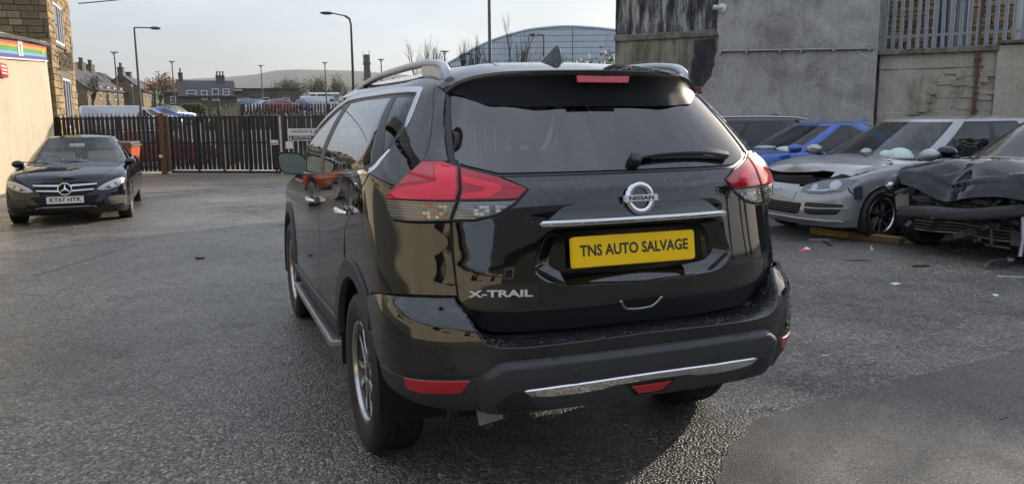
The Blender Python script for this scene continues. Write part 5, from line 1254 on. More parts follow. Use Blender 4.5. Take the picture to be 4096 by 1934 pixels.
mb=MB(); mb.box((-.12,2.58,1.50),(.12,2.60,1.56)); mb.build('rear_view_mirror',PLASTIC,suv)
# --- rain drops
dv=[];df=[]
def drops(S,poly,n,r0,r1,sides=(1,-1),fade=None):
    poly2=poly; a=np.array(poly2); lo=a.min(0);hi=a.max(0); pts=[]
    while len(pts)<n:
        c=np.array([[rnd.uniform(lo[0],hi[0]),rnd.uniform(lo[1],hi[1])] for _ in range(n)]); c=c[in_poly(c,poly2)]
        if fade is not None and len(c): c=c[[rnd.random()<fade(q,z) for q,z in c]]
        pts+=list(c)
        if len(c)==0: break
    pts=np.array(pts[:n]); P,N=S.ev(pts)
    for p,nn in zip(P,N):
        s=sides[rnd.randrange(len(sides))]; p=p*np.array([s,1,1]);nn=nn*np.array([s,1,1]); r=r0+(r1-r0)*rnd.random()**2
        n_=Vector(nn); a1=n_.orthogonal().normalized(); b1=n_.cross(a1); k=len(dv); ba=Vector(p)+n_*.0003
        for j in range(5):
            t=2*math.pi*j/5; dv.append(ba+(a1*math.cos(t)+b1*math.sin(t))*r)
        for j in range(5):
            t=2*math.pi*(j+.5)/5; dv.append(ba+(a1*math.cos(t)+b1*math.sin(t))*r*.62+n_*r*.5)
        dv.append(ba+n_*r*.68)
        for j in range(5):
            j2=(j+1)%5; df.extend([(k+j,k+j2,k+5+j),(k+j2,k+5+j2,k+5+j),(k+5+j,k+5+j2,k+10)])
drops(SG,[(.06,1.275),(.33,1.275),(.29,1.245),(.27,1.205),(.10,1.20)],420,.0022,.0046)
drops(SG,[(.05,1.27),(.33,1.27),(.34,1.15),(.3,1.1),(.26,1.13),(.2,1.19)],140,.002,.004)
drops(SB,[(.56,1.60),(.55,1.45),(.56,1.36),(.62,1.30),(.70,1.38),(.72,1.55),(.7,1.60)],480,.002,.0042,fade=lambda q,z:.25+.75*(q>.6)+.5*(q<.58))
drops(Par(body_f),[(.49,1.42),(.545,1.59),(.56,1.55),(.545,1.42),(.55,1.36),(.5,1.345)],220,.002,.0042)
drops(SB,ysq([(.62,1.28),(.7,1.2),(1.05,1.04),(1.6,1.02),(2.9,1.0),(2.9,1.14),(1.6,1.2)]),420,.002,.0042)
drops(SB,[(.60,1.70),(.70,1.62),(1.2,1.625),(2.2,1.625),(2.2,1.70)],500,.002,.0042)
drops(SB,[(.0,1.745),(.62,1.745),(.64,1.70),(1.3,1.70),(1.4,1.745)],300,.002,.0045)
drops(SBU,[(.50,.853),(.67,.845),(.9,.82),(.8,.79),(.55,.79)],340,.0022,.0046)
drops(SBU,[(.50,.78),(.68,.78),(.72,.66),(.52,.66)],300,.0022,.0048,sides=(1,))
drops(SBU,[(.48,.78),(.58,.78),(.55,.68),(.45,.68)],50,.0014,.003,sides=(-1,))
drops(SB,[(.50,.86),(.55,.86),(.6,1.1),(.5,1.1)],60,.0014,.003)
# on the step plate and spoiler
def drops_grid(rows,n,r0,r1,lo=.1,hi=.9):
    rows=np.array(rows)
    f=lambda q,z:np.stack([np.array([np.interp(a*(rows.shape[1]-1),range(rows.shape[1]),rows[min(int(b*(rows.shape[0]-1)),rows.shape[0]-2),:,k])*(1-(b*(rows.shape[0]-1)-min(int(b*(rows.shape[0]-1)),rows.shape[0]-2)))+np.interp(a*(rows.shape[1]-1),range(rows.shape[1]),rows[min(int(b*(rows.shape[0]-1)),rows.shape[0]-2)+1,:,k])*(b*(rows.shape[0]-1)-min(int(b*(rows.shape[0]-1)),rows.shape[0]-2)) for a,b in zip(np.atleast_1d(q),np.atleast_1d(z))]) for k in range(3)],-1)
    S=Par(f); P,N=S.ev(np.array([[.5,.5]])); 
    if N[0,2]<0: S.flip=-1
    drops(S,[(.05,lo),(.95,lo),(.95,hi),(.05,hi)],n,r0,r1,sides=(1,))
drops_grid(rows,800,.0022,.0052,.05,.8)
drops_grid([mir(s) for s in sec],260,.002,.004,.05,.95)
mesh_obj('rain_drops',dv,df,WATER,suv,smooth=True,kind='stuff')
# ------------------------------------------------------------ other cars: a body shell from plan and side curves
# local frame: nose at +y, x right, z up, origin on the ground at mid-length
def shell(c):
    """c: dict of measurements. returns sampler f(u,v) with u 0..1 nose centre -> flank -> tail centre and v 0..1 sill -> shoulder -> centre line"""
    L=c['L'];W=c['W']/2; zb=c.get('zb',.20)
    yn=L/2; 
    def outline(u):
        # plan outline of the widest section
        Df,Dr=c.get('Df',.62),c.get('Dr',.45); nf,nr=c.get('nf',2.5),c.get('nr',2.8)
        if u<.3:
            p=u/.3*math.pi/2; s=abs(math.sin(p));k=abs(math.cos(p)); q=(s**nf+k**nf)**(1/nf); return W*s/q,yn-Df*(1-k/q)
        if u<.72:
            t=(u-.3)/.42; return W,(yn-Df)+(-(yn)+Dr-(yn-Df))*t
        p=(1-u)/.28*math.pi/2; s=abs(math.sin(p));k=abs(math.cos(p)); q=(s**nr+k**nr)**(1/nr); return W*s/q,-yn+Dr*(1-k/q)
    zs=lambda y:float(pchip([a for a,b in c['zs']],[b for a,b in c['zs']],y)); zc=lambda y:float(pchip([a for a,b in c['zc']],[b for a,b in c['zc']],y))
    side=c.get('side',[(0,.05),(.15,.012),(.40,.0),(.62,.004),(.80,.022),(.92,.045),(1,.085)])
    nose=c.get('nose',[(0,.10),(.15,.02),(.35,.0),(.60,.015),(.80,.05),(.93,.10),(1,.16)])
    tail=c.get('tail',[(0,.10),(.2,.02),(.5,.0),(.8,.03),(.93,.07),(1,.12)])
    def f(u,v):
        x,y=outline(u)
        wn=float(sstep(.32,.08,u)) ; wt=float(sstep(.72,.95,u)); wsd=1-wn-wt
        vv=min(v,1.0)
        ins=wn*np.interp(vv,*zip(*nose))+wt*np.interp(vv,*zip(*tail))+wsd*np.interp(vv,*zip(*side))
        # inset towards the centre
        s=max(0,1-ins/W); 
        ny=1.0 if u<.5 else -1.0
        x2=x*(1-ins/W*(wsd+.45*(1-wsd))); y2=y-ny*ins*(wn+wt)
        zt=zs(y2)
        z=zb+(zt-zb)*vv
        if v>1:
            w=v-1; xs=x2; z=zt+(zc(y2)-zt)*(1-(1-w)**2.3); x2=xs*(1-w); y2=y2+c.get('bow',0.10)*(1 if y2>0 else -1)*0
        return (x2,y2,z)
    return f
def build_shell(c,paint_m,root,name='body',cut_arches=True,nu=110,nv=26,nd=12,dent=None,skip=None):
    f=shell(c); us=np.r_[np.linspace(0,.3,34)[:-1],np.linspace(.3,.72,64)[:-1],np.linspace(.72,1,20)]; vs=np.r_[np.linspace(0,1,nv),1+np.linspace(0,1,nd)[1:]]
    half=np.array([[f(u,v) for u in us] for v in vs])
    full=np.concatenate([half[:,::-1]*np.array([-1,1,1]),half[:,1:]],1)
    if dent is not None: full=dent(full)
    n,m=full.shape[:2]; V=full.reshape(-1,3).copy(); ry=c['wy']; Rr=c['Ra']; F=[]; inside=np.zeros(len(V),bool)
    if cut_arches:
        for yw in ry:
            d=np.hypot(V[:,1]-yw,V[:,2]-c['wz']); side_=np.abs(V[:,0])>c['W']/2*.72
            m1=(d<Rr)&side_&(np.arange(len(V))//m<nv)
            push=m1&(d>Rr-.05); k=Rr/np.maximum(d,1e-6)
            V[push,1]=yw+(V[push,1]-yw)*k[push]; V[push,2]=c['wz']+(V[push,2]-c['wz'])*k[push]
            inside|=m1&~push
    for i in range(n-1):
        for j in range(m-1):
            q=[i*m+j,i*m+j+1,(i+1)*m+j+1,(i+1)*m+j]
            if inside[q].any(): continue
            if skip is not None and skip(V[q].mean(0),i,j): continue
            F.append(tuple(q))
    o=mesh_obj(name,V,F,paint_m,root,smooth=True)
    me=o.data
    if dent is not None:      # sheet metal folds sharply
        bm=bmesh.new(); bm.from_mesh(me)
        for e in bm.edges:
            if len(e.link_faces)==2 and e.verts[0].co.y>1.0 and e.calc_face_angle(0)>R(10): e.smooth=False
        bm.to_mesh(me); bm.free(); me.update()
    if me.vertex_normals[0].vector.length>0:
        # orient outwards
        cen=np.array([V[list(p)].mean(0) for p in F[:400]]); nn=np.array([me.polygons[i].normal for i in range(min(400,len(F)))])
        if ((cen-np.array([0,0,.5]))*nn).sum()<0: me.flip_normals()
    return o
def greenhouse(c,paint_m,root,glass_front=GLASSCLEAR,glass_side=GLASSSIDE,pil=PLASTIC,roof_mat=None):
    """cabin: front screen, side glass, pillars, roof"""
    g=c['gh']; W=c['W']/2
    def ring(t):
        z=g['z0']+(g['z1']-g['z0'])*t
        yf=g['yf0']+(g['yf1']-g['yf0'])*(max(t,0)**g.get('pf',.92)+min(t,0)); yr=g['yr0']+(g['yr1']-g['yr0'])*t; w=g['w0']+(g['w1']-g['w0'])*(max(t,0)**1.25)
        return z,yf,yr,w
    def P(q,t):
        z,yf,yr,w=ring(min(t,1.0)); n=g.get('n',2.7); D=g.get('D',.55)*(1-.25*min(t,1)); Dr=g.get('Dr',.5)
        zfall=0
        if q<1:
            p=q*math.pi/2; s=abs(math.sin(p));k=abs(math.cos(p)); r=(s**n+k**n)**(1/n); x=w*s/r;y=yf-D*(1-k/r)
        elif q<2: x=w; y=(yf-D)+((yr+Dr)-(yf-D))*(q-1)
        else:
            p=(3-q)*math.pi/2; s=abs(math.sin(p));k=abs(math.cos(p)); r=(s**n+k**n)**(1/n); x=w*s/r;y=yr+Dr*(1-k/r)
        belt=g.get('rise',0)*(1-t)*np.clip((yf-y)/(yf-yr+1e-6),0,1)
        return (x,y,z+belt)
    rw=empty if False else None
    def piece(name,q0,q1,t0,t1,mat,off=0.0,nq=14,nt=10,mirror=(0,1),parent=None,edge=None):
        out=[]
        for s in mirror:
            rows=[]
            for i in range(nt+1):
                row=[]
                for j in range(nq+1):
                    q=q0+(q1-q0)*j/nq; t=t0+(t1-t0)*i/nt
                    if edge: q,t=edge(q,t)
                    p=Vector(P(q,t)); 
                    if off:
                        e=1e-3; a=Vector(P(min(q+e,3),t))-Vector(P(max(q-e,0),t)); b=Vector(P(q,t+e))-Vector(P(q,t-e)); nn=a.cross(b); 
                        if nn.dot(p-Vector((0,(c['gh']['yf0']+c['gh']['yr0'])/2,g['z0'])))<0: nn=-nn
                        p=p+nn.normalized()*off
                    row.append((-p.x if s else p.x,p.y,p.z))
                rows.append(row)
            o=grid_obj(name,rows,mat,parent or root,flip=bool(s)); out.append(o)
        return out
    def front(name,qa,t0,t1,mat,off=0,nq=20):
        rows=[]
        for i in range(11):
            t=t0+(t1-t0)*i/10; row=[]
            for j in range(-nq,nq+1):
                p=P(abs(j)/nq*qa,t); row.append((math.copysign(p[0],j) if j else 0,p[1],p[2]))
            rows.append(row)
        return grid_obj(name,rows,mat,root)
    def rear(name,qa,t0,t1,mat,nq=14):
        rows=[]
        for i in range(9):
            t=t0+(t1-t0)*i/8; row=[]
            for j in range(-nq,nq+1):
                p=P(3-abs(j)/nq*(3-qa),t); row.append((math.copysign(p[0],j) if j else 0,p[1],p[2]))
            rows.append(row)
        return grid_obj(name,rows,mat,root,flip=True)
    qA=g.get('qA',.70); qB=g.get('qB',(1.42,1.50)); qC=g.get('qC',1.88); qD=g.get('qD',2.40); qm=g.get('qm',.93)
    front('windscreen',qA,.03,.93,glass_front)
    piece('front_pillar',qA,qm,0,1.0,paint_m); front('screen_header',qA,.93,1.0,paint_m); front('scuttle',qA,-.06,.03,PLASTIC)
    piece('sill_trim',qm,qD,-.03,.05,c.get('belt',PLASTIC),nq=30,nt=2)
    piece('front_side_window',qm,qB[0],.05,.90,glass_side); piece('middle_pillar',qB[0],qB[1],.05,.90,pil,nq=3); piece('rear_side_window',qB[1],qC,.05,.90,glass_side)
    piece('window_frame',qm,qC,.90,.935,pil,off=.002,nq=24,nt=2)
    piece('roof_side',qm,qC,.935,1.0,paint_m,nq=24,nt=3); piece('rear_pillar',qC,qD,-.03,1.0,paint_m,nq=14)
    rear('rear_window',qD,.06,.90,glass_side); rear('tail_header',qD,.90,1.0,paint_m); rear('tail_scuttle',qD,-.05,.06,paint_m)
    # roof skin
    rows=[]; NS=9; qs=np.r_[np.linspace(0,1,18)[:-1],np.linspace(1,2,16)[:-1],np.linspace(2,3,18)]
    ringp=[P(q,1.0) for q in qs]; ringp=ringp+[(-x,y,z) for x,y,z in ringp[::-1][1:-1]]
    cy=(g['yf1']+g['yr1'])/2
    for i in range(NS+1):
        k=i/NS; rows.append([(x*(1-k),cy+(y-cy)*(1-k),z+g.get('crown',.055)*(1-(1-k)**2)*1.0) for x,y,z in ringp])
    grid_obj('roof',rows,roof_mat or paint_m,root,closed_u=True)
    return P
def wheels_of(c,root,rim=None,style=5,steer=0,skip=(),yfront=None):
    for yi,yw in enumerate(c['wy']):
        for s in (-1,1):
            if (yi,s) in skip: continue
            Mwh=frame((s*(c['W']/2-.115),yw,c['wz']),(0,1,0),(0,0,1) if s>0 else (0,0,-1))
            if yi==0 and steer: Mwh=Matrix.Translation(Mwh.translation)@Matrix.Rotation(steer,4,'Z')@Matrix.Translation(-Mwh.translation)@Mwh
            make_tyre(c['wz']+.003,.215,rim or c['wz']*.68,root,Mwh,n=40,style=style)
            mb=MB(); n=16; P=[]
            for i in range(n+1):
                a=R(-15+210*i/n); P.append([(s*x,yw+c['Ra']*math.cos(a),c['wz']+c['Ra']*math.sin(a)) for x in (c['W']/2-.015,c['W']/2-.30)])
            grid_obj('wheel_well',P,DARK,root)
            P=[]
            for i in range(n+1):
                a=R(-15+210*i/n); P.append([(s*(c['W']/2-.31),yw+r*math.cos(a),c['wz']+r*math.sin(a)) for r in (0,c['Ra'])])
            grid_obj('wheel_well',P,DARK,root)
    mb=MB(); mb.box((-c['W']/2+.10,-c['L']/2+.25,.17),(c['W']/2-.10,yfront or c['L']/2-.45,.40)); mb.build('underbody',DARK,root)
class Proj:
    """cast flat outlines onto a shell in its local frame"""
    def __init__(s,o): s.o=o
    def front(s): return Ray(s.o.data,(0,8,0),(1,0,0),(0,0,1),(0,-1,0))
    def rear(s): return Ray(s.o.data,(0,-8,0),(1,0,0),(0,0,1),(0,1,0))
    def left(s): return Ray(s.o.data,(-8,0,0),(0,1,0),(0,0,1),(1,0,0))
    def right(s): return Ray(s.o.data,(8,0,0),(0,1,0),(0,0,1),(-1,0,0))
    def top(s): return Ray(s.o.data,(0,0,8),(1,0,0),(0,1,0),(0,0,-1))
    def diag(s,az,el=0):
        d=Vector((-math.sin(az)*math.cos(el),-math.cos(az)*math.cos(el),-math.sin(el))); ax=Vector((math.cos(az),-math.sin(az),0)); bx=-d.cross(ax) if (-d.cross(ax)).z>0 else d.cross(ax)
        return Ray(s.o.data,-d*8,ax,bx,d)
def door_mirror(root,x,y,z,mat,w=.115,h=.07,d=.11,facing=1):
    s=1 if x>0 else -1; mb=MB(); mb.sphere((x,y,z),(w,d*.8,h),16,10); o=mb.build('door_mirror',mat,root,smooth=True)
    mb=MB(); mb.tube([(x-s*.16,y-.02,z-.06),(x-s*.03,y,z-.05)],.022,8); mb.build('mirror_arm',PLASTIC,o,smooth=True)
    mb=MB(); mb.sphere((x,y-d*.62,z),(w*.85,.02,h*.8),14,8); mb.build('mirror_glass',CHROMEBLUE,o,smooth=True)
    return o
MESH=simple('mesh_grille',(.03,.03,.032),.5,bump=.6,bscale=160)

# ============ black saloon by the cream wall, facing the camera
sal=empty('saloon_car',(-3.44,13.70,-.120),R(180.5),'black saloon facing us beside the cream wall, plate KT67 HTK','car',scale=(.97,1,.935))
cS=dict(L=4.69,W=1.81,zb=.19,wy=(1.50,-1.34),wz=.325,Ra=.355,
 zs=[(-2.35,.93),(-1.6,.965),(-.6,.955),(.3,.93),(1.0,.905),(1.6,.87),(2.0,.80),(2.2,.735),(2.35,.68)],
 zc=[(-2.35,.97),(-1.6,1.02),(-.6,1.02),(.5,1.00),(1.0,.985),(1.6,.935),(2.0,.865),(2.2,.80),(2.35,.72)],
 gh=dict(z0=.93,z1=1.405,yf0=1.02,yf1=.12,yr0=-1.80,yr1=-.95,w0=.80,w1=.545,D=.62,Dr=.5,rise=.03,crown=.04,qA=.74,qm=.94,n=2.5))
b=build_shell(cS,SALOONBLACK,sal); pj=Proj(b); F_=pj.front()
greenhouse(cS,SALOONBLACK,sal,glass_front=GLASSCLEAR)
wheels_of(cS,sal)
def on_front(name,poly,mat,off=.004,lip=.008,parent=None,holes=(),step=.03,mir_=False,S=None,**k):
    return panel(name,poly,S or F_,mat,parent or sal,off=off,lip=lip,holes=holes,step=step,dens=.02,mirror=mir_,**k)
gr=round_poly([(-.47,.70),(-.30,.725),(.30,.725),(.47,.70),(.455,.62),(.36,.535),(.22,.505),(-.22,.505),(-.36,.535),(-.455,.62)],.03)
grille=on_front('grille',gr,DARK,.004)
on_front('grille_surround',gr,SALOONBLACK,.012,.012,grille,holes=[[(x*.965,.615+(z-.615)*.93) for x,z in gr]])
for z0,z1 in ((.645,.672),(.565,.592)):
    for s in (0,1):
        on_front('grille_bar',[(.085,z0),(.445 if z0>.6 else .40,z0+.016),(.445 if z0>.6 else .405,z1+.012),(.085,z1)],SATIN,.022,.014,grille,mir_=bool(s))
yg=F_.ev(np.array([[0.,.62]]))[0][0][1]
Mst=frame((0,yg+.035,.615),(-1,0,0),(0,-.12,1))
mb=MB(); mb.lathe([(.094+.010*math.cos(t),.010*math.sin(t)) for t in [2*math.pi*i/10 for i in range(10)]],36,Mst,closed=True); star=mb.build('grille_star',CHROME,sal,smooth=True)
mb=MB()
for k in range(3):
    a=R(90+120*k); d=Vector((math.cos(a),math.sin(a),0)); n_=Vector((-d.y,d.x,0)); 
    mb.add([Mst@p for p in (d*.095,n_*.017+d*.012,-n_*.017+d*.012,Vector((0,0,.016)))],[(0,1,3),(0,3,2),(1,2,3)])
mb.build('star_points',CHROME,star)
mb=MB(); mb.prism([(.084*math.cos(i*math.pi/12),.084*math.sin(i*math.pi/12)) for i in range(24)],-.02,-.004,Mst); mb.build('star_backing',DARK,star)
yb=F_.ev(np.array([[0.,.43]]))[0][0][1]
Mpl=frame((0,yb+.03,.445),(-1,0,0),(0,-.06,1)); mb=MB(); mb.prism(round_poly([(-.26,-.056),(.26,-.056),(.26,.056),(-.26,.056)],.01),-.012,.004,Mpl); npl=mb.build('number_plate',PLATEWHITE,sal)
text_obj('plate_lettering','KT67 HTK',.092,BLACKPRINT,npl,Mpl@Matrix.Translation((0,0,.0045)),.0004,.002,width=.44)
mid_=round_poly([(-.50,.50),(.50,.50),(.40,.38),(.28,.345),(-.28,.345),(-.40,.38)],.03)
on_front('lower_grille',mid_,DARK,.003,.006)
for s in (0,1):
    po=round_poly([(.52,.455),(.60,.475),(.80,.47),(.845,.43),(.83,.335),(.62,.315),(.545,.345)],.04)
    bez=on_front('intake_surround',[(x+(x-.69)*.16,z+(z-.395)*.22) for x,z in po],SALOONBLACK,.006,.010,mir_=bool(s))
    on_front('side_intake',po,MESH,.010,.006,bez,mir_=bool(s))
    # headlamps
    Dg=pj.diag(R(38 if not s else -38),R(12))
    hl=[(.44,.585),(.50,.640),(.60,.695),(.72,.742),(.80,.757),(.835,.735),(.81,.67),(.74,.615),(.62,.580),(.52,.572)]
    h0=on_front('headlight',hl,LAMPWHITE,.004,.012,mir_=bool(s)); 
    on_front('lamp_mask',[(.54,.60),(.64,.655),(.75,.70),(.80,.71),(.79,.66),(.73,.62),(.62,.59)],ALLOYDARK,.0045,.001,h0,mir_=bool(s))
    on_front('daylight_strip',ribbon(smooth_curve([(.455,.590),(.53,.635),(.62,.680),(.72,.722),(.80,.738)],4),.022),PLATEWHITE,.006,.002,h0,mir_=bool(s))
    for (cx,cz,rr) in ((.665,.640,.040),(.755,.672,.036)):
        on_front('lamp_unit',[(cx+rr*math.cos(a),cz+rr*.85*math.sin(a)) for a in np.linspace(0,2*math.pi,14)[:-1]],LAMPBACK,.010,.006,h0,mir_=bool(s))
    on_front('headlight_lens',hl,CLEARLENS,.016,.006,h0,mir_=bool(s))
    po2=[(.34,.33),(.52,.285),(.88,.305),(.90,.285),(.60,.255),(.40,.262),(.30,.30)]
    on_front('splitter_blade',po2,SALOONBLACK,.024,.02,mir_=bool(s))
    door_mirror(sal,(1 if s else -1)*.875,.78,.965,SALOONBLACK,w=.095,h=.066)
on_front('chin_blade',[(-.42,.315),(-.30,.338),(.30,.338),(.42,.315),(.44,.300),(.30,.322),(-.30,.322),(-.44,.300)],SATIN,.020,.012)
on_front('chin',[(-.60,.285),(-.3,.31),(.3,.31),(.60,.285),(.55,.215),(-.55,.215)],PLASTIC,.006,.01)
Tp=pj.top(); Mem=None
p_,n_=Tp.ev(np.array([[0.,2.09]])); mb=MB(); Mbd=frame(Vector(p_[0])+Vector((0,0,.004)),(1,0,0),Vector(n_[0]).cross(Vector((1,0,0)))); mb.lathe([(0,.004),(.024,.004),(.028,0)],18,Mbd); mb.build('bonnet_badge',STEEL,sal,smooth=True)
# bonnet shut lines: two thin grooves
for s in (0,1):
    pth=smooth_curve([(.50,2.08),(.60,1.90),(.66,1.6),(.70,1.25),(.72,1.02)],5); panel('bonnet_shut_line',ribbon(pth,.008),Tp,DARK,sal,off=.001,lip=.001,step=.02,dens=.03,mirror=bool(s),inset=0)
Lf=pj.left(); Rt=pj.right()
for S_ in (Lf,Rt):
    for yy in (.98,-.05,-1.0): panel('door_shut_line',ribbon([(yy,.30),(yy-.02,.6),(yy+.01,.92)],.008),S_,DARK,sal,off=.001,lip=.001,step=.05,dens=.05,inset=0)
    for yy in (.08,-.92): panel('door_handle',round_poly([(yy-.0,.80),(yy+.18,.805),(yy+.18,.83),(yy,.825)],.01),S_,SALOONBLACK,sal,off=.02,lip=.02,step=.03)
# cabin seen through the screen
for x in (-.37,.37): seat(x,-.05,.45,.52,.60,sal,SEATBEIGE,lean=-.25*-1 if False else .18)
seat(0,-1.05,.50,1.25,.50,sal,SEATBEIGE,head=False)
for x in (-.38,0,.38): 
    mb=MB(); mb.box((x-.11,-1.3,1.02),(x+.11,-1.2,1.16)); mb.build('rear_headrest',SEATDARK,sal,bevel=.03,smooth=True)
mb=MB(); mb.box((-.72,.55,.62),(.72,1.05,.93)); mb.build('dashboard',SEATDARK,sal,bevel=.06,smooth=True)
mb=MB(); mb.box((-.12,.33,1.235),(.12,.35,1.295)); mb.build('rear_view_mirror',SIGNWHITE,sal,bevel=.008)
mb=MB(); mb.box((.10,.80,.935),(.52,.98,.945),Matrix.Rotation(R(3),4,'Z')); mb.build('paper_sheet',PAPER,sal); mb=MB(); mb.box((-.30,.76,.936),(.08,.95,.955),Matrix.Rotation(R(-4),4,'Z')); mb.build('folder',BLUECARD,sal)
mb=MB(); mb.lathe([(.17+.012*math.cos(t),.012*math.sin(t)) for t in [2*math.pi*i/8 for i in range(8)]],28,Matrix.Translation((.37,.50,.93))@Matrix.Rotation(R(65),4,'X'),closed=True); mb.build('steering_wheel',PLASTIC,sal,smooth=True)

# ============ right-hand row: common hatch / saloon shapes
def crumple(seed,x0,x1,y0,y1,n,amp):
    """folded-sheet relief: random points joined by flat facets"""
    rs=random.Random(seed); P=[Vector((rs.uniform(x0,x1),rs.uniform(y0,y1))) for _ in range(n)]+[Vector(p) for p in ((x0-.3,y0-.3),(x1+.3,y0-.3),(x1+.3,y1+.3),(x0-.3,y1+.3))]
    Z=[rs.uniform(-amp,amp) for _ in range(n)]+[0]*4; vo,_,fo,ov,_,_=geometry.delaunay_2d_cdt(P,[],[],0,1e-6); zz=[Z[o[0]] if o else 0 for o in ov]
    def f(x,y):
        out=np.zeros_like(x)
        for t in fo:
            a,b,c_=[vo[i] for i in t]; d=(b.y-c_.y)*(a.x-c_.x)+(c_.x-b.x)*(a.y-c_.y)
            if abs(d)<1e-9: continue
            l1=((b.y-c_.y)*(x-c_.x)+(c_.x-b.x)*(y-c_.y))/d; l2=((c_.y-a.y)*(x-c_.x)+(a.x-c_.x)*(y-c_.y))/d; l3=1-l1-l2
            m=(l1>=-1e-9)&(l2>=-1e-9)&(l3>=-1e-9); out=np.where(m,l1*zz[t[0]]+l2*zz[t[1]]+l3*zz[t[2]],out)
        return out
    return f
def heading(az): return -az            # nose along +y local -> azimuth clockwise from world +y
cG=dict(L=4.26,W=1.80,zb=.19,wy=(1.30,-1.33),wz=.318,Ra=.352,Df=.60,nf=2.7,
 zs=[(-2.13,.98),(-1.3,1.00),(0,.965),(.9,.925),(1.4,.88),(1.75,.80),(1.98,.72),(2.13,.68)],
 zc=[(-2.13,1.0),(-1.3,1.03),(0,1.03),(.9,1.0),(1.4,.965),(1.75,.90),(1.98,.80),(2.13,.72)],
 gh=dict(z0=.955,z1=1.43,yf0=1.08,yf1=.18,yr0=-2.02,yr1=-1.55,w0=.80,w1=.58,D=.60,Dr=.45,rise=.02,crown=.045,qA=.74,qm=.94,qB=(1.40,1.47),qC=1.92,qD=2.42,n=2.6))
golf=empty('hatchback_car',(7.33,5.47,-.02),heading(R(-87.5)),'damaged grey hatchback with buckled bonnet and white airbags behind its screen','car')
crG=crumple(5,-.8,.8,1.2,2.1,15,.032)
crW=crumple(12,-.9,.9,1.05,2.2,24,.060)
def golf_dent(A):
    B=A.copy(); n,m=A.shape[:2]
    x,y,z=A[...,0],A[...,1],A[...,2]
    bon=(np.arange(n)[:,None]>=25)&(y>1.0)
    w=sstep(1.05,2.0,y)*bon
    lift=w*(.040+crG(x,y)+.035*np.exp(-((x+.5)/.3)**2)*sstep(1.3,2.0,y))
    B[...,2]+=lift; B[...,1]-=w*.10
    return B
def golf_skip(c,i,j):
    # radiator-grille opening and the torn gap under the bonnet edge
    return (c[1]>1.75 and .655<c[2]<.80 and i in (22,23,24,25) and -.62<c[0]<.70)
gb0=build_shell(cG,GREYPAINT,golf,name='tmp'); ref=gb0.data
pjG=Proj(gb0); FG=pjG.front()
RG=Ray(ref,(0,8,0),(1,0,0),(0,0,1),(0,-1,0)); LG=Ray(ref,(-8,0,0),(0,1,0),(0,0,1),(1,0,0))
gb=build_shell(cG,GREYPAINT,golf,dent=golf_dent,skip=golf_skip,nd=34); bpy.data.objects.remove(gb0)
greenhouse(cG,GREYPAINT,golf,glass_front=GLASSCLEAR); wheels_of(cG,golf,steer=R(6),style=5)
mb=MB(); mb.box((-.60,1.45,.50),(.60,1.80,.74)); mb.build('engine_bay',DARK,golf)
for i in range(4):
    mb=MB(); mb.box((-.50+.02*i,1.86+.012*i,.655+.026*i),(.40-.05*i,1.90+.012*i,.672+.026*i),Matrix.Rotation(R(1.2*i),4,'Y')); mb.build('broken_slat',PLASTIC2,golf)
PG=lambda name,poly,mat,off=.005,lip=.008,parent=golf,S=RG,mir_=False,**k: panel(name,poly,S,mat,parent,off=off,lip=lip,step=.03,dens=.02,mirror=mir_,**k)
for s in (0,1):
    hl=[(.36,.590),(.39,.655),(.58,.722),(.78,.760),(.855,.752),(.85,.68),(.81,.615),(.66,.580),(.48,.572)]
    h0=PG('headlight',hl,LAMPSHADE,.012,.02,mir_=bool(s))
    for cx,cz,rr in ((.53,.642,.040),(.74,.688,.050)):
        PG('lamp_unit',[(cx+rr*math.cos(a),cz+rr*.95*math.sin(a)) for a in np.linspace(0,2*math.pi,16)[:-1]],LAMPBACK,.016,.006,h0,mir_=bool(s))
    PG('lamp_base',[(.44,.60),(.66,.606),(.78,.64),(.8,.655),(.62,.625),(.45,.615)],LAMPBACK,.0155,.002,h0,mir_=bool(s))
    PG('headlight_lens',hl,CLEARLENS,.026,.006,h0,mir_=bool(s))
    fl=round_poly([(.46,.455),(.50,.475),(.83,.47),(.845,.44),(.80,.345),(.52,.325),(.47,.345)],.02)
    f0=PG('fog_intake',fl,PLASTIC,.004,.006,mir_=bool(s))
    for k in range(3): PG('intake_bar',[(.48,.365+.033*k),(.81,.372+.035*k),(.81,.386+.035*k),(.48,.379+.033*k)],PLASTIC2,.010,.01,f0,mir_=bool(s))
    PG('intake_blade',[(.43,.415),(.60,.418),(.86,.43),(.86,.41),(.60,.40),(.43,.402)],GREYPAINT,.022,.02,f0,mir_=bool(s))
    door_mirror(golf,(1 if s else -1)*1.0,.78,1.02,GREYPAINT,w=.12,h=.075)
lg=round_poly([(-.42,.455),(.42,.455),(.40,.345),(.34,.315),(-.34,.315),(-.40,.345)],.02)
l0=PG('lower_grille',lg,DARK,.003,.006)
for k in range(4): PG('grille_bar',[(-.39,.345+.027*k),(.39,.345+.027*k),(.39,.356+.027*k),(-.39,.356+.027*k)],PLASTIC2,.012,.012,l0)
PG('splitter',[(-.80,.275),(.80,.275),(.84,.262),(.74,.235),(-.74,.235),(-.84,.262)],SATIN,.014,.02)
PG('bumper_crack',[(-.012,.60),(.0,.60),(.02,.53),(.008,.47),(-.004,.47),(.006,.53)],DARK,.002,.001,inset=0)
PG('blank_plate_mount',[(-.30,.58),(.02,.575),(.015,.475),(-.28,.48)],GREYPAINT,.008,.006)
mb=MB(); mb.prism(round_poly([(-.05,-.07),(.05,-.08),(.06,.06),(-.03,.09)],.02),0,.006,frame((-.905,1.68,.60),(.35,1,0),(0,.1,1))); mb.build('torn_bumper_edge',PLASTIC2,golf)
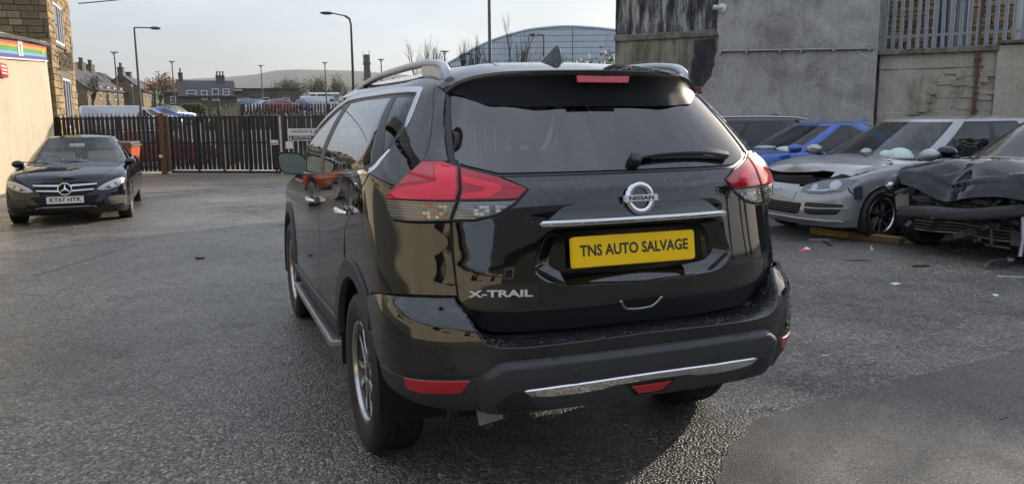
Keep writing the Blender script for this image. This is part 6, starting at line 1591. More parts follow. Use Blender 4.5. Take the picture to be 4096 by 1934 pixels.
panel('wing_gap',ribbon(smooth_curve([(1.95,.72),(1.75,.79),(1.45,.86),(1.1,.915)],5),[.02]*6+[.05,.055,.06,.06,.055,.05,.045,.03,.02,.01]) if False else ribbon([(1.92,.735),(1.7,.815),(1.4,.88),(1.1,.918)],[.015,.05,.04,.008]),LG,DARK,golf,off=.003,lip=.001,step=.03,inset=0)
for yy in (1.02,-.05,-1.02): panel('door_shut_line',ribbon([(yy,.30),(yy-.02,.6),(yy+.01,.94)],.008),LG,DARK,golf,off=.001,lip=.001,step=.05,dens=.05,inset=0)
for yy in (.10,-.9): panel('door_handle',round_poly([(yy,.80),(yy+.17,.805),(yy+.17,.83),(yy,.825)],.01),LG,GREYPAINT,golf,off=.02,lip=.02,step=.03)
mb=MB(); mb.sphere((-.40,.62,.985),(.17,.13,.10),14,9); mb.sphere((-.22,.66,.97),(.10,.09,.08),12,8); mb.sphere((-.53,.68,.965),(.13,.11,.08),12,8); mb.build('airbag',AIRBAG,golf,smooth=True)
mb=MB(); mb.sphere((.36,.44,.98),(.09,.08,.07),12,8); mb.build('airbag',AIRBAG,golf,smooth=True)
for x in (-.37,.37): seat(x,-.15,.45,.52,.62,golf,SEATDARK)
seat(0,-1.1,.5,1.25,.5,golf,SEATDARK,head=False)
mb=MB(); mb.box((-.72,.60,.60),(.72,1.1,.95)); mb.build('dashboard',SEATDARK,golf,bevel=.06,smooth=True)
# chalk marks on the screen are thin strokes
def wipers(root,yb,z,w=.62):
    for x0 in (-.35,.28):
        mb=MB(); mb.tube(smooth_curve([(x0,yb+.02,z),(x0+.20,yb-.02,z+.030),(x0+w*.9,yb-.10,z+.055)],4),.009,5); mb.build('wiper',PLASTIC,root,smooth=True)
wipers(golf,1.06,.985); wipers(sal,1.0,.955); wipers(golf,1.06,.985) if False else None
for s_,(a,b) in ((0,((.86,.64),(.80,.595))),):
    PG('bumper_seam',ribbon([(-.84,.655),(-.86,.60),(-.90,.56)],.006),DARK,off=.002,lip=.001,inset=0)
# ---- blue saloon
cB=dict(L=4.62,W=1.81,zb=.19,wy=(1.42,-1.39),wz=.325,Ra=.36,
 zs=[(-2.31,.95),(-1.5,.975),(0,.95),(.9,.925),(1.5,.885),(1.9,.82),(2.15,.74),(2.31,.69)],zc=[(-2.31,1.0),(-1.5,1.03),(0,1.0),(.9,.99),(1.5,.95),(1.9,.885),(2.15,.80),(2.31,.73)],
 gh=dict(z0=.94,z1=1.38,yf0=.98,yf1=.08,yr0=-1.72,yr1=-.90,w0=.80,w1=.56,D=.6,Dr=.5,rise=.03,crown=.045,qA=.74,qm=.94,qB=(1.43,1.50),qC=1.95,n=2.6))
blue=empty('saloon_car',(7.95,8.2,-.05),heading(R(-76)),'bright blue saloon parked behind the grey damaged hatchback','car')
bb=build_shell(cB,BLUEPAINT,blue); greenhouse(cB,BLUEPAINT,blue); wheels_of(cB,blue)
for s in (-1,1): door_mirror(blue,s*1.0,.70,1.02,BLUEPAINT,w=.12,h=.075)
pjB=Proj(bb); FB=pjB.front(); LB=pjB.left()
for s in (0,1):
    hl=[(.42,.63),(.50,.68),(.74,.73),(.82,.725),(.80,.65),(.6,.62)]; h0=panel('headlight',hl,FB,LAMPBACK,blue,off=.004,mirror=bool(s)); panel('headlight_lens',hl,FB,CLEARLENS,h0,off=.014,mirror=bool(s))
    panel('kidney_grille',round_poly([(.03,.56),(.34,.57),(.36,.66),(.30,.69),(.06,.69),(.03,.66)],.03),FB,DARK,blue,off=.006,mirror=bool(s))
panel('lower_grille',round_poly([(-.7,.42),(.7,.42),(.6,.28),(-.6,.28)],.03),FB,DARK,blue,off=.004)
for yy in (.95,-.15,-1.05): panel('door_shut_line',ribbon([(yy,.30),(yy-.02,.6),(yy+.01,.93)],.008),LB,DARK,blue,off=.001,lip=.001,step=.05,dens=.05,inset=0)
mb=MB(); mb.sphere((.30,.55,.96),(.26,.2,.06),14,8); mb.sphere((-.35,.5,.96),(.22,.18,.07),14,8); mb.build('airbag',AIRBAG,blue,smooth=True)
for x in (-.37,.37): seat(x,-.15,.45,.52,.60,blue,SEATDARK)
P=[]
for k in range(6):
    t=k/5; P.append([((.03*(1-t)+.004)*math.cos(a),-.98-.05*t+(.10-.07*t)*math.sin(a),1.405+.06*t) for a in [2*math.pi*i/12 for i in range(12)]])
grid_obj('aerial_fin',P,BLUEPAINT,blue,closed_u=True)
# ---- estate at the back
cE=dict(L=4.75,W=1.84,zb=.2,wy=(1.45,-1.40),wz=.335,Ra=.365,
 zs=[(-2.37,1.0),(0,.98),(.9,.95),(1.5,.90),(1.9,.84),(2.37,.70)],zc=[(-2.37,1.02),(0,1.04),(.9,1.01),(1.5,.97),(1.9,.90),(2.37,.74)],
 gh=dict(z0=.98,z1=1.47,yf0=1.0,yf1=.10,yr0=-2.25,yr1=-1.95,w0=.81,w1=.60,D=.6,Dr=.4,rise=.01,crown=.045,qA=.74,qm=.94,qB=(1.36,1.42),qC=1.93,n=2.7))
est=empty('estate_car',(7.35,10.55,-.085),heading(R(-75)),'dark estate car with silver roof rails against the gable wall','car')
be=build_shell(cE,ESTATEPAINT,est); greenhouse(cE,ESTATEPAINT,est); wheels_of(cE,est)
for s in (-1,1):
    mb=MB(); mb.tube(smooth_curve([(s*.60,.05,1.47),(s*.585,-.1,1.515),(s*.575,-.9,1.53),(s*.58,-1.7,1.51),(s*.59,-1.95,1.465)],5),.020,8); mb.build('roof_rail',SATIN,est,smooth=True)
    door_mirror(est,s*1.0,.72,1.04,ESTATEPAINT)
P=[]
for k in range(6):
    t=k/5; P.append([((.035*(1-t)+.004)*math.cos(a),-1.55-.06*t+(.11-.07*t)*math.sin(a),1.515+.06*t) for a in [2*math.pi*i/12 for i in range(12)]])
grid_obj('aerial_fin',P,ESTATEPAINT,est,closed_u=True)
FE=Proj(be).front()
for s in (0,1): panel('headlight',[(.42,.66),(.50,.71),(.74,.76),(.82,.75),(.80,.68),(.6,.65)],FE,LAMPBACK,est,off=.004,mirror=bool(s))

# ---- wreck: nose torn away
wreck=empty('wrecked_car',(7.60,3.56,0.0),heading(R(-95)),'black wrecked car with its bumper torn off and bonnet crumpled','car')
cW=dict(L=4.55,W=1.82,zb=.20,wy=(1.30,-1.38),wz=.33,Ra=.37,Df=.5,
 zs=[(-2.27,1.0),(0,.98),(.9,.95),(1.4,.91),(1.8,.86),(2.27,.76)],zc=[(-2.27,1.02),(0,1.04),(.9,1.02),(1.4,.99),(1.8,.93),(2.27,.80)],
 gh=dict(z0=.975,z1=1.45,yf0=1.02,yf1=.10,yr0=-2.0,yr1=-1.45,w0=.80,w1=.58,D=.6,Dr=.45,rise=.02,crown=.045,qA=.74,qm=.94,n=2.6))
def wreck_dent(A):
    B=A.copy(); n,m=A.shape[:2]; x,y,z=A[...,0],A[...,1],A[...,2]; bon=(np.arange(n)[:,None]>=20)
    w=sstep(.95,1.7,y)*bon
    B[...,2]+=w*(.03+crW(x,y)-.05*np.exp(-((x-.15)/.20)**2)*sstep(1.3,2,y))
    fw=sstep(1.5,2.27,y)*bon; B[...,1]-=fw*(.22+.07*np.sin(x*4)+.03*np.sin(x*11)); B[...,2]-=fw*(.03+.04*np.sin(x*5+1))
    return B
wb=build_shell(cW,WRECKPAINT,wreck,nd=36,dent=wreck_dent,skip=lambda c,i,j:(c[1]>1.28 and i<20)); greenhouse(cW,WRECKPAINT,wreck); wheels_of(cW,wreck,skip=(),yfront=1.1)
door_mirror(wreck,-1.0,.75,1.03,WRECKPAINT); door_mirror(wreck,1.0,.75,1.03,WRECKPAINT)
mb=MB(); mb.box((-.78,1.0,.25),(.78,1.55,.80)); mb.build('engine_bay',DARK,wreck)
def tubes(name,sets,r,mat,n=6):
    for pts in sets:
        mb=MB(); mb.tube(smooth_curve(pts,4),r,n); mb.build(name,mat,wreck,smooth=True)
# crash beam, bent
bm_=smooth_curve([(-.80,1.78,.60),(-.5,1.93,.54),(-.05,1.98,.47),(.4,1.94,.45),(.78,1.80,.40)],5)
rows=[]
for p in bm_: rows.append([(p[0],p[1]+dy,p[2]+dz) for dy,dz in ((0,.07),(.035,.06),(.02,.02),(.035,-.02),(0,-.06),(-.05,-.06),(-.05,.07))])
grid_obj('crash_beam',rows,WRECKPART,wreck,closed_u=True)
mb=MB(); mb.box((-.02,1.985,.47),(.09,1.995,.52)); lb=mb.build('beam_sticker',SIGNWHITE,wreck); mb=MB(); mb.box((.05,1.994,.475),(.085,1.998,.515)); mb.build('sticker_mark',simple('sticker_orange',(.8,.12,.02),.5),lb)
# radiator pack with fins
mb=MB(); mb.box((-.55,1.70,.22),(.60,1.74,.66)); rad=mb.build('radiator',DARK,wreck)
for k in range(12):
    z=.24+.034*k; mb=MB(); pts=[(-.50+.11*i,1.748+.015*math.sin(i*1.3+k*.4)*(k<6),z-.012*math.sin(i*.9)*(k<6)) for i in range(11)]; mb.tube(pts,.006,4); mb.build('radiator_fin',STEEL if k%3 else GALV,rad)
for z in (.57,.63,.69):
    mb=MB(); mb.box((-.30,1.80,z),(.50,1.83,z+.035)); mb.build('air_shutter',WRECKPART,wreck,bevel=.006)
mb=MB(); mb.box((-.80,1.55,.30),(-.66,1.80,.72)); mb.box((-.62,1.74,.20),(-.48,1.80,.32)); mb.build('chassis_end',WRECKPART,wreck,bevel=.01)
for s in (-1,1):
    mb=MB(); mb.prism([(-.07,-.1),(.07,-.12),(.09,.02),(.02,.10),(-.06,.09)],0,.012,frame((s*.72,1.82,.55),(1,.2*s,0),(0,.1,1))); mb.build('bracket',STEEL,wreck)
mb=MB(); mb.tube([(-.62,1.86,.50),(-.68,1.92,.30),(-.70,1.98,.14)],.02,6); mb.build('bent_strut',STEEL,wreck)
mb=MB(); mb.tube([(-.28,1.80,.40),(-.33,1.84,.20)],.016,6); mb.build('bent_strut',WRECKPART,wreck)
mb=MB(); mb.box((-.50,1.80,.17),(-.25,1.83,.19)); mb.build('broken_rail',WRECKPART,wreck)
# surviving headlight on the far side
mb=MB(); mb.sphere((.83,1.78,.70),(.07,.20,.12),14,9); hh=mb.build('headlight',ALLOYDARK,wreck,smooth=True); mb=MB(); mb.sphere((.845,1.81,.70),(.068,.20,.12),14,9); mb.build('headlight_lens',CLEARLENS,hh,smooth=True)
mb=MB(); mb.sphere((.82,1.90,.70),(.05,.08,.06),10,6); mb.build('lamp_unit',LAMPBACK,hh,smooth=True)
tubes('torn_wiring',[[(-.72,1.70,.62),(-.80,1.84,.45),(-.78,1.90,.25),(-.86,1.98,.10),(-.80,2.0,.03)],[(-.60,1.78,.60),(-.75,1.92,.40),(-.84,1.98,.28),(-.92,2.02,.06)],[(-.78,1.62,.70),(-.90,1.78,.50),(-.93,1.88,.30)],[(-.30,1.84,.62),(-.12,1.92,.70),(.05,1.86,.62)]],.010,PLASTIC)
tubes('hose',[[(-.45,1.78,.72),(-.58,1.88,.66),(-.62,1.84,.52),(-.50,1.86,.44)],[(-.1,1.80,.70),(-.2,1.90,.60),(-.12,1.92,.48)]],.022,PLASTIC)
mb=MB()
for k in range(34):
    a,b_=rnd.uniform(-.80,.7),rnd.uniform(.22,.70); mb.box((-.07*rnd.random()-.02,-.012,-.03*rnd.random()-.008),(.07*rnd.random()+.02,.012,.02),Matrix.Translation((a,1.80+rnd.uniform(0,.16),b_))@Matrix.Rotation(rnd.uniform(-1,1),4,'Y')@Matrix.Rotation(rnd.uniform(-.6,.6),4,'Z'))
mb.build('torn_brackets',PLASTIC2,wreck,kind='stuff')
for x in (-.37,.37): seat(x,-.15,.45,.52,.62,wreck,SEATDARK)
mb=MB(); mb.box((-.72,.60,.60),(.72,1.1,.96)); mb.build('dashboard',SEATDARK,wreck,bevel=.06,smooth=True)
mb=MB(); mb.box((-.80,1.40,.78),(-.775,1.62,.90),Matrix.Rotation(R(8),4,'Z')); mb.build('wing_remnant',BLUEPAINT,wreck)
# ------------------------------------------------------------ houses beyond the car park
def house(label,N,az,w,d,ze,zr,zb,wins,chims=(),lights=(),wall_m=FARSTONE,roof_m=SLATE,name='terraced_house',gable_m=None,group=None,cat='house'):
    e=empty(name,(N[0],N[1],zb),0,label,cat,group); dv_=Vector((math.sin(R(az)),math.cos(R(az)),0)); M=wmat((0,0,0),dv_); H=ze-zb;Hr=zr-zb
    V=[(0,0,0),(w,0,0),(w,d,0),(0,d,0),(0,0,H),(w,0,H),(w,d,H),(0,d,H),(0,d/2,Hr),(w,d/2,Hr)]
    mb=MB(); mb.add([M@Vector(v) for v in V],[(0,1,5,4),(1,2,6,9,5),(2,3,7,6),(3,0,4,8,7)]); wl_=mb.build('wall',wall_m,e)
    ov=.25; sl=(Hr-H)/(d/2)
    mb=MB()
    for s0 in (0,1):
        y0,y1=(-ov,d/2) if s0==0 else (d+ov,d/2); z0=H-ov*sl; 
        q=[(-.15,y0,z0),(w+.15,y0,z0),(w+.15,y1,Hr),(-.15,y1,Hr)]; mb.add([M@Vector((a,b,c+dz)) for dz in (.06,.16) for a,b,c in q],[(0,1,2,3),(7,6,5,4),(0,4,5,1),(1,5,6,2),(2,6,7,3),(3,7,4,0)])
    rf_=mb.build('roof',roof_m,e,kind='stuff'); del rf_['kind']
    mb=MB(); mb.box((-.1,-.30,H-.16),(w+.1,-.10,H-.02),M); mb.build('gutter',PLASTIC,e)
    for (x,z,ww,hh) in wins: 
        wn_=window(e,M,x,z,x+ww,z+hh,(),(z+hh*.5,),.10)
        mb=MB(); mb.box((x-.12,-.03,z+hh+.002),(x+ww+.12,.06,z+hh+.22),M); mb.build('lintel',COPING,wn_)
    for (x,n,ht,ww) in chims:
        mb=MB(); mb.box((x-ww/2,d/2-.35,Hr-.7),(x+ww/2,d/2+.35,Hr+ht),M); mb.box((x-ww/2-.06,d/2-.41,Hr+ht),(x+ww/2+.06,d/2+.41,Hr+ht+.10),M); c_=mb.build('chimney',FARSTONE2,rf_,kind='stuff'); del c_['kind']
        mb=MB()
        for k in range(n): mb.lathe([(.10,0),(.13,.05),(.10,.15),(.095,.5),(.14,.55),(.13,.62),(.0,.60)],8,M@Matrix.Translation((x-ww/2+(k+.5)*ww/n,d/2,Hr+ht+.10)))
        if n: mb.build('chimney_pot',POT,c_,smooth=True,kind='stuff')
    for (x,t) in lights:
        y=d/2*t-.0; z=H+(Hr-H)*t; Mk=M@frame((x,y,z+.18),(1,0,0),(0,1,sl)); mb=MB(); mb.box((-.35,-.6,0),(.35,.6,.06),Mk); mb.build('skylight',WINGLASS,rf_)
    return e
house('stone terrace with three ridge chimneys and roof windows behind the bare tree',(-13.3,109.0),11,19.0,6.4,5.3,7.9,1.2,[(1.2,2.9,1.0,1.6),(4.6,2.9,.9,1.6),(8.0,2.9,.9,1.6),(11.0,2.9,.9,1.6),(13.9,2.9,.9,1.6),(17.0,2.9,.9,1.6),(.6,5.35,.9,1.3)][:6],[(5.2,0,.75,2.4),(9.0,3,.95,1.5),(12.6,3,.9,1.5)],[(8,.55),(11.5,.55),(14.5,.55)])
house('stone terrace with a tall gable chimney seen edge on past the first terrace',(-7.95,125.3),4,22,5.4,5.55,7.75,1.3,[(2.5,3.0,1.0,1.6),(7.5,3.0,1.0,1.6),(12,3.0,1,1.6)],[(.6,4,.95,1.7),(8.0,0,.7,1.5)],[(6,.5)])
house('far stone house end with a chimney of three pots above the brown tree',(-8.6,160),6,14,7,7.2,8.3,1.4,[(2,3.5,1,1.6)],[(2.0,3,.9,1.8)])
house('small dark stone house half hidden beside the brown leaved tree',(-5.6,137.0),92,2.6,5,5.6,6.5,1.3,[(1.0,2.6,.8,1.1)],[(2.2,2,.6,.8)],wall_m=FARSTONE2)
house('low dark slate roofed house facing the car park with four white windows',(-3.1,117.8),90,7.3,7.5,4.55,6.7,1.8,[(1.0,2.6,1.3,1.0),(2.9,2.3,.8,1.3),(4.3,2.2,.9,1.6),(5.7,2.9,.9,.9)],[(.35,1,1.1,.6),(5.6,3,.75,1.2)],wall_m=FARSTONE2,roof_m=SLATE2)
house('small honey stone lean-to at the right end of the dark slate house',(4.25,118.2),90,.9,5,5.2,5.5,2.0,[],[],wall_m=FARSTONE)
fb=empty('flat_roofed_building',(4.0,122.4,2.0),0,'long plain dark brown flat roofed building behind the parked cars','building')
mb=MB(); mb.box((0,0,0),(9.5,8,3.65)); mb.build('wall',FARSTONE2,fb); mb=MB(); mb.box((-.15,-.15,3.65),(9.65,8.15,3.85)); mb.build('roof_edge',SLATE2,fb)
for k in range(3): window(fb,Matrix.Identity(4),1.2+2.9*k,1.3,2.3+2.9*k,2.5,(),(),.08)
# ------------------------------------------------------------ arched hall
hall=empty('arched_hall',(37.5,121.5,0),0,'huge pale steel hall with a curved arch roof behind the bare shrubs','building')
hd=Vector((.92,-.392,0)); MH=wmat((0,0,0),hd)
arcp=[(-14,.5),(-9,4.2),(-6,6.6),(-3,8.6),(0,10.2),(3,11.8),(6.2,13.2),(9.5,14.2),(13,14.9),(17.9,15.2),(22,14.95),(25.5,14.55),(30,13.6),(36,12.0),(42,9.8),(48,6.8)]
hz_=lambda x:float(pchip([a for a,b in arcp],[b for a,b in arcp],x))
xs_=np.linspace(-14,48,80); 
grid_obj('gable_face',[[tuple(MH@Vector((x,.15,1.0 if k==0 else hz_(x)-.02))) for x in xs_] for k in (0,1)],CLADRIB,hall,smooth=False)
cw=5.4; rh=.92
for i in range(12):
    x0=-13.5+cw*i; x1=x0+cw-.10
    for k in range(16):
        z0=1.0+rh*k; z1=z0+rh-.07
        if z0>max(hz_(x0),hz_(x1)) or (i>7): continue
        xa=np.linspace(x0,x1,6); top_=[(x,min(z1,hz_(x)-.05)) for x in xa]; 
        keepx=[(x,z) for x,z in top_ if z>z0+.03]
        if len(keepx)<2: continue
        poly=[(x,z0) for x,z in keepx]+keepx[::-1]; mb=MB(); mb.prism(poly,-.15,-.08,MH@Matrix.Rotation(R(90),4,'X')@Matrix.Diagonal((1,1,-1,1)) if False else MH@Matrix(((1,0,0,0),(0,0,1,0),(0,1,0,0),(0,0,0,1)))); mb.build('panel',CLADDING,hall)
mb=MB(); mb.tube([MH@Vector((x,-.1,hz_(x)+.05)) for x in xs_],.22,6); mb.build('roof_edge',CLADDING,hall,smooth=True)
rows=[[tuple(MH@Vector((x,y,hz_(x)))) for x in xs_] for y in (0,30)]; grid_obj('roof',rows,CLADDING,hall)
for x in (-3,2.7,8,13.5,19,24.3):
    mb=MB(); mb.box((x-.08,-.30,1),(x+.08,-.12,hz_(x)-.1),MH); mb.build('pilaster',CLADDING,hall)
# ------------------------------------------------------------ old chimney tower
ct=empty('chimney_tower',(42.3,213,0),0,'tall square stone mill chimney with aerials standing far off','chimney')
mb=MB(); mb.add([( sx*w,sy*w,z) for z,w in ((0,1.25),(15.2,.68)) for sx,sy in ((-1,-1),(1,-1),(1,1),(-1,1))],[(0,1,5,4),(1,2,6,5),(2,3,7,6),(3,0,4,7)]); mb.build('shaft',FARSTONE2,ct)
mb=MB(); mb.box((-.9,-.9,15.2),(.9,.9,15.7)); mb.box((-.7,-.7,15.7),(.7,.7,17.8)); mb.build('cap',FARSTONE2,ct,kind='stuff')
for x,y in ((-1,-.4),(.9,.3),(.4,-.8)):
    mb=MB(); mb.tube([(x,y,15.3),(x,y,18.9)],.05,5); mb.build('aerial',STEEL,ct)
# ------------------------------------------------------------ street lamps
LAMPGREY=simple('lamp_column_grey',(.10,.105,.11),.45,metal=.4,var=.15)
LAMPDARK=simple('lamp_column_dark',(.035,.036,.038),.5,var=.2)
def lamp(label,x,y,h,arm=0,head='arm',rad=.07,rise=0,mat=LAMPGREY,curve=False):
    z=terrain(x,y)-.1; e=empty('street_lamp',(x,y,z),0,label,'street lamp','street lamps round the car park' if False else None); H=h-z
    mb=MB(); 
    if curve: pts=[(0,0,0),(0,0,H-.45),(arm*.06,0,H-.15),(arm*.25,0,H)]
    else: pts=[(0,0,0),(0,0,H)]
    mb.tube(pts,rad,10,rs=[rad*1.25]+[rad*.75]*(len(pts)-1)); mb.build('pole',mat,e,smooth=True)
    if head=='T':
        mb=MB(); mb.box((-.30,-.12,H-.02),(.30,.12,H+.05)); mb.build('lamp_head',mat,e,bevel=.02); mb=MB(); mb.lathe([(.16,H-.03),(.05,H-.35)],10); mb.build('neck',SIGNWHITE,e,smooth=True)
    elif head=='arm':
        s=1 if arm>0 else -1; mb=MB(); mb.tube([(arm*.25 if curve else 0,0,H),(arm*.75,0,H+rise)],.035,8); mb.build('arm',mat,e,smooth=True)
        mb=MB(); mb.sphere((arm+s*.05,0,H+rise),(abs(arm)*.30,.14,.085),14,8); hd_=mb.build('lamp_head',mat,e,smooth=True)
        mb=MB(); mb.sphere((arm+s*.10,0,H+rise-.06),(abs(arm)*.20,.11,.05),12,6); mb.build('diffuser',CLEARLENS,hd_,smooth=True)
    return e
lamp('tall grey lamp column with its arm to the right, beyond the left fence',-4.2,47.4,6.5,1.0)
lamp('dark curved lamp column with its arm to the left, left of the SUV roof',7.25,44.7,7.2,-1.3,rad=.085,rise=.12,curve=True,mat=LAMPDARK)
lamp('thick tall pole rising out of the picture above the SUV roof',8.75,25.7,9.2,-1.2,rad=.062)
lamp('flat topped lamp column over the stone terrace, left of the tall armed lamp',-7.19,72.3,6.95,0,'T')
lamp('flat topped lamp column right of the brown leaved tree',-3.12,87.5,7.25,0,'T')
lamp('flat topped lamp column above the silver and red parked cars',5.9,92.2,7.26,0,'T')
lamp('flat topped lamp column above the bus shelter',12.05,86.5,7.3,0,'T')
lamp('flat topped lamp column just right of the mill chimney',15.75,75.6,6.97,0,'T',mat=LAMPDARK)
lamp('short dark flat topped lamp behind the rail of the SUV',15.88,54.9,6.17,0,'T',mat=LAMPDARK)
lamp('lamp with a short left arm in front of the arched hall',16.64,38.7,5.85,-.6,mat=LAMPGREY)
lamp('small double headed lamp in front of the second stone terrace',-7.3,92.3,5.2,0,'T')
cb_=empty('overhead_cable',(-5.4,33.9,6.0),0,'thin black overhead cable crossing the sky at top left','cable'); mb=MB(); n=24
a=Vector((0,0,0));b=Vector((14.15,-8.2,2.1)); mb.tube([a.lerp(b,i/n)-Vector((0,0,.35*(4*(i/n)*(1-i/n)))) for i in range(n+1)],.022,5); mb.build('wire',PLASTIC,cb_)
# ------------------------------------------------------------ vehicles in the car park
def far_car(label,x,y,az,mat,kind='saloon',tail=False,sc=1.0):
    c=dict(cS if kind=='saloon' else cG); e=empty('parked_car',(x,y,terrain(x,y)+.006),heading(R(az)),label,'car','cars in the far car park',scale=(sc,sc,sc))
    build_shell(c,mat,e); greenhouse(c,mat,e,glass_front=WINGLASS,glass_side=WINGLASS); wheels_of(c,e)
    for s in (0,1):
        s_=1 if not s else -1; mb=MB(); mb.sphere((s_*.66,-c['L']/2+.16,.78),(.17,.10,.07),10,6); mb.build('tail_light',REFLECTOR,e,smooth=True)
        mb=MB(); mb.sphere((s_*.62,c['L']/2-.24,.66),(.18,.12,.07),10,6); mb.build('headlight',LAMPBACK,e,smooth=True)
    return e
far_car('silver hatchback parked just right of the long white van',-4.3,63.4,70,SILVERPAINT,'hatch')
far_car('dark blue saloon parked between the silver hatchback and the hedge',-3.55,67.5,60,BLUEPAINT,'saloon')
far_car('dark grey car with red tail lights parked nearest the hedge',-2.9,71.5,35,DARKPAINT,'hatch')
far_car('black car parked above the dark palisade fence, left of the pale van',1.5,58.5,85,DARKPAINT,'saloon')
far_car('dark car behind the silver and red pair',6.9,101.5,80,DARKPAINT,'hatch')
far_car('pale silver car parked left of the red car',6.2,90.0,75,SILVERPAINT,'saloon')
far_car('red car parked beside the pale silver car',7.9,89.2,60,REDPAINT,'hatch')
far_car('small blue hatchback with its back to us, parked on its own',10.8,98.0,5,BLUEPAINT,'hatch')
far_car('black car parked right of the white van by the shelter',16.4,101.5,80,DARKPAINT,'saloon')
far_car('white car parked farthest right by the shelter',18.4,98.0,60,WHITEPAINT,'hatch')
far_car('red hatchback glimpsed through the gaps of the sliding gate',-2.7,33.0,75,REDPAINT,'hatch',sc=.97)
def van(label,x,y,az,mat,L=5.4,H=2.0,W=1.95):
    e=empty('parked_van',(x,y,terrain(x,y)+.006),heading(R(az)),label,'van','vans in the far car park')
    pr=[(-L/2,.35),(-L/2+.03,H-.10),(-L/2+.12,H),(L/2-1.75,H),(L/2-1.45,H-.10),(L/2-.85,1.20),(L/2-.15,.98),(L/2,.75),(L/2,.35)]
    Mv_=Matrix(((0,0,1,0),(1,0,0,0),(0,1,0,0),(0,0,0,1))); mb=MB(); mb.prism(pr,-W/2,W/2,Mv_); mb.build('body',mat,e,bevel=.05,smooth=True)
    mb=MB(); mb.add([(-W/2+.15,L/2-1.40,H-.16),(W/2-.15,L/2-1.40,H-.16),(W/2-.12,L/2-.90,1.24),(-W/2+.12,L/2-.90,1.24)],[(0,1,2,3)]); 
    for v in mb.v: v.y+=.03; v.z+=.02
    mb.build('windscreen',WINGLASS,e)
    for s in (-1,1):
        mb=MB(); mb.prism([(L/2-1.7,H-.25),(L/2-1.42,H-.28),(L/2-1.0,1.24),(L/2-1.9,1.22)],s*(W/2-.004),s*(W/2+.004),Mv_); mb.build('side_window',WINGLASS,e)
        for yw in (-L/2+1.0,L/2-.85): make_tyre(.34,.21,.22,e,frame((s*(W/2-.1),yw,.34),(0,1,0),(0,0,1) if s>0 else (0,0,-1)),n=24)
        mb=MB(); mb.box((s*(W/2-.1)-.04,-L/2-.012,.9),(s*(W/2-.1)+.04,-L/2+.03,1.3)); mb.build('tail_light',REFLECTOR,e)
    return e
van('long white van parked behind the left fence below the stone terrace',-6.0,59.6,78,WHITEPAINT,L=5.3,H=1.95)
van('small pale blue van parked left of the silver and red cars',5.5,95.8,80,simple('pale_blue_paint',(.20,.25,.33),.4,coat=.6),L=4.2,H=1.75,W=1.8)
van('white van parked in front of the bus shelter',13.2,97.6,80,WHITEPAINT,L=4.9,H=1.85)
sh=empty('bus_shelter',(14.2,102.5,terrain(14,102)),R(-4),'pale glazed shelter with a barrelled roof behind the white van','shelter')
for k in range(6):
    mb=MB(); mb.box((-1.75+.7*k-.03,-.6,0),(-1.75+.7*k+.03,-.54,2.1)); mb.build('post',SIGNWHITE,sh)
for k in range(5):
    mb=MB(); mb.box((-1.72+.7*k,-.59,.3),(-1.08+.7*k,-.57,1.9)); mb.build('pane',CLEARLENS,sh)
grid_obj('roof',[[(x,1.3*(t-.5),2.1+.35*math.sin(math.pi*(.15+.7*t))) for x in np.linspace(-1.9,1.9,12)] for t in np.linspace(0,1,8)],simple('shelter_roof',(.50,.52,.53),.4),sh)
# ------------------------------------------------------------ trees and shrubs
def branches(mb,p,d,L,r,depth,spread=.55,up=.15,kids=(2,3),tips=None,rs=random):
    q=p+d*L*.5+Vector((rs.uniform(-1,1),rs.uniform(-1,1),rs.uniform(-.3,1)))*L*.06; e=p+d*L
    mb.tube([p,q,e],r,5 if r>.02 else 3,cap=False,rs=[r,r*.82,r*.62])
    if depth==0:
        if tips is not None: tips.append((e,d))
        return
    for k in range(rs.choice(kids)):
        a=Vector((rs.gauss(0,1),rs.gauss(0,1),rs.gauss(0,1))); nd=(d+a*spread*.6+Vector((0,0,up))).normalized()
        t=rs.uniform(.45,1.0); branches(mb,p+d*L*t,nd,L*rs.uniform(.55,.85),r*.58,depth-1,spread,up,kids,tips,rs)
def tree(label,x,y,h,seed,depth=5,spread=.6,trunk_r=.12,leaf=None,nleaf=0,leafsize=.12,first=.32,kids=(2,3,3),cat='tree',name='tree',up=.12,bark=None,group=None,lean=(0,0)):
    rs=random.Random(seed); e=empty(name,(x,y,terrain(x,y)-.05),0,label,cat,group); mb=MB(); tips=[]
    d=Vector((lean[0],lean[1],1)).normalized(); p=Vector((0,0,0)); mb.tube([p,d*h*first*.5+Vector((.03,0,0)),d*h*first],trunk_r,7,rs=[trunk_r*1.2,trunk_r,trunk_r*.85])
    m2=MB()
    for k in range(rs.choice((3,4))):
        a=Vector((rs.gauss(0,1),rs.gauss(0,1),0)); nd=(d*1.0+a*spread*.5).normalized(); branches(m2,d*h*first*rs.uniform(.7,1.0),nd,h*rs.uniform(.20,.28),trunk_r*.6,depth,spread,up,kids,tips,rs)
    mb.build('trunk',bark or BARK,e,smooth=True); m2.build('crown',bark or BARK,e,kind='stuff')
    if leaf and nleaf:
        V=[];F=[]
        for k in range(nleaf):
            c,dd=tips[rs.randrange(len(tips))]; c=c+Vector((rs.gauss(0,1),rs.gauss(0,1),rs.gauss(0,1)))*leafsize*2.0
            a=Vector((rs.gauss(0,1),rs.gauss(0,1),rs.gauss(0,1))).normalized(); b_=a.orthogonal().normalized(); s=leafsize*rs.uniform(.5,1.2); k0=len(V)
            V+=[c-a*s,c+b_*s*.45,c+a*s,c-b_*s*.45]; F.append((k0,k0+1,k0+2,k0+3))
        mesh_obj('leaves',V,F,leaf,e,kind='stuff')
    return e
tree('bare dark tree in front of the stone terrace, right of the stone building',-11.6,97,6.6,11,6,.62,.15,name='bare_tree')
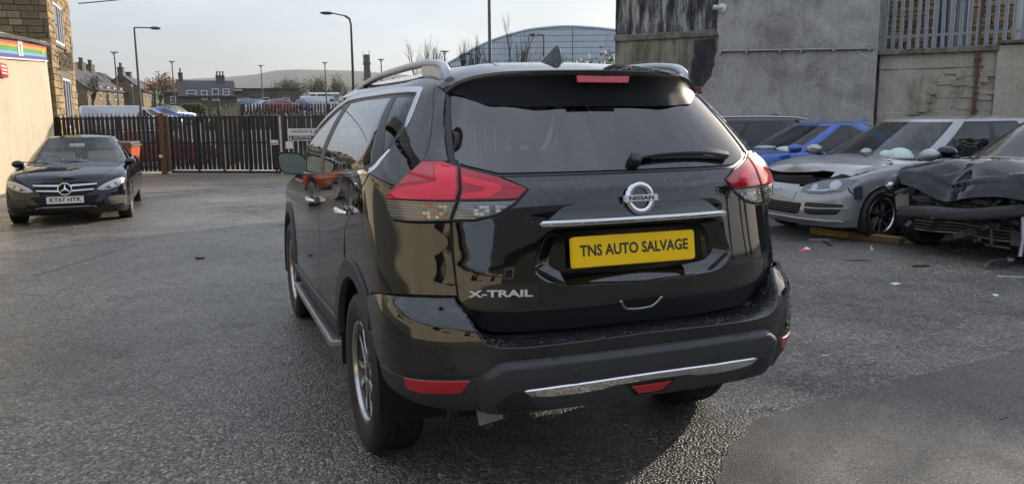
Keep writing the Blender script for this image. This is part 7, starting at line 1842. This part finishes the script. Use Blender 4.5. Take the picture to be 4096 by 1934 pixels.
tree('small tree with brown autumn leaves beside the second stone terrace',-4.9,97.5,5.6,5,5,.6,.12,LEAFBROWN,900,.16,name='tree')
tree('bare pale tree in front of the brown flat roofed building',8.3,110,4.2,3,5,.6,.07,name='bare_tree')
for k,(x,h,yy) in enumerate(((14.5,7.6,168),(17,8.3,166),(19.2,7.2,169),(21.5,8.6,165),(24,7.6,167),(26,9.0,166),(28.5,8.3,168),(31,7.2,165),(33.5,6.8,167),(36,6.4,166),(39,6.6,168))):
    tree(('slender bare birch','olive green loose crowned tree','bare tree with rusty twigs')[k%3]+' in the far car park row, '+('first','second','third','fourth','fifth','sixth','seventh','eighth','ninth','tenth','eleventh')[k]+' from the left',x,yy,h-.2,40+k,5,.5,.12,LEAFDULL,(300,2400,900)[k%3],.24,first=.2,up=.3,group='trees along the far car park',name='tree')
for k,(x,y,h,st) in enumerate(((5.2,21.6,4.1,0),(6.3,21.2,4.3,1),(7.4,21.0,4.1,2),(8.4,21.2,3.9,3),(9.4,21.0,3.9,4))):
    tree(('pale bare shrub with upright twigs left of the tall pole','bare shrub with long thin upright shoots at the tall pole','reddish twiggy shrub right of the tall pole','red stemmed bare shrub in front of the arched hall','low reddish shrub under the short armed lamp')[k],x,y,h+.25,60+k,5,.42,.075,LEAFBROWN if k==2 else None,30 if k==2 else 0,.05,first=.3,up=.5,kids=(2,3,3),name='shrub',cat='shrub',bark=TWIGRED if k>=2 else BARK)
tree('green leafed shrub beside the mould blackened gable',9.0,17.6,3.55,71,4,.6,.03,LEAFGREEN,1100,.09,first=.35,up=.3,name='shrub',cat='shrub')
tree('ivy coloured dull shrub behind the second palisade fence',.6,58.5,2.6,77,4,.7,.05,LEAFDULL,1600,.10,first=.1,name='shrub',cat='shrub')
def hedge(label,x0,x1,y,h,dp,mat,seed,n=2600):
    e=empty('hedge',((x0+x1)/2,y,terrain((x0+x1)/2,y)),0,label,'hedge'); rs=random.Random(seed); V=[];F=[]; w=(x1-x0)/2
    for k in range(n):
        a=rs.uniform(-1,1); u=rs.random(); c=Vector((a*w,rs.uniform(-dp,dp)/2,u**.4*h*(1-.25*abs(a)**4)+rs.gauss(0,.04))); d=Vector((rs.gauss(0,1),rs.gauss(0,1),rs.gauss(0,1))).normalized(); b_=d.orthogonal(); s=rs.uniform(.05,.12); k0=len(V); V+=[c-d*s,c+b_*s*.6,c+d*s,c-b_*s*.6]; F.append((k0,k0+1,k0+2,k0+3))
    mesh_obj('foliage',V,F,mat,e,kind='stuff'); mb=MB(); mb.box((-w*.93,-dp*.35,0),(w*.93,dp*.35,h*.82)); mb.build('twig_core',BARK,e,bevel=.2)
hedge('clipped yellow green hedge in front of the dark slate roofed house',-2.7,-.25,77.5,1.65,1.2,HEDGE,3)
hedge('dark green bush at the foot of the stone terrace behind the white van',-9.6,-7.3,66,1.4,1.2,LEAFGREEN,4,1500)
hedge('low hedge under the green feather flag',-5.3,-3.3,84,1.7,1.1,LEAFGREEN,5,1500)
gf=empty('feather_flag',(-4.62,82.4,terrain(-4.6,82.4)),0,'bright green feather flag on a pale pole in the car park','flag')
mb=MB(); mb.tube([(0,0,0),(0,0,3.0)],.03,6); mb.build('pole',SIGNWHITE,gf); mb=MB(); mb.prism([(-.03,2.0),(.12,1.95),(.17,2.6),(.10,2.95),(-.01,3.02)],-.01,.01,Matrix.Rotation(R(90),4,'X')); mb.build('flag_cloth',simple('flag_green',(.04,.55,.09),.6),gf)
gb_=empty('recycling_bin',(.5,42.4,terrain(.5,42)),0,'green and white container above the second palisade fence','container')
mb=MB(); mb.box((-.35,-.4,0),(.35,.4,2.05)); mb.build('bin_body',SIGNWHITE,gb_,bevel=.04); mb=MB(); mb.box((-.40,-.42,1.9),(-.12,.42,2.22)); mb.build('green_hood',simple('bin_green',(.03,.45,.10),.5),gb_,bevel=.06)
# ------------------------------------------------------------ what stands behind the photographer (mirrored in the paintwork)
bk=empty('stone_workshop',(4,-17,0),0,'dark stone workshop behind the photographer, mirrored in the SUV tailgate','building')
mb=MB(); mb.box((-13,-8,-.1),(26,0,3.8)); mb.build('wall',FARSTONE2,bk)
mb=MB(); mb.add([(-13.2,.3,3.7),(26.2,.3,3.7),(26.2,-4,5.3),(-13.2,-4,5.3),(26.2,-8.3,3.7),(-13.2,-8.3,3.7)],[(0,1,2,3),(3,2,4,5)]); mb.build('roof',SLATE,bk)
for k in range(7): window(bk,wmat((0,0,0),(-1,0,0)),-23+5.2*k,1.2,-21.4+5.2*k,3.2,(),(),.1)
for k,(x,y,h) in enumerate(((21,-4,9.5),(25,-7,11),(29.5,-5,10),(33,-9,12.5),(38,-7,11.5),(20,-10,8.5))):
    tree(('tall bare tree behind the photographer, nearest the wreck','tall bare tree behind the photographer, second in its row','tall bare tree behind the photographer, third in its row','tall bare tree behind the photographer, fourth in its row','tall bare tree behind the photographer, last in its row','bare tree behind the photographer beside the workshop wall')[k],x,y,h,90+k,5,.55,.16,LEAFDULL,2600,.20,first=.22,up=.22,group='trees behind the photographer')
# ------------------------------------------------------------ skip, debris, leaves
sk_=empty('skip_bin',(-3.72,22.3,gz(22.3)),R(-8),'orange steel skip bin with a dark lid behind the black saloon','bin')
mb=MB(); mb.add([(sx*w,sy*dd,z) for z,w,dd in ((.12,.58,.5),(1.0,.68,.58)) for sx,sy in ((-1,-1),(1,-1),(1,1),(-1,1))],[(0,1,5,4),(1,2,6,5),(2,3,7,6),(3,0,4,7),(3,2,1,0)]); mb.build('body',ORANGE,sk_,bevel=.015)
mb=MB(); mb.box((-.72,-.62,1.0),(.72,.62,1.05)); mb.box((-.68,-.6,1.05),(.68,.6,1.13)); mb.build('lid',SKIPRIM,sk_,bevel=.02)
for x in (-.45,0,.45):
    mb=MB(); mb.box((x-.03,-.62,.2),(x+.03,-.54,.95)); mb.build('rib',ORANGE,sk_)
for x in (-.5,.5):
    mb=MB(); mb.lathe([(0,-.04),(.1,-.04),(.1,.04),(0,.04)],14,frame((x,-.35,.08),(0,1,0),(0,0,1))); mb.build('castor',RUBBER,sk_)
WOODY=simple('yellow_painted_timber',(.24,.145,.03),.75,var=.5,vscale=9,bump=.3,bscale=50)
bmE=empty('timber_beam',(5.80,4.85,0),0,'yellowed timber beam on the ground under the grey hatchback','beam')
a=Vector((5.66,5.42,0))-bmE.location;b=Vector((5.95,4.30,0))-bmE.location; d=(b-a).normalized(); Mb_=wmat(a,d); mb=MB(); mb.box((0,-.05,0),((b-a).length,.06,.085),Mb_); mb.build('plank',WOODY,bmE,bevel=.006)
mb=MB(); mb.box(((b-a).length*.45,-.056,.01),((b-a).length,-.049,.075),Mb_); mb.build('bare_wood',simple('bare_wood',(.11,.055,.03),.85,var=.4),bmE)
def bit(name,label,cat,x,y,poly,h,mat,rot=0,tilt=0,group=None,z=0):
    mb=MB(); mb.prism(poly,0,h,Matrix.Rotation(R(rot),4,'Z')@Matrix.Rotation(R(tilt),4,'X')); o=mb.build(name,mat,None,bevel=min(.002,h*.2)); o.location=(x,y,gz(y)+.003+z); tag(o,label,cat,group); return o
rc=empty('lens_fragment',(4.70,4.46,gz(4.46)),R(20),'red and white broken lamp cover lying alone on the asphalt','fragment')
mb=MB(); mb.sphere((0,0,0),(.085,.05,.035),14,6,top=True); mb.build('red_shell',REFLECTOR,rc,smooth=True); mb=MB(); mb.sphere((.01,-.012,.006),(.058,.036,.036),12,6,top=True); mb.build('white_centre',SIGNWHITE,rc,smooth=True)
bit('plastic_strip','dark plastic strip lying beside the yellowed beam','strip',5.25,4.72,[(-.16,-.02),(.15,-.01),(.16,.015),(-.15,.02)],.02,PLASTIC2,60,4)
bit('plastic_strip','thin white strip leaning at the left end of the beam','strip',5.42,5.02,[(-.12,-.008),(.12,-.006),(.12,.006),(-.12,.008)],.008,SIGNWHITE,-30)
bit('plastic_shard','small white upright shard in front of the beam','shard',5.38,4.18,[(-.03,-.02),(.04,-.01),(.0,.05)],.006,SIGNWHITE,10,70)
bit('plastic_strip','thin black strip on open asphalt below the wrecked car','strip',4.75,3.72,[(-.10,-.008),(.10,-.004),(.10,.006),(-.10,.008)],.006,PLASTIC,-25)
bit('plastic_shard','flat black shard below the nose of the wreck','shard',5.05,3.24,[(-.10,-.03),(.02,-.045),(.10,-.01),(.06,.04),(-.05,.03)],.008,PLASTIC,-20)
bit('plastic_strip','long white strip lying nearest the right edge of the picture','strip',5.35,2.52,[(-.11,-.008),(.11,-.005),(.11,.007),(-.11,.009)],.006,SIGNWHITE,-35)
bit('plastic_shard','white paper-like scrap alone on the open asphalt at right','shard',4.16,2.72,[(-.05,-.03),(.05,-.035),(.06,.02),(-.02,.035)],.003,SIGNWHITE,15)
bit('plastic_shard','pale grey scrap near the right edge of the asphalt','shard',4.55,2.05,[(-.04,-.02),(.05,-.015),(.04,.02),(-.04,.02)],.003,PLATEWHITE,40)
bit('bolt','small dark nut lying on the smooth tarmac patch','nut',2.75,.42,[(.018*math.cos(i*math.pi/3),.018*math.sin(i*math.pi/3)) for i in range(6)],.014,PLASTIC)
bit('twig','short dark twig on the smooth tarmac patch','twig',2.10,.12,[(-.035,-.003),(.035,-.002),(.035,.003),(-.035,.003)],.004,BARK,5)
bit('plastic_strip','small white sliver on the coarse asphalt beside the tarmac edge','strip',2.05,1.28,[(-.022,-.005),(.022,-.005),(.022,.005),(-.022,.005)],.004,SIGNWHITE,-10)
LEAF=[(-.05,0),(-.02,-.03),(.03,-.025),(.06,0),(.03,.03),(-.02,.025)]
for k,(x,y,l) in enumerate(((-1.55,6.95,'dark brown fallen leaf alone in the open yard'),(-3.30,11.0,'orange leaf on the ground in front of the black saloon'),(-2.62,11.6,'brown leaf by the front wheel of the black saloon'),(-1.6,19.6,'dark leaf on the pale apron before the gate'),(.2,19.2,'small leaf on the pale apron near the SUV wing'))):
    bit('fallen_leaf',l,'leaf',x,y,[(a*1.3,b*1.3) for a,b in LEAF],.012,LEAFBROWN if k%3 else BARK,rnd.uniform(0,180),4)
sn=empty('torn_lamp_bracket',(5.72,2.95,0),R(15),'tangled grey torn bracket and wires lying under the wreck','bracket')
mb=MB(); mb.tube([(-.22,0,.03),(-.05,.03,.05),(.10,.02,.045),(.24,-.02,.03)],.022,7); mb.build('bracket_arm',STEEL,sn,smooth=True)
mb=MB(); mb.sphere((.26,-.02,.035),(.07,.04,.03),10,6); mb.build('bracket_end',GALV,sn,smooth=True)
for k in range(4):
    mb=MB(); mb.tube(smooth_curve([(-.2+.1*k,0,.04),(-.25+.12*k,-.08,.02),(-.15+.13*k,-.12,.05),(-.1+.1*k,-.05,.02)],4),.007,5); mb.build('loose_wire',PLASTIC,sn,smooth=True)
# grit and glass crumbs: nobody could count them
V=[];F=[]
def crumb(x,y,s,c):
    k=len(V); z=gz(y)
    for dx,dy,dz in ((-1,-.6,0),(1,-.5,0),(.2,.9,0),(0,0,.9)): V.append((x+dx*s,y+dy*s,z+dz*s+.002))
    F.extend([(k,k+1,k+3),(k+1,k+2,k+3),(k+2,k,k+3)])
for k in range(420): crumb(rnd.uniform(4.2,7.2),rnd.gauss(3.3,1.1),rnd.uniform(.003,.012),0)
for k in range(160): crumb(rnd.uniform(-5.5,4.5),rnd.uniform(-1,12),rnd.uniform(.003,.009),0)
mesh_obj('grit',V,F,simple('glass_crumbs',(.35,.35,.34),.35,var=.5,vscale=4),kind='stuff')
# ------------------------------------------------------------ damp winter air
hzm=bpy.data.materials.new('haze_air'); hzm.use_nodes=True; hn=hzm.node_tree; hn.nodes.clear()
ho=hn.nodes.new('ShaderNodeOutputMaterial'); hv=hn.nodes.new('ShaderNodeVolumePrincipled'); hv.inputs['Color'].default_value=(.86,.89,.93,1); hv.inputs['Density'].default_value=.00013; hv.inputs['Anisotropy'].default_value=.2
hn.links.new(hv.outputs[0],ho.inputs['Volume'])
mb=MB(); mb.box((-2500,-500,-2),(3200,3200,260)); hz_o=mb.build('haze',hzm); hz_o['kind']='stuff'
